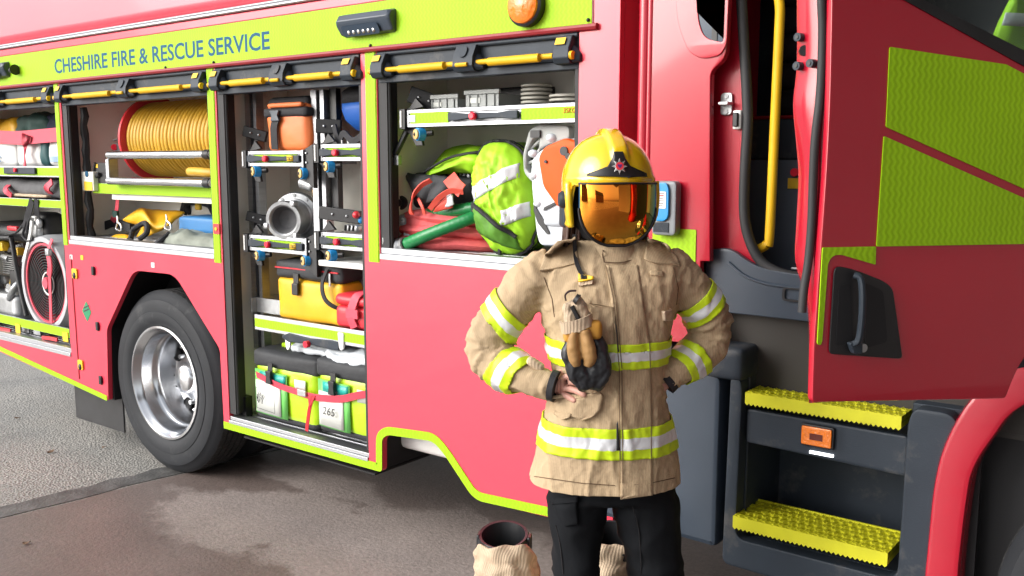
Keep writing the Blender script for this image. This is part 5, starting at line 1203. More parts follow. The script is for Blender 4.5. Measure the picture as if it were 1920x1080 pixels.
m = MB(); cloth([[(757, 322, .06), (790, 326, .0), (820, 330, 0)], [(764, 340, .0), (790, 345, -.04), (812, 352, -.03)], [(775, 362, 0), (786, 375, -.04), (800, 385, -.02)]], .13, .012, 2); cloth([[(812, 327, .0), (840, 332, -.02), (862, 345, .02)], [(808, 350, -.03), (830, 352, -.05), (858, 362, 0)], [(798, 380, -.03), (815, 375, -.05), (845, 378, -.02)]], .12, .010, 8); o = m.build('bag_flap', M_CHAR, T, sharp=None, weld=0); s = o.modifiers.new('s', 'SOLIDIFY'); s.thickness = .008
M_CORAL = mat('coral_trim', (.80, .10, .07), .6, bump=.15)
m = MB()
m.strap([P(808, 338, .07), P(790, 348, .06), P(775, 368, .06), P(770, 392, .07), P(772, 402, .08)], .022, .006, (.5, -.3, .6)); m.strap([P(868, 360, .08), P(845, 358, .065), P(822, 372, .06), P(806, 392, .07)], .022, .006, (.4, -.3, .7)); m.strap([P(842, 332, .10), P(852, 345, .08), P(866, 358, .08)], .06, .006, (1, .1, .2)); m.strap([P(784, 372, .075), P(792, 388, .07), P(796, 402, .08)], .014, .005, (1, 0, .3))
m.build('bag_trim', M_CORAL, T)
m = MB(); cloth([[(818, 378, 0), (838, 362, 0), (842, 364, 0)], [(815, 390, -.01), (835, 378, -.01), (846, 380, 0)], [(812, 398, 0), (832, 394, 0), (848, 390, 0)]], .085, .004, 3); o = m.build('bag_panel', M_CORAL, T, sharp=None, weld=0); s = o.modifiers.new('s', 'SOLIDIFY'); s.thickness = .006
m = MB(); cloth([[(836, 364, 0), (842, 362, 0), (848, 366, 0)], [(838, 378, -.005), (845, 376, -.005), (850, 380, 0)], [(834, 388, 0), (842, 388, 0), (850, 384, 0)]], .078, .002, 3); o = m.build('reflective_tab', M_SILT, T, sharp=None, weld=0); s = o.modifiers.new('s', 'SOLIDIFY'); s.thickness = .006
T = new('hi_vis_bag', 'crumpled lime hi-vis cover behind the large lime rucksack', 'bag', 860, 320, .35)
m = MB()
cloth([[(792, 326, 0), (838, 282, .12), (888, 270, .14), (925, 284, .1)], [(794, 330, -.02), (845, 296, .0), (890, 284, .0), (922, 296, .04)], [(800, 336, -.02), (850, 310, -.05), (890, 302, -.06), (914, 308, -.02)], [(806, 328, .0), (850, 318, -.02), (880, 320, -.03), (905, 322, 0)], [(812, 332, .03), (845, 328, .03), (876, 330, .03), (900, 334, .03)]], .19, .030, 5)
o = m.build('cover_cloth', M_HIVIS, T, sharp=None, weld=0); s = o.modifiers.new('s', 'SOLIDIFY'); s.thickness = .02
m = MB(); m.tube([P(796, 322, .15), P(840, 297, .15), P(882, 287, .15), P(922, 284, .2)], .006, 6, smooth=6); m.build('piping', M_BLKC, T)
m = MB(); x0, x1, z0, z1 = R4(836, 320, 885, 338, .26); m.box(x0, x1, .26, .28, z0, z1)
for i in range(6): m.box(x0+(x1-x0)*(.08+.15*i), x0+(x1-x0)*(.16+.15*i), .256, .2595, z0+.006, z0+.03, 1)
m.build('strap_rack', [M_BLACK, M_ALU], T)
# large hi-vis rucksack
T = new('hi_vis_rucksack', 'large rounded lime hi-vis rucksack with silver stripes and black piping', 'rucksack', 945, 472, .15)
ctr = P(945, 372, .16)
def ruck(u, v, off=0.0):
    """u across, v up, both -1..1, on the bulging front of the bag"""
    lean = -.05*v
    x = ctr.x+.004+.150*u+(.030 if v > 0 else .018)*-v*1.1; z = ctr.z+.228*v
    r = min(1, math.hypot(u, v*.98)); b = math.sqrt(max(0, 1-r**2.6))
    p = V((x, .20-.125*b-off, z)); p.z += .003*noise.noise(V((u*3, v*3, 1))); p.y += .014*noise.noise(V((u*2.5, v*2.5, 4)))-.014*(1-abs(noise.noise(V((u*4+v*2, v*3-u, 7)))*2))**2+.006*noise.noise(V((u*9, v*9, 2)))
    return p
def disc(fn, NR=22, NA=80, r1=1.0, mi=0, ex=2.6):
    def sq(a): c, s = math.cos(a), math.sin(a); k = (abs(c)**ex+abs(s)**ex)**(-1/ex); return c*k, s*k
    rings = []
    for i in range(NR+1):
        t = max(.001, r1*i/NR); rings.append([fn(sq(2*PI*j/NA)[0]*t*.999, sq(2*PI*j/NA)[1]*t*.999) for j in range(NA)])
    m.loft(rings, mi, cap=False)
def ruckS(u, v, off=0.0):
    # clamp the super-ellipse into the unit disc
    ex = 2.6; s = (abs(u)**ex+abs(v)**ex)**(1/ex); h = math.hypot(u, v)
    k = s/h if h > 1e-6 else 1
    q = ruck(u*k, v*k, off); w = ruck(u, v, off); return V((w.x, q.y, w.z))
m = MB(); disc(ruckS)
# sides and back
ex = 2.6
rim = [ruckS(math.cos(a)*(abs(math.cos(a))**ex+abs(math.sin(a))**ex)**(-1/ex)*.999, math.sin(a)*(abs(math.cos(a))**ex+abs(math.sin(a))**ex)**(-1/ex)*.999) for a in [2*PI*j/80 for j in range(80)]]
m.loft([rim, [q+V((-.035, .08, 0)) for q in rim], [q+V((-.06, .2, 0)) for q in rim]], cap=True)
m.build('bag_body', M_HIVIS, T, sharp=None)
m = MB(); m.tube([q+V((0, -.004, 0)) for q in rim]+[rim[0]+V((0, -.004, 0))], .007, 8); m.tube([q+V((-.03, .07, 0)) for q in rim]+[rim[0]+V((-.03, .07, 0))], .006, 8); m.build('piping', M_BLKC, T)
def stripe(ln, off, M_, name, wv):
    global m
    m = MB(); rows = []
    for i in range(25):
        u = ln[0][0]+(ln[1][0]-ln[0][0])*i/24; v = ln[0][1]+(ln[1][1]-ln[0][1])*i/24; rows.append([ruckS(u, v+wv*(j/4-.5), off) for j in range(5)])
    m.loft(rows, cap=False, closed=False); o = m.build(name, M_, T, sharp=None); s = o.modifiers.new('s', 'SOLIDIFY'); s.thickness = .003
stripe(((-.86, .02), (.80, .50)), .004, M_SILT, 'reflective_stripe', .24); stripe(((.30, -.33), (.93, -.16)), .004, M_SILT, 'reflective_stripe', .26)
m = MB(); rows = []
for i in range(17):
    t = i/16; u0 = -.80+1.35*t
    vt = -.12-.55*t**1.5; vb = -.60-.30*t
    rows.append([ruckS(u0, vb+(vt-vb)*j/6, .006+.012*math.sin(PI*j/6)*math.sin(PI*t)+.004*noise.noise(V((u0*7, j, 0)))) for j in range(7)])
m.loft(rows, cap=False, closed=False); o = m.build('mesh_pocket', M_HIDARK, T, sharp=None); s = o.modifiers.new('s', 'SOLIDIFY'); s.thickness = .003
m = MB(); m.tube([ruckS(-.82+1.4*t, -.10-.55*t**1.5, .008+.010*math.sin(PI*t)) for t in [i/16 for i in range(17)]], .009, 8); m.strap([ruckS(-.9, -.1, .012), ruckS(-.86, -.25, .014), ruckS(-.84, -.38, .010)], .02, .006, (1, 0, 0)); q = ruckS(-.15, -.93, .01); m.tube([q+V((0, 0, .04)), q+V((.003, -.005, -.06))], .008, 8); m.build('zip_edge', M_BLKC, T)
# orange and white disc cutter
T = new('chainsaw_case', 'upright white and orange power saw leaning at the right of the front locker', 'saw', 1035, 470, .15)
def pp(l, Y): return [(lambda q: (q.x, q.z))(P(a, b, Y)) for a, b in l]
M_SAWW = mat('pale_grey_saw_plastic', (.60, .64, .69), .4, var=.05)
YS = .10
m = MB(); m.plate(rounded(pp([(1050, 262), (1078, 258), (1120, 300), (1110, 430), (1060, 462), (1010, 462), (1003, 440), (994, 352), (993, 300), (1008, 282)], YS), .02), [], XZ, YS, YS+.15, bevel=.02); m.build('saw_body', M_SAWW, T)
m = MB(); m.plate(rounded(pp([(1022, 275), (1062, 258), (1090, 268), (1068, 372), (1050, 392), (1020, 350), (1011, 295)], YS-.03), .02), [], XZ, YS-.045, YS-.002, bevel=.016); m.build('saw_cover', M_ORP, T)
m = MB(); hp_ = rounded(pp([(994, 243), (1012, 232), (1070, 236), (1070, 262), (1026, 272), (1010, 285), (1002, 345), (984, 325), (982, 290)], YS+.02), .02); hh_ = rounded(pp([(1000, 262), (1014, 252), (1012, 280), (1000, 300), (997, 326), (988, 315), (990, 285)], YS+.02), .01)
m.plate(hp_, [hh_], XZ, YS+.01, YS+.05, bevel=.008); A, B = pp([(990, 282), (1010, 268)], YS+.02); m.tube([(A[0], YS+.03, A[1]), (B[0], YS+.03, B[1]+.01)], .006, 8); A, B = pp([(988, 306), (1002, 300)], YS+.02); m.tube([(A[0], YS+.03, A[1]), (B[0], YS+.03, B[1])], .006, 8); m.build('saw_handle', M_GLAZ, T)
m = MB(); q = P(1003, 251, YS); m.plate(rounded(rect(q.x-.022, q.x+.022, q.z-.014, q.z+.014), .004), [], XZ, YS-.001, YS+.008); 
for px, py, r in ((1058, 283, .017), (1066, 293, .012), (1024, 303, .006)):
    q = P(px, py, YS-.046); m.tube([q, q+V((0, -.006, 0))], r, 12)
q = P(1032, 388, YS-.003); m.plate(rounded([(q.x-.03, q.z-.016), (q.x+.026, q.z+.010), (q.x+.03, q.z+.022), (q.x-.026, q.z-.002)], .003), [], XZ, YS-.008, YS-.002)
m.build('saw_port', M_BLACK, T)
m = MB(); gp = pp([(1003, 380), (1008, 392), (1022, 415), (1032, 438), (1028, 440), (1010, 418), (1002, 395)], YS); m.plate(rounded(gp, .006), [], XZ, YS-.006, YS-.001); m.build('vent_slot', M_BLACK, T)
m = MB()
for px, py in ((1000, 288), (1002, 330), (1010, 382), (1034, 258)):
    m = MB(); q = P(px, py, YS+.01); m.ball(q, (.022, .02, .016), n=6); m.build('saw_lug', M_SAWW, T, sharp=None)
m = MB(); m.soft(P(1040, 412, YS), (.09, .04, .05), rad=.02, n=6); m.build('saw_lug', M_SAWW, T, sharp=None)

# --- rear locker
def wbag(px0, px1, label, seed, marks=True, M_=None):
    x0, x1, z0, z1 = R4(px0, 258, px1, 312, .12); T = thing('wrapped_pack', label, 'pack', ((x0+x1)/2, .2, z0), 'packs on the top shelf of the rear locker')
    m = MB(); m.soft(((x0+x1)/2, .22, (z0+z1)/2), (x1-x0, .2, z1-z0), rad=.03, bulge=.01, amp=.010, freq=9, n=12, seed=seed); m.build('pack_body', M_ or M_WHITE, T, sharp=None)
    if marks:
        m = MB(); 
        for i in range(3): zz = z0+(z1-z0)*(.30-.07*i); m.box(x0+(x1-x0)*.2, x0+(x1-x0)*(.7-.1*(i % 2)), .100, .104, zz, zz+.010)
        m.build('print_block', mat('pale_blue_print', (.25, .38, .55), .6) if seed == 1 else MATS['pale_blue_print'], T)
wbag(-45, 28, 'white wrapped pack at the far left of the top rear shelf', 1)
wbag(31, 76, 'white wrapped pack behind the twisted strap on the top rear shelf', 4, False)
wbag(90, 135, 'white wrapped pack against the lime pillar on the top rear shelf', 8)
wbag(74, 91, 'narrow dark teal pack between two white packs on the top rear shelf', 6, False, mat('dark_teal_canvas', (.01, .07, .075), .6))
def lump(name, label, cat, box, Y, M_, seed, amp=.03, depth=.22):
    x0, x1, z0, z1 = R4(*box, Y); T = thing(name, label, cat, ((x0+x1)/2, Y+depth/2, z0))
    m = MB(); m.soft(((x0+x1)/2, Y+depth/2, (z0+z1)/2), (x1-x0, depth, z1-z0), rad=.05, amp=amp, freq=9, n=16, seed=seed); m.build('cloth_body', M_, T, sharp=None); return T
lump('rolled_sheet', 'yellow rolled sheet above the white packs in the rear locker', 'sheet', (-40, 222, 30, 258), .22, M_YELC, 2)
T = lump('gear_bag', 'dark green gear bag above the white packs in the rear locker', 'bag', (26, 214, 84, 256), .2, M_DARKGREEN, 5)
lump('folded_jacket', 'navy folded jacket tucked beside the lime pillar in the rear locker', 'jacket', (80, 210, 130, 254), .22, mat('navy_cloth', (.012, .018, .05), .8), 9)
T = thing('ratchet_strap', 'wide pink red strap with a twist across the white packs of the rear locker', 'strap', P(50, 260, .08))
m = MB(); m.strap([P(-45, 254, .09), P(20, 258, .085), P(44, 258, .075), P(80, 255, .085), P(112, 252, .09)], .085, .005, (0, 0, 1)); m.build('strap_band', M_PINK, T)
m = MB(); m.loft([[P(41, 249, .065), P(58, 256, .065), P(57, 266, .068), P(40, 268, .068)], [P(44, 252, .07), P(52, 270, .07), P(48, 278, .07), P(44, 276, .07)], [P(45, 290, .07), P(47, 290, .07), P(47, 292, .075), P(45, 292, .075)], [P(44, 312, .06), P(50, 312, .06), P(50, 316, .062), P(44, 316, .062)]]); m.build('strap_tail', M_PINK, T, sharp=None)
T = thing('hose_roll_bag', 'long grey roll bag with pink red straps on the middle shelf of the rear locker', 'bag', P(55, 370, .2))
x0, x1, z0, z1 = R4(-45, 336, 130, 369, .10); m = MB(); m.soft(((x0+x1)/2, .22, (z0+z1)/2), (x1-x0, .22, z1-z0), rad=.05, amp=.014, freq=8, n=20); m.build('bag_body', M_GRYC, T, sharp=None)
for a, c in (((8, 342), (22, 368)), ((86, 368), (98, 340))):
    m = MB(); A, B = P(*a, .09), P(*c, .08); m.strap([A+V((0, .05, 0)), (A+B)/2+V((0, -.012, 0)), B], .05, .008, (1, 0, 0)); m.build('end_strap', M_PINK, T)
m = MB(); a = R4(20, 364, 86, 370, .09); m.soft(((a[0]+a[1])/2, .11, (a[2]+a[3])/2), (a[1]-a[0], .04, a[3]-a[2]), rad=.01, amp=.004, n=8); m.build('bag_trim', M_TANL, T, sharp=None)
# petrol generator / pump with tube frame
T = thing('portable_pump', 'petrol driven pump unit with black top and tube frame in the rear locker', 'pump', P(20, 590, .3))
m = MB(); m.psoft(-70, 418, 46, 452, .14, .34, rad=.06, n=10, amp=.004); m.build('fuel_tank', M_BLACK, T, sharp=None)
m = MB(); m.psoft(12, 424, 30, 433, .128, .03, rad=.01, n=5); m.build('fuel_label', M_REDP, T)
m = MB(); random.seed(11)
for i in range(34):
    px, py = random.uniform(-30, 52), random.uniform(455, 560); Y = random.uniform(.16, .3); q = P(px, py, Y); s_ = random.uniform(.03, .10)
    if i % 3 == 0: m.tube([q, q+V((random.uniform(-.12, .12), random.uniform(-.02, .1), random.uniform(-.1, .1)))], random.uniform(.012, .03), 8, mi=i % 4)
    elif i % 3 == 1: m.lathe([(0, -.02), (s_*.6, -.02), (s_*.6, .03), (s_*.5, .05), (0, .05)], q, (random.uniform(-.4, .4), 1, random.uniform(-.3, .3)), 14, i % 4)
    else: m.soft(q, (s_*1.4, s_, s_*1.2), rad=.012, n=4, mi=i % 4)
m.build('pump_engine', [M_TANK, M_STEEL, M_BLACK, M_STICK], T, sharp=35, weld=0)
m = MB()
for i in range(9): q = P(20, 480+4*i, .18); m.box(q.x-.10, q.x+.10, .17, .3, q.z-.004, q.z+.004, 0)
m.build('cooling_fins', M_TANK, T)
m = MB(); m.tube([P(18, 560, .12), P(24, 545, .10), P(34, 532, .12), P(44, 526, .2)], .022, 10, 0, smooth=4); m.build('exhaust_pipe', M_STEEL, T)
m = MB(); m.psoft(-60, 545, 32, 592, .12, .34, rad=.02, n=6); m.build('pump_base', M_STEEL, T, sharp=None)
m = MB()
m.tube([P(-60, 446, .10), P(12, 446, .10), P(22, 452, .10), P(34, 520, .10), P(50, 592, .10)], .016, 10, smooth=5); m.tube([P(10, 440, .12), P(30, 436, .1), P(44, 420, .1), P(52, 398, .08), P(54, 384, .07)], .008, 8, smooth=5)
m.build('tube_frame', M_BLACK, T)
# hanging torch set with strap and white clip
T = thing('hand_lamp', 'black and silver hand lamp hung by a strap beside the fan', 'lamp', P(66, 372, .08))
m = MB(); m.strap([P(60, 375, .045), P(56, 392, .06), P(50, 410, .08), P(46, 430, .09)], .05, .005, (1, 0, 0)); m.strap([P(68, 373, .045), P(69, 390, .06), P(70, 405, .09)], .045, .005, (1, 0, 0)); m.tube([P(50, 415, .085), P(43, 440, .085), P(52, 452, .085), P(62, 448, .085)], .008, 8, smooth=5); m.build('lamp_strap', M_BLKC, T)
m = MB(); m.psoft(52, 398, 86, 452, .14, .14, rad=.05, n=8); m.build('lamp_body', M_BLACK, T, sharp=None)
m = MB(); c = P(66, 432, .12); m.lathe([(0, -.004), (.035, -.006), (.05, 0), (.058, .01), (.062, .03)], c, (0, 1, 0), 24); m.ball(P(73, 418, .12), (.04, .02, .04), n=6); m.build('lamp_reflector', M_STEEL, T)
m = MB(); m.strap([P(60, 414, .09), P(57, 440, .085), P(50, 470, .09), P(44, 492, .1)], .026, .012, (1, 0, 0)); m.tube([P(56, 409, .09), P(58, 406, .085), P(67, 408, .085), P(66, 413, .09)], .007, 6, smooth=3); m.build('lamp_clip', M_WHITE, T)
# smoke fan
T = thing('smoke_fan', 'round smoke fan with grey hoop, pink red ring and black grille in the rear locker', 'fan', P(95, 612, .2))
c = P(97, 530, .14); R_ = .285
def hoop(r, t, d, M_, name):
    m = MB(); m.lathe([(r-t, 0), (r-t*.8, -d), (r-t*.2, -d), (r, 0), (r, .10), (r-t, .10), (r-t, 0)], c, (0, 1, 0), 64); return m.build(name, M_, T, sharp=60)
hoop(R_*1.09, .052, .05, mat('light_grey_hoop', (.42, .43, .45), .5), 'outer_hoop'); hoop(R_*.925, .022, .04, M_PINK, 'guard_ring')
m = MB()
for i in range(13): r = R_*(.10+.062*i); m.lathe([(r-.003, -.032), (r+.003, -.032), (r+.003, -.027), (r-.003, -.027), (r-.003, -.032)], c, (0, 1, 0), 48)
for i in range(16):
    a = 2*PI*i/16; d = V((math.cos(a), 0, math.sin(a))); m.tube([c+d*.03+V((0, -.024, 0)), c+d*R_*.85+V((0, -.024, 0))], .003, 5)
m.build('grille', M_BLACK, T)
m = MB()
for i in range(7):
    a = 2*PI*i/7; rr = []
    for k in range(6):
        t = k/5; rad_ = .04+t*(R_*.80-.04); tw = .9-.5*t; w_ = .05+.03*t; d = V((math.cos(a), 0, math.sin(a))); tn = V((-math.sin(a), 0, math.cos(a)))
        rr.append([c+d*rad_+tn*w_*math.cos(tw)+V((0, .05+w_*math.sin(tw), 0)), c+d*rad_-tn*w_*math.cos(tw)+V((0, .05-w_*math.sin(tw), 0)), c+d*rad_-tn*w_*math.cos(tw)+V((0, .056-w_*math.sin(tw), 0)), c+d*rad_+tn*w_*math.cos(tw)+V((0, .056+w_*math.sin(tw), 0))])
    m.loft(rr)
m.lathe([(0, .02), (.05, .02), (.05, .09), (0, .09)], c, (0, 1, 0), 20); m.build('fan_blades', M_GREY, T)
m = MB(); m.lathe([(R_*.92, .10), (R_*.6, .16), (0, .17)], c, (0, 1, 0), 32); m.build('fan_back', M_DARK, T)
m = MB(); m.lathe([(0, -.045), (.035, -.045), (.04, -.03)], c, (0, 1, 0), 20); m.build('hub_cap', M_PINK, T)
m = MB(); m.strap([P(98, 448, .09), P(92, 466, .07), P(92, 490, .075), P(94, 540, .085), P(96, 606, .08)], .032, .005, (1, 0, 0)); m.strap([P(91, 478, .065), P(94, 500, .06), P(92, 518, .07)], .045, .008, (1, 0, 0)); m.build('tie_strap', M_PINK, T)
m = MB(); q = P(91, 473, .066); m.soft(q, (.05, .03, .05), rad=.01, n=5); m.build('ratchet', M_STEEL, T)
m = MB(); m.lathe([(R_*.24, -.034), (R_*.27, -.036), (R_*.27, -.040), (R_*.24, -.038)], c+V((.03, 0, 0)), (0, 1, 0), 32); m.build('nameplate_ring', M_WHITE, T)
T = thing('extinguisher', 'red extinguisher cylinder standing behind the fan in the rear locker', 'extinguisher', P(108, 480, .36))
m = MB(); q = P(112, 470, .40); m.lathe([(0, 0), (.075, 0), (.08, .02), (.08, .24), (.06, .30), (.025, .33), (.022, .36), (0, .36)], q+V((0, 0, -.16)), (0, 0, 1), 20); m.build('cylinder', M_REDP, T)
m = MB(); m.box(q.x-.04, q.x+.03, .37, .42, q.z+.20, q.z+.235); m.build('valve', M_BLACK, T)

# ================================================================== FIREFIGHTER
PS = thing('person', 'person in tan fire coat, black trousers and yellow helmet with mirrored visor, hands on hips', 'person', PC)
def LX(px, py, d=0.0):
    q = L(px, py, d)-PC; return q.dot(PR), q.z
def PW(x, d, z): return PC+PR*x+PF*d+V((0, 0, z))
def ring_se(cx, a, bf, bb, z, n=40, ex=.84, dz=0.0, cy=0.0):
    out = []
    for i in range(n):
        t = 2*PI*i/n; c, s = math.cos(t), math.sin(t)
        x = cx+a*sgn(c)*abs(c)**ex; y = cy+(bb if s > 0 else bf)*sgn(s)*abs(s)**ex
        out.append(PW(x, y, z+dz*(1 if s < 0 else 0)*abs(s)))
    return out
def fuse(name, mb, vox, smooth_it=6, disp=None):
    """melt overlapping closed pieces into one skin and return its bmesh"""
    me = bpy.data.meshes.new('t'); me.from_pydata([q for q in mb.v], [], mb.f)
    bm = bmesh.new(); bm.from_mesh(me); bmesh.ops.remove_doubles(bm, verts=bm.verts, dist=1e-5); bmesh.ops.recalc_face_normals(bm, faces=bm.faces); bm.to_mesh(me); bm.free()
    o = bpy.data.objects.new('t', me); COL.objects.link(o)
    r = o.modifiers.new('r', 'REMESH'); r.mode = 'VOXEL'; r.voxel_size = vox; r.adaptivity = 0
    s = o.modifiers.new('s', 'SMOOTH'); s.iterations = smooth_it; s.factor = .5
    dg = bpy.context.evaluated_depsgraph_get(); m2 = bpy.data.meshes.new_from_object(o.evaluated_get(dg))
    bm = bmesh.new(); bm.from_mesh(m2)
    bpy.data.objects.remove(o); bpy.data.meshes.remove(me); bpy.data.meshes.remove(m2)
    bm.normal_update()
    if disp:
        dl = [(v, v.co+v.normal*disp(v.co, v.normal)) for v in bm.verts]
        for v, c in dl: v.co = c
        bm.normal_update()
    return bm
def bm_obj(name, bm, mats, parent, smooth=True):
    me = bpy.data.meshes.new(name); b2 = bm.copy(); r = parent
    while r.parent: r = r.parent
    bmesh.ops.translate(b2, verts=b2.verts, vec=-V(r.location))
    for f in b2.faces: f.smooth = smooth
    b2.to_mesh(me); b2.free()
    for x in (mats if isinstance(mats, (list, tuple)) else [mats]): me.materials.append(x)
    o = bpy.data.objects.new(name, me); COL.objects.link(o); o.parent = parent; return o

# coat: torso rings measured from the photograph (row, left, right), front and back depth
TR = [(938, 989, 1273, .165, .15), (900, 990, 1271, .165, .15), (850, 1001, 1266, .16, .145), (800, 1014, 1258, .155, .14), (750, 1026, 1250, .15, .135), (700, 1036, 1245, .145, .13), (650, 1028, 1250, .145, .13), (600, 1018, 1262, .145, .13), (560, 1012, 1272, .14, .125), (525, 1010, 1282, .13, .12), (498, 1016, 1280, .115, .11), (476, 1034, 1262, .10, .10), (460, 1056, 1238, .085, .09), (448, 1078, 1212, .07, .08)]
mb = MB(); rings = []
for py, a, b_, f, k in TR:
    x0 = LX(a, py)[0]; x1 = LX(b_, py)[0]; z = LX((a+b_)/2, py)[1]
    rings.append(ring_se((x0+x1)/2, (x1-x0)/2, f, k, z))
mb.loft(rings)
armL = [(1040, 505, .0, .070), (1012, 520, .0, .074), (980, 552, .01, .070), (945, 592, .02, .066), (920, 630, .03, .068), (918, 662, .02, .066), (940, 684, -.01, .064), (972, 698, -.05, .060), (1005, 714, -.085, .050), (1030, 722, -.105, .043), (1040, 725, -.112, .042)]
armR = [(1240, 500, .0, .066), (1268, 518, .0, .070), (1296, 550, .01, .066), (1318, 582, .02, .062), (1330, 615, .03, .062), (1324, 645, .03, .060), (1302, 668, .01, .058), (1275, 690, -.02, .052), (1256, 704, -.03, .046), (1248, 712, -.034, .043)]
def arm_pts(A): return [L(a, b_, d) for a, b_, d, r in A]
for A in (armL, armR):
    pts = catmull(arm_pts(A), 4); mb.tube(pts, [a[3]*.96 for a in A], 18)
armc = [[(q, r) for q, r in zip(catmull(arm_pts(A), 4), lerpl([a[3] for a in A], 4*(len(A)-1)+1))] for A in (armL, armR)]
def arm_dist(co, k):
    best = (9, 0)
    for i, (q, r) in enumerate(armc[k]):
        d = (co-q).length/r
        if d < best[0]: best = (d, i/(len(armc[k])-1))
    return best
def wrinkle(co, nn):
    x, y, z = (co-PC).dot(PR), (co-PC).dot(PF), co.z
    dL, dR = arm_dist(co, 0), arm_dist(co, 1); s = dL if dL[0] < dR[0] else dR
    w = 0.0
    def rg(a, b_, c): return max(0.0, 1-abs(noise.noise(V((a, b_, c))))*2.6)
    w += .008*noise.noise(V((x*8, y*8, z*5)))+.0035*noise.noise(V((x*24+3, y*24, z*13)))
    on_arm = s[0] < 1.18
    if on_arm:
        t = s[1]; el = math.exp(-((t-.47)/.17)**2)+.7*math.exp(-((t-.92)/.10)**2)+.5*math.exp(-((t-.10)/.10)**2)
        ph = t*46+3.2*noise.noise(co*9)
        w += el*.0075*(1-abs(math.sin(ph)))**1.4-.002
        w += .005*rg(co.x*11+co.z*7, co.y*11, co.z*10-co.x*6)**2+.003*rg(co.x*21, co.y*21-co.z*9, co.z*17)**2
    else:
        # drag lines: diagonals from the arm pits, vertical drapes below the waist, small crumples
        k = 1 if x > 0 else -1
        w += .0065*rg(x*13+k*z*9, y*7, z*4)**2*math.exp(-((z-1.25)/.16)**2)
        w += .0065*rg(x*17+.6*noise.noise(V((z*5, x*4, 1))), y*8, z*2.2+3)**2*(1.0 if z < 1.1 else .55)
        w += .004*rg(x*12, y*12, z*26+x*9)**3*math.exp(-((z-1.12)/.09)**2)
        w += .0025*rg(x*33, y*33, z*21)**2
        w -= .004
    return w
coat = fuse('coat', mb, .0062, 9, wrinkle)
bvh = BVHTree.FromBMesh(coat)
# hem: open the underside so that the trousers come out of it
zb = min(v.co.z for v in coat.verts)
hem = coat.copy()
bmesh.ops.bisect_plane(hem, geom=hem.verts[:]+hem.edges[:]+hem.faces[:], plane_co=(0, 0, max(zb+.022, L(1160, 931, -.16).z)), plane_no=(0, 0, 1), clear_inner=True)
CO = bm_obj('coat', hem, M_TAN, PS); s = CO.modifiers.new('s', 'SOLIDIFY'); s.thickness = .006; s.offset = -1
def hit(px, py, off=0.0, tree=None):
    d = ray(px, py).normalized(); h = (tree or bvh).ray_cast(CAM, d)
    if h[0] is None: return L(px, py, -.12)
    n_ = h[1] if h[1].dot(d) < 0 else -h[1]
    return h[0]-d*off
def decal(name, poly, M_, parent, off=.004, th=.004, rows=14, cols=14, tree=None, mats=None):
    """a sewn-on piece of cloth that follows the coat"""
    ys = [q[1] for q in poly]; y0, y1 = min(ys)+.01, max(ys)-.01; R_ = []
    for i in range(rows+1):
        y = y0+(y1-y0)*i/rows; xs = []
        for k in range(len(poly)):
            a, b_ = poly[k], poly[(k+1) % len(poly)]
            if (a[1] <= y) != (b_[1] <= y): xs.append(a[0]+(b_[0]-a[0])*(y-a[1])/(b_[1]-a[1]))
        if len(xs) < 2: continue
        xa, xb = min(xs), max(xs); R_.append([hit(xa+(xb-xa)*j/cols, y, off, tree) for j in range(cols+1)])
    m = MB(); m.loft(R_, cap=False, closed=False); o = m.build(name, M_, parent, sharp=None, weld=0)
    # thickness goes inwards, to the coat
    me = o.data; c = CAM-V(PS.location)
    if me.polygons and me.polygons[0].normal.dot(c-me.polygons[0].center) < 0: me.flip_normals()
    s = o.modifiers.new('s', 'SOLIDIFY'); s.thickness = th; s.offset = -1
    return o
# reflective bands cut from the coat's own skin
def band(name, p0, nrm, cuts, keep, lift=.0062, one=False):
    b2 = coat.copy(); nrm = nrm.normalized()
    lo, hi = cuts[0], cuts[-1]
    g = b2.verts[:]+b2.edges[:]+b2.faces[:]
    bmesh.ops.bisect_plane(b2, geom=g, plane_co=p0+nrm*lo, plane_no=nrm, clear_inner=True)
    g = b2.verts[:]+b2.edges[:]+b2.faces[:]
    bmesh.ops.bisect_plane(b2, geom=g, plane_co=p0+nrm*hi, plane_no=nrm, clear_outer=True)
    for c in cuts[1:-1]:
        g = b2.verts[:]+b2.edges[:]+b2.faces[:]
        bmesh.ops.bisect_plane(b2, geom=g, plane_co=p0+nrm*c, plane_no=nrm)
    bmesh.ops.delete(b2, geom=[f for f in b2.faces if not keep(f.calc_center_median())], context='FACES')
    left = set(b2.faces); isl = []
    while left:
        st = [left.pop()]; cur = [st[0]]
        while st:
            f = st.pop()
            for e_ in f.edges:
                for g_ in e_.link_faces:
                    if g_ in left: left.discard(g_); st.append(g_); cur.append(g_)
        isl.append(cur)
    big = max(sum(f.calc_area() for f in c_) for c_ in isl)
    small = [f for c_ in isl if sum(f.calc_area() for f in c_) < (.5 if one else .02)*big for f in c_]
    if small: bmesh.ops.delete(b2, geom=small, context='FACES')
    b2.normal_update()
    for f in b2.faces:
        h = (f.calc_center_median()-p0).dot(nrm); f.material_index = 1 if cuts[1] < h < cuts[2] else 0
    for v in b2.verts: v.co += v.normal*lift
    o = bm_obj(name, b2, [M_TAPE, M_SILT], CO); b2.free(); s = o.modifiers.new('s', 'SOLIDIFY'); s.thickness = .003; s.offset = -1
    return o
body_only = lambda q: arm_dist(q, 0)[0] > 1.22 and arm_dist(q, 1)[0] > 1.22
zc = (hit(1190, 668)).z; band('reflective_band', V((PC.x, PC.y, zc)), V((.0, 0, 1)), [-.036, -.014, .012, .034], body_only)
zc = (hit(1190, 832)).z; band('reflective_band', V((PC.x, PC.y, zc)), V((.0, 0, 1)), [-.044, -.016, .016, .042], lambda q: True)
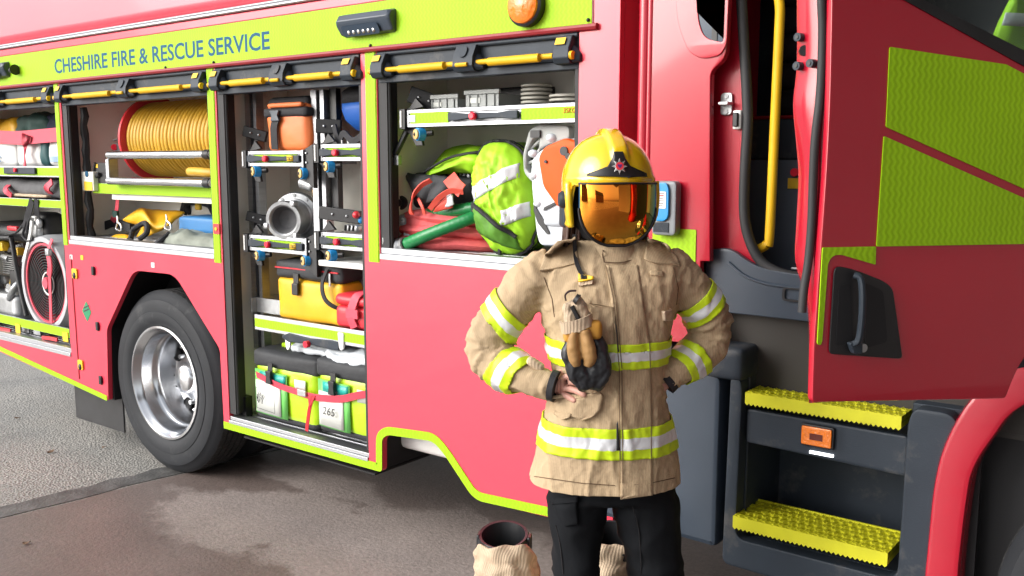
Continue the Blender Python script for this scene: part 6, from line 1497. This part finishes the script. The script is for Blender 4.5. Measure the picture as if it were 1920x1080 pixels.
def sleeve_band(k, a, b_, hw, seg):
    """band across a sleeve through two picture points"""
    A, B = L(a[0], a[1], a[2]), L(b_[0], b_[1], b_[2]); i = min(range(len(armc[k])), key=lambda j: (armc[k][j][0]-(A+B)/2).length)
    t = (armc[k][min(i+2, len(armc[k])-1)][0]-armc[k][max(i-2, 0)][0]).normalized(); w = (B-A).normalized(); nn = (t-w*t.dot(w)).normalized(); c = (A+B)/2
    band('reflective_band', c, nn, [-hw, -hw*.36, hw*.36, hw], lambda q: arm_dist(q, k)[0] < 1.32 and abs(arm_dist(q, k)[1]-i/(len(armc[k])-1)) < .14 and (q-armc[k][i][0]).length < .135, one=True)
sleeve_band(0, (915, 555, .02), (972, 620, .02), .034, 0); sleeve_band(0, (992, 655, -.05), (944, 726, -.03), .040, 0)
sleeve_band(1, (1341, 542, .02), (1282, 593, .02), .032, 0); sleeve_band(1, (1262, 645, -.01), (1308, 712, .0), .036, 0)
# placket, pocket flaps, shoulder yokes, tabs
decal('placket', [(1137, 497), (1196, 497), (1222, 660), (1224, 930), (1164, 936), (1161, 690)], M_TAN, CO, .0035, .0035, 60, 12)
decal('front_slit', [(1156, 792), (1159, 790), (1162, 845), (1156, 845)], M_BLACK, CO, .0105, .002, 10, 2)
decal('front_slit', [(1152, 592), (1154, 592), (1161, 660), (1158, 660)], M_BLACK, CO, .008, .002, 10, 2)
decal('pocket_flap', [(1034, 748), (1125, 738), (1130, 744), (1126, 768), (1112, 782), (1090, 786), (1040, 772)], M_TAN, CO, .012, .010)
decal('pocket_flap', [(1038, 772), (1072, 776), (1066, 784), (1052, 787), (1040, 778)], M_TAN, CO, .014, .008, 8, 8)
decal('chest_patch', [(1105, 570), (1150, 574), (1152, 660), (1118, 650)], M_TAN, CO, .004, .003)
decal('name_tab', [(1218, 507), (1244, 508), (1244, 518), (1219, 516)], M_TAN, CO, .005, .004, 6, 8)
decal('shoulder_yoke', [(1046, 452), (1078, 448), (1084, 492), (1052, 500), (1012, 506), (1020, 478)], M_TAN, CO, .007, .006)
decal('shoulder_yoke', [(1214, 448), (1246, 458), (1270, 480), (1276, 498), (1230, 494), (1208, 486)], M_TAN, CO, .006, .005)
decal('radio_loop', [(1246, 582), (1260, 580), (1262, 602), (1248, 602)], M_TANL, CO, .016, .012, 6, 6)
M_STITCH = mat('dark_tan_thread', (.12, .075, .04), .9)
def seam(pts, r=.0012, off=.0075): 
    m = MB(); m.tube([hit(a, b_, off) for a, b_ in sum([[(p[0]+(q[0]-p[0])*j/10, p[1]+(q[1]-p[1])*j/10) for j in range(10)] for p, q in zip(pts, pts[1:])], [])], r, 5); return m.build('seam', M_STITCH, CO)
seam([(1137, 500), (1150, 560), (1161, 690), (1163, 930)]); seam([(1142, 500), (1155, 562), (1166, 690), (1168, 930)]); seam([(1218, 640), (1221, 760), (1221, 928)], off=.0085)
seam([(994, 892), (1090, 906), (1160, 911)], off=.002); seam([(1168, 911), (1220, 906), (1270, 895)], off=.002)
seam([(1020, 520), (1035, 560), (1040, 598)], .0014, .001); seam([(1262, 500), (1272, 540), (1268, 575)], .0014, .001)
# stand-up collar
mb = MB(); R0 = []
for (py, a, b_, f, k, t) in ((498, 1090, 1204, .100, .085, 0), (486, 1087, 1206, .100, .088, 0), (462, 1089, 1203, .092, .085, 0), (449, 1092, 1200, .088, .082, 0), (446, 1096, 1196, .080, .076, 0), (452, 1100, 1192, .074, .07, 0), (486, 1100, 1192, .074, .07, 0)):
    x0, x1 = LX(a, py)[0], LX(b_, py)[0]; z = LX(1145, py)[1]; R0.append(ring_se((x0+x1)/2+.0, (x1-x0)/2, f, k, z-.012, 48, .9, 0, -.006))
for i, r_ in enumerate(R0):
    for j, q in enumerate(r_): q += V((0, 0, .004*noise.noise(V((j*.5, i, 2)))))+(q-PC-V((0, 0, q.z)))*.02*noise.noise(V((j*.4, i*.6, 9)))
mb.loft(R0, cap=False); o = mb.build('collar', M_TAN, CO, sharp=None); s = o.modifiers.new('s', 'SUBSURF'); s.levels = s.render_levels = 1
cb = BVHTree.FromPolygons([q for q in mb.v], mb.f)
m = MB(); m.tube([hit(a, b_, .003, cb) for a, b_ in ((1133, 455), (1131, 470), (1130, 480), (1133, 492))], .0016, 5, smooth=4); m.tube([hit(a, b_, .003, cb) for a, b_ in ((1098, 482), (1115, 489), (1140, 492), (1165, 492), (1190, 486))], .0014, 5, smooth=4); m.build('seam', M_STITCH, CO)
# cuffs: black wrist bands
m = MB(); A = L(1033, 722, -.108); B = L(1044, 725, -.114); m.tube([A, B], 1, 20, flat=(.044, .040)); m.build('cuff', M_BLKC, CO)
m = MB(); A = L(1252, 708, -.034); B = L(1243, 717, -.038); m.tube([A, B], 1, 20, flat=(.043, .038)); m.build('cuff', M_BLKC, CO)
m = MB(); m.soft(L(1003, 683, -.09), (.055, .03, .028), M=Matrix.Rotation(YAW, 4, 'Z') @ Matrix.Rotation(.6, 4, 'Y'), rad=.012, n=6, amp=.003); m.build('cuff_tab', M_TANL, CO, sharp=None)

# the body itself: one skin from head to feet, with both hands
def skin_body():
    vs, es, rs = [], [], []
    def nd(p, r, par=None):
        vs.append(V(p)-PC); rs.append(r); i = len(vs)-1
        if par is not None: es.append((par, i))
        return i
    pel = nd(PW(0, 0, .86), .10); sp = nd(PW(0, .0, 1.05), .095, pel); ch = nd(PW(0, 0, 1.30), .10, sp); nk = nd(PW(0, .01, 1.45), .050, ch); hd = nd(PW(0, .0, 1.56), .070, nk); nd(PW(0, -.01, 1.68), .085, hd)
    for sx, A in ((-1, armL), (1, armR)):
        sh = nd(L(A[0][0], A[0][1]+4, .0), .045, ch); e = nd(L(A[3][0], A[3][1], A[3][2]), .036, sh); e1 = nd(L(A[5][0], A[5][1], A[5][2]), .034, e); w = nd(L(A[8][0], A[8][1], A[8][2]), .027, e1)
        if sx < 0:
            w2 = nd(L(1036, 723, -.112), .024, w); off = .011
            pa = nd(hit(1052, 722, .014), .022, w2)
            for f in (((1057, 707), (1080, 704), (1100, 709), (1114, 716)), ((1060, 716), (1084, 717), (1106, 723), (1118, 730)), ((1059, 727), (1076, 731), (1092, 738), (1100, 743)), ((1054, 737), (1064, 743), (1074, 749), (1081, 753))):
                k = pa
                for j, (a, b_) in enumerate(f): k = nd(hit(a, b_, .011 if j else .013), (.0105, .0095, .0085, .0075)[j], k)
            k = nd(L(1052, 700, -.09), .012, w2); k = nd(L(1060, 688, -.06), .010, k); nd(L(1066, 680, -.03), .009, k)
        else:
            w2 = nd(L(1246, 714, -.036), .023, w); pa = nd(L(1238, 724, -.05), .022, w2)
            for f in range(4):
                k = nd(L(1232-2*f, 722+6*f, -.075), .009, pa); k = nd(L(1224-2*f, 726+6*f, -.09), .0085, k); nd(L(1217-2*f, 730+6*f, -.095), .008, k)
            k = nd(L(1240, 712, -.02), .011, w2); nd(L(1236, 704, .0), .009, k)
    for xa, xk, xf in ((1082, 1085, 1082), (1218, 1226, 1232)):
        h = nd(L(xa, 900, .0), .085, pel); kk = nd(PW(LX(xk, 1040)[0], .0, .52), .055, h); an = nd(PW(LX(xf, 1080)[0]*1.0, .02, .10), .038, kk); nd(PW(LX(xf, 1080)[0], -.12, .045), .032, an)
    me = bpy.data.meshes.new('body'); me.from_pydata(vs, es, []); o = bpy.data.objects.new('body', me); COL.objects.link(o)
    sk = o.modifiers.new('skin', 'SKIN'); sk.use_smooth_shade = True
    for i, r in enumerate(rs): me.skin_vertices[0].data[i].radius = (r, r)
    me.skin_vertices[0].data[0].use_root = True
    ss = o.modifiers.new('sub', 'SUBSURF'); ss.levels = ss.render_levels = 2
    dg = bpy.context.evaluated_depsgraph_get(); m2 = bpy.data.meshes.new_from_object(o.evaluated_get(dg)); bpy.data.objects.remove(o); bpy.data.meshes.remove(me)
    m2.name = 'body'; m2.materials.clear(); m2.materials.append(M_SKIN); o = bpy.data.objects.new('body', m2); COL.objects.link(o); o.parent = PS
    for p in m2.polygons: p.use_smooth = True
    return o
skin_body()
# black trousers and shoes
mb = MB()
zt = LX(1145, 880)[1]
hx0, hx1 = LX(1022, 925)[0], LX(1274, 925)[0]
mb.loft([ring_se((hx0+hx1)/2, (hx1-hx0)/2*.80, .105, .10, .95), ring_se((hx0+hx1)/2, (hx1-hx0)/2*.90, .11, .11, .85), ring_se((hx0+hx1)/2, (hx1-hx0)/2*.95, .115, .115, .775)])
LEGS = (((930, 1026, 1143), (960, 1028, 1137), (1000, 1032, 1128), (1040, 1036, 1122), (1080, 1040, 1118), (1130, 1042, 1116)), ((930, 1146, 1272), (960, 1152, 1273), (1000, 1162, 1275), (1040, 1172, 1278), (1080, 1182, 1280), (1130, 1188, 1282)))
for LG in LEGS:
    R_ = []
    for py, a, b_ in LG:
        x0, x1 = LX(a, py)[0], LX(b_, py)[0]; z = LX((a+b_)/2, py)[1]; R_.append(ring_se((x0+x1)/2, (x1-x0)/2, .098, .09, z, 28, .95))
    cx = (LX(LG[-1][1], 1130)[0]+LX(LG[-1][2], 1130)[0])/2
    for z, a in ((.30, .078), (.12, .082), (.05, .086)): R_.append(ring_se(cx+(.0 if z > .2 else .006*sgn(cx)), a, .09, .085, z, 28, .95, 0, .01))
    mb.loft(R_)
def twr(co, nn):
    x, z = (co-PC).dot(PR), co.z; y = (co-PC).dot(PF)
    return .008*noise.noise(V((x*10, y*10, z*7)))+.007*(1-abs(noise.noise(V((x*9+z*5, y*9, z*14)))*2))*(1.4 if z < .55 else .8)+.0025*noise.noise(V((x*30, y*30, z*5)))
tr = fuse('trousers', mb, .009, 5, twr); TRO = bm_obj('trousers', tr, M_TROU, PS); tb = BVHTree.FromBMesh(tr)
decal('cargo_pocket', [(1034, 938), (1080, 934), (1084, 984), (1060, 988), (1040, 960)], M_TROU, TRO, .012, .012, 12, 10, tb)
decal('pocket_flap', [(1032, 934), (1082, 930), (1083, 942), (1034, 947)], M_TROU, TRO, .018, .008, 6, 10, tb)
m = MB(); m.tube([hit(a, b_, .002, tb) for a, b_ in ((1186, 950), (1196, 985), (1200, 1020), (1202, 1076))], .0016, 5, smooth=4); m.tube([hit(a, b_, .002, tb) for a, b_ in ((1042, 985), (1050, 1020), (1056, 1076))], .0016, 5, smooth=4); m.build('seam', M_BLACK, TRO)
for cx in (LX(1079, 1130)[0], LX(1235, 1130)[0]):
    mb = MB(); mb.soft(PW(cx, -.05, .05), (.10, .28, .10), M=Matrix.Rotation(YAW, 4, 'Z'), rad=.045, n=10); mb.soft(PW(cx, -.05, .012), (.105, .29, .024), M=Matrix.Rotation(YAW, 4, 'Z'), rad=.01, n=6); mb.build('shoe', M_BOOT, PS, sharp=None)

# ------------------------------------------------------------------ helmet
HC_ = L(1139, 343, .0); HY = math.radians(9); HM = Matrix.Translation(HC_) @ Matrix.Rotation(YAW+HY, 4, 'Z') @ Matrix.Rotation(math.radians(0), 4, 'X')
def hw(x, y, z): return HM @ V((x, y, z))
HA, HB, HT = .127, .150, .138
def rimz(ph):
    a = abs(math.degrees(ph))
    def sm(e0, e1, x): t = max(0, min(1, (x-e0)/(e1-e0))); return t*t*(3-2*t)
    return -.004-.118*sm(60, 76, a)+.028*sm(108, 150, a)
def shell(ph, s, out=0.0):
    zr = rimz(ph); sx, cy = math.sin(ph), -math.cos(ph)
    if s < .72:
        th = s/.72*PI/2; r = math.sin(th)**.96; z = HT*math.cos(th)
    else:
        k = (s-.72)/.28; z = zr*k; r = 1+.012*math.sin(PI*min(1, k*1.2))-.10*(max(0, -z)/.125)**1.5
    x, y = HA*r*sx, HB*r*cy
    # raised crest over the top, two shallow side ribs
    d = max(0, min(1, (.026-abs(x))/.010)); cr = d*d*(3-2*d)*max(0, min(1, (z-.045)/.04)) if y < .05 else d*d*(3-2*d)*max(0, min(1, (z-.02)/.04))
    nx, ny, nz = x/HA**2, y/HB**2, max(0, z)/HT**2; n_ = V((nx, ny, nz)).normalized()
    lip = .006*math.exp(-((s-.985)/.02)**2)+(.005*math.exp(-((z-.012)/.010)**2) if abs(math.degrees(ph)) < 80 and s < .9 else 0)
    p = V((x, y, z))+n_*(.013*cr+lip+out)
    return hw(*p)
mb = MB(); NPH, NS = 128, 44
rows = []
for j in range(NS+1):
    s = j/NS; s = max(.004, s)
    rows.append([shell(-PI+2*PI*i/NPH, s) for i in range(NPH)])
mb.loft(rows, cap=False); mb.add([rows[0][i] for i in range(NPH)], [tuple(range(NPH))])
HE = mb.build('helmet', M_HELM, PS, sharp=60); s = HE.modifiers.new('s', 'SOLIDIFY'); s.thickness = .005; s.offset = -1
hb = BVHTree.FromPolygons([q for q in mb.v], mb.f)
# black front plate
plate_ = decal('front_plate', [(1099, 329), (1101, 326), (1139, 312), (1148, 296), (1151, 284), (1168, 284), (1173, 297), (1182, 311), (1213, 325), (1214, 332), (1180, 332.5), (1130, 331.5)], M_BLACK, HE, .006, .006, 26, 20, hb)
c = hit(1161.5, 312, .0065, hb); cn = (CAM-c).normalized(); cn = (cn+(HM.to_3x3() @ V((0, -1, .35))).normalized()).normalized(); cu_ = V((0, 0, 1)); cu_ = (cu_-cn*cu_.dot(cn)).normalized(); cw = cu_.cross(cn)
m = MB(); st = []
for i in range(16):
    a = 2*PI*i/16; r = .021 if i % 2 == 0 else .0115; st.append(c+(cu_*math.cos(a)+cw*math.sin(a))*r)
m.loft([[q for q in st], [q+cn*.0025 for q in st], [c+(q-c)*.3+cn*.005 for q in st]]); bd = m.build('badge', M_EMBL, HE)
m = MB(); m.loft([[c+(cu_*math.cos(2*PI*i/20)+cw*math.sin(2*PI*i/20))*r+cn*h for i in range(20)] for r, h in ((.0105, .004), (.0105, .0065), (.0085, .0066))], 0); m.loft([[c+(cu_*math.cos(2*PI*i/20)+cw*math.sin(2*PI*i/20))*r+cn*h for i in range(20)] for r, h in ((.0084, .0063), (.0001, .0063))], 1, cap=False)
m.loft([[c+cn*h+cw*(q[0]*.006)+cu_*(q[1]*.006) for q in ((-1, .8), (0, .6), (1, .8), (.85, -.1), (0, -1), (-.85, -.1))] for h in (.0064, .0072)], 2); m.build('enamel', [M_REDP, M_EMBL, M_PURP], bd)
# mirrored visor
def visor(u, v, grow=0.0):
    z = .004-.170*v
    w = (.107+grow) * (1.0 if v < .32 else math.sqrt(max(0.0, 1-((v-.32)/.70)**2.3)))
    g = .955+.085*math.sin(PI*min(1, v*.95+.10))-.19*max(0, (v-.45)/.55)**2
    x = w*u; y = -(.158+grow)*g*math.sqrt(max(.0, 1-(x/.150)**2)); y += .012*v
    return hw(x, y, z)
mb = MB(); rows = [[visor(-1+2*i/40, j/30) for i in range(41)] for j in range(31)]
mb.loft(rows, cap=False, closed=False); VI = mb.build('visor', M_VIS, HE, sharp=None); s = VI.modifiers.new('s', 'SOLIDIFY'); s.thickness = .003; s.offset = -1
edge = [visor(-1, j/30, .001) for j in range(12, 30)]+[visor(-1+2*i/20, 1, .001) for i in range(1, 20)]+[visor(1, j/30, .001) for j in range(29, 11, -1)]
mb = MB(); mb.tube(edge, [.002]+[.0042]*8+[.002], 8); mb.build('visor_bezel', M_BLACK, HE, sharp=None)
mb = MB(); mb.tube([hw(-.108, -.108, .000), hw(-.06, -.150, .002), hw(0, -.163, .003), hw(.06, -.150, .002), hw(.108, -.108, .0)], .0025, 6, smooth=6); mb.build('visor_gasket', M_BLACK, HE)
mb = MB(); mb.loft([[hw(.108*k*math.cos(2*PI*i/32), .02+.128*k*math.sin(2*PI*i/32), z) for i in range(32)] for z, k in ((.07, .8), (.02, .98), (-.06, 1), (-.11, .93), (-.15, .72), (-.165, .5))]); mb.build('inner_liner', M_DARK, HE, sharp=None)
for sx in (-1, 1):
    mb = MB(); mb.lathe([(0, -.014), (.018, -.014), (.024, -.006), (.024, .01)], hw(sx*.124, .0, -.045), (HM.to_3x3() @ V((-sx, 0, 0))), 20); mb.soft(hw(sx*.116, .03, -.09), (.02, .06, .07), M=Matrix.Rotation(YAW+HY, 4, 'Z'), rad=.01, n=6); mb.build('visor_pivot', M_GREY, HE, sharp=50)
# side frames in front of the ears that carry the visor
for sx in (-1, 1):
    mb = MB(); mb.tube([hw(sx*.122, -.050, .004), hw(sx*.1225, -.058, -.04), hw(sx*.119, -.060, -.085), hw(sx*.112, -.056, -.118)], [.012, .011, .010, .006], 8, smooth=4); mb.build('side_frame', M_HELM, HE, sharp=None)
# hair falling out of the helmet, chin strap
random.seed(3)
hairs = {-1: MB(), 1: MB()}
for k in range(60):
    sx = -1 if k % 3 else 1; mb = hairs[sx]; a = random.uniform(-.25, .9)
    x, y = sx*(.078+.036*random.random())*math.cos(a*.6), .01+.085*math.sin(a)
    p0 = hw(x, y, -.06); ln = random.uniform(.13, .17) if sx < 0 else random.uniform(.12, .15)
    mb.tube([p0, hw(x*1.06, y*1.02-.006, -.06-ln*.5), hw(x*(1.0+.18*random.random()), y-.014*random.random(), -.06-ln)], [.006, .0055, .002], 5, smooth=3)
for mb in hairs.values(): mb.build('hair', M_HAIR, PS, sharp=None)
mb = MB(); q = [L(1077, 440, -.08), hit(1078, 468, .010), hit(1081, 492, .010), hit(1090, 512, .010), hit(1098, 522, .012)]; mb.strap(q, .011, .005, PR, smooth=6); mb.build('hanging_strap', M_BLKC, CO)
decal('clip_tab', [(1084, 514), (1112, 517), (1113, 523), (1084, 525)], M_STICK, CO, .016, .006, 6, 8); decal('tab_loop', [(1084, 524), (1112, 524), (1111, 533), (1085, 534)], M_TANL, CO, .010, .006, 6, 8)
decal('clip_eye', [(1088, 515), (1100, 516), (1100, 523), (1089, 523)], M_BLACK, CO, .018, .004, 6, 6)

# ------------------------------------------------------------------ gloves hanging on the coat
gd = (hit(1100, 640)-PC).dot(PF)
GL = thing('gloves', 'pair of black and tan leather gloves strapped together and hanging on the coat front', 'gloves', L(1095, 650, gd-.03))
g_ = lambda px, py, o=0.0: L(px, py, gd-.030-o)
m = MB()
for path, r in (([(1076, 630), (1070, 660), (1078, 695), (1092, 722), (1098, 731)], (.020, .026, .026, .019, .010)), ([(1082, 640), (1086, 680), (1096, 712), (1103, 728)], (.022, .026, .022, .012)), ([(1064, 640), (1064, 668), (1072, 694), (1084, 716)], (.010, .013, .014, .008)),
                ([(1112, 622), (1124, 655), (1130, 690), (1122, 718), (1116, 731)], (.018, .024, .027, .022, .012)), ([(1120, 640), (1134, 670), (1137, 696), (1130, 716)], (.014, .017, .015, .008)), ([(1106, 650), (1114, 690), (1112, 718), (1109, 730)], (.022, .024, .020, .011))):
    m.tube([g_(a, b_, .004*math.sin(i)) for i, (a, b_) in enumerate(path)], list(r), 12, smooth=5)
gb = fuse('g', m, .004, 4, lambda co, n_: .004*noise.noise(co*38)+.0018*noise.noise(co*95)-.003*max(0, 1-abs(noise.noise(V((co.x*30, co.y*30, co.z*12))))*4))
bm_obj('glove_fingers', gb, M_BLEATH, GL)
m = MB()
for path, r in (([(1076, 622), (1074, 650), (1078, 674), (1082, 687)], (.012, .017, .017, .010)), ([(1097, 618), (1102, 645), (1106, 670), (1102, 688)], (.013, .019, .020, .011))):
    m.tube([g_(a, b_, .028) for a, b_ in path], list(r), 12, smooth=5)
gb = fuse('g', m, .0035, 3, lambda co, n_: .0018*noise.noise(co*60)); bm_obj('glove_thumb', gb, M_LEATH, GL)
m = MB(); m.soft(g_(1066, 626, .006), (.03, .04, .045), M=Matrix.Rotation(YAW, 4, 'Z'), rad=.014, n=8, amp=.003); m.soft(g_(1112, 618, .006), (.045, .045, .05), M=Matrix.Rotation(YAW, 4, 'Z'), rad=.014, n=8, amp=.003); m.build('glove_palm', mat('ochre_leather', (.50, .24, .03), .6, var=.15), GL, sharp=None)
m = MB()
for path, r in (([(1063, 568), (1064, 582), (1070, 600), (1074, 612)], (.008, .013, .019, .018)), ([(1076, 560), (1086, 572), (1092, 588), (1096, 606)], (.016, .020, .019, .020)), ([(1084, 575), (1098, 590), (1100, 604)], (.010, .014, .012))):
    m.tube([g_(a, b_, .002) for a, b_ in path], list(r), 12, smooth=5)
gb = fuse('g', m, .004, 2, lambda co, n_: .0035*noise.noise(co*50)+.0015*noise.noise(co*130)); bm_obj('glove_cuff', gb, M_TANL, GL)
m = MB(); m.tube([g_(1078, 558, .018), g_(1084, 562, .020)], [.012, .015], 10); m.tube([g_(1072, 574, .020), g_(1086, 600, .022)], .006, 6); m.build('cuff_lining', M_BLACK, GL)
m = MB(); m.strap([g_(1061, 563, .008), g_(1060, 553, .01), g_(1068, 546, .014), g_(1080, 545, .014)], .012, .004, -PF); m.build('hook_tab', mat('dark_maroon_tab', (.03, .012, .014), .6), GL)
m = MB(); m.strap([g_(1052, 612, .0), g_(1058, 616, .026), g_(1082, 611, .036), g_(1104, 602, .028), g_(1110, 598, 0)], .030, .005, (-.2*PR.x, -.2*PR.y, 1)); m.build('binding_strap', M_TANL, GL)
# thumb-through of the person's near hand is part of the body mesh

# ------------------------------------------------------------------ fire boots with their leggings rolled down, standing on the floor
def boot(px, py, Y, R_, lean, label, seed, face):
    q = P(px, py, Y); zt = q.z; T = thing('fire_boot', label, 'boot', (q.x, q.y, .004), 'fire boots standing behind the person')
    c = lambda z: V((q.x+lean*(z-zt), q.y, z)); fd = V((math.cos(face), math.sin(face), 0)); sdv = V((-fd.y, fd.x, 0))
    def ring(z, r, n=36, tilt=0.0, wob=0.0, sd=0):
        return [c(z)+fd*(r*1.12*math.cos(2*PI*i/n))+sdv*(r*math.sin(2*PI*i/n))+V((0, 0, tilt*math.cos(2*PI*i/n)+wob*noise.noise(V((math.cos(2*PI*i/n)*2, math.sin(2*PI*i/n)*2, sd)))))+(fd*math.cos(2*PI*i/n)+sdv*math.sin(2*PI*i/n))*wob*noise.noise(V((math.cos(2*PI*i/n)*2.5+5, math.sin(2*PI*i/n)*2.5, sd*2))) for i in range(n)]
    m = MB(); m.loft([ring(.02, R_*.62), ring(.06, R_*.66), ring(zt-.12, R_*.84), ring(zt-.03, R_*.90, tilt=-.008), ring(zt-.006, R_*.93, tilt=-.012), ring(zt+.004, R_*.90, tilt=-.012), ring(zt+.002, R_*.80, tilt=-.012), ring(zt-.03, R_*.76, tilt=-.01), ring(zt-.16, R_*.7), ring(.05, R_*.55)], cap=False); m.build('boot_shaft', M_BOOT, T, sharp=60)
    m = MB(); m.loft([ring(zt-.045, R_*.945, tilt=-.010), ring(zt-.038, R_*.97, tilt=-.010), ring(zt-.012, R_*.965, tilt=-.012), ring(zt-.006, R_*.93, tilt=-.012)], cap=False)
    m.build('padded_collar', M_BLKC, T, sharp=None)
    m = MB(); q2 = c(zt-.015)-fd*0; 
    for sg in (-1, 1):
        b_ = c(zt-.025)+sdv*sg*R_*.93; m.soft(b_, (.05, .014, .06), M=Matrix.Rotation(face, 4, 'Z'), rad=.006, n=6)
    m.build('pull_loop', M_BOOT, T, sharp=None)
    m = MB(); m.soft(c(.055)+fd*.10, (.24, .10, .09), M=Matrix.Rotation(face, 4, 'Z'), rad=.042, n=10); m.build('boot_foot', M_BOOT, T, sharp=None)
    m = MB(); m.soft(c(.014)+fd*.06, (.33, .108, .028), M=Matrix.Rotation(face, 4, 'Z'), rad=.01, n=8); m.build('sole', M_RUB, T, sharp=None)
    m = MB(); zs = [zt-.045, zt-.070, zt-.10, zt-.125, zt-.15, zt-.175, zt-.20, zt-.225, zt-.25, .06, .03, .012]; rk = [.98, 1.14, 1.04, 1.28, 1.10, 1.46, 1.24, 1.7, 1.5, 2.0, 1.9, 1.6]
    m.loft([ring(max(.010, z), R_*k, tilt=.05*(1 if i < 4 else .6), wob=.034 if z > .05 else .006, sd=seed+i*.35) for i, (z, k) in enumerate(zip(zs, rk))], cap=False)
    o = m.build('legging', M_TANL, T, sharp=None); s = o.modifiers.new('b', 'SUBSURF'); s.levels = s.render_levels = 2; s = o.modifiers.new('s', 'SOLIDIFY'); s.thickness = .008
    return T
boot(944, 1003, -.28, .098, -.16, 'black fire boot in a crumpled tan legging, left of the person on the floor', 1.0, math.radians(-60))
boot(1150, 1004, -.18, .100, .30, 'black fire boot in a tan legging seen between the legs of the person', 7.0, math.radians(-40))
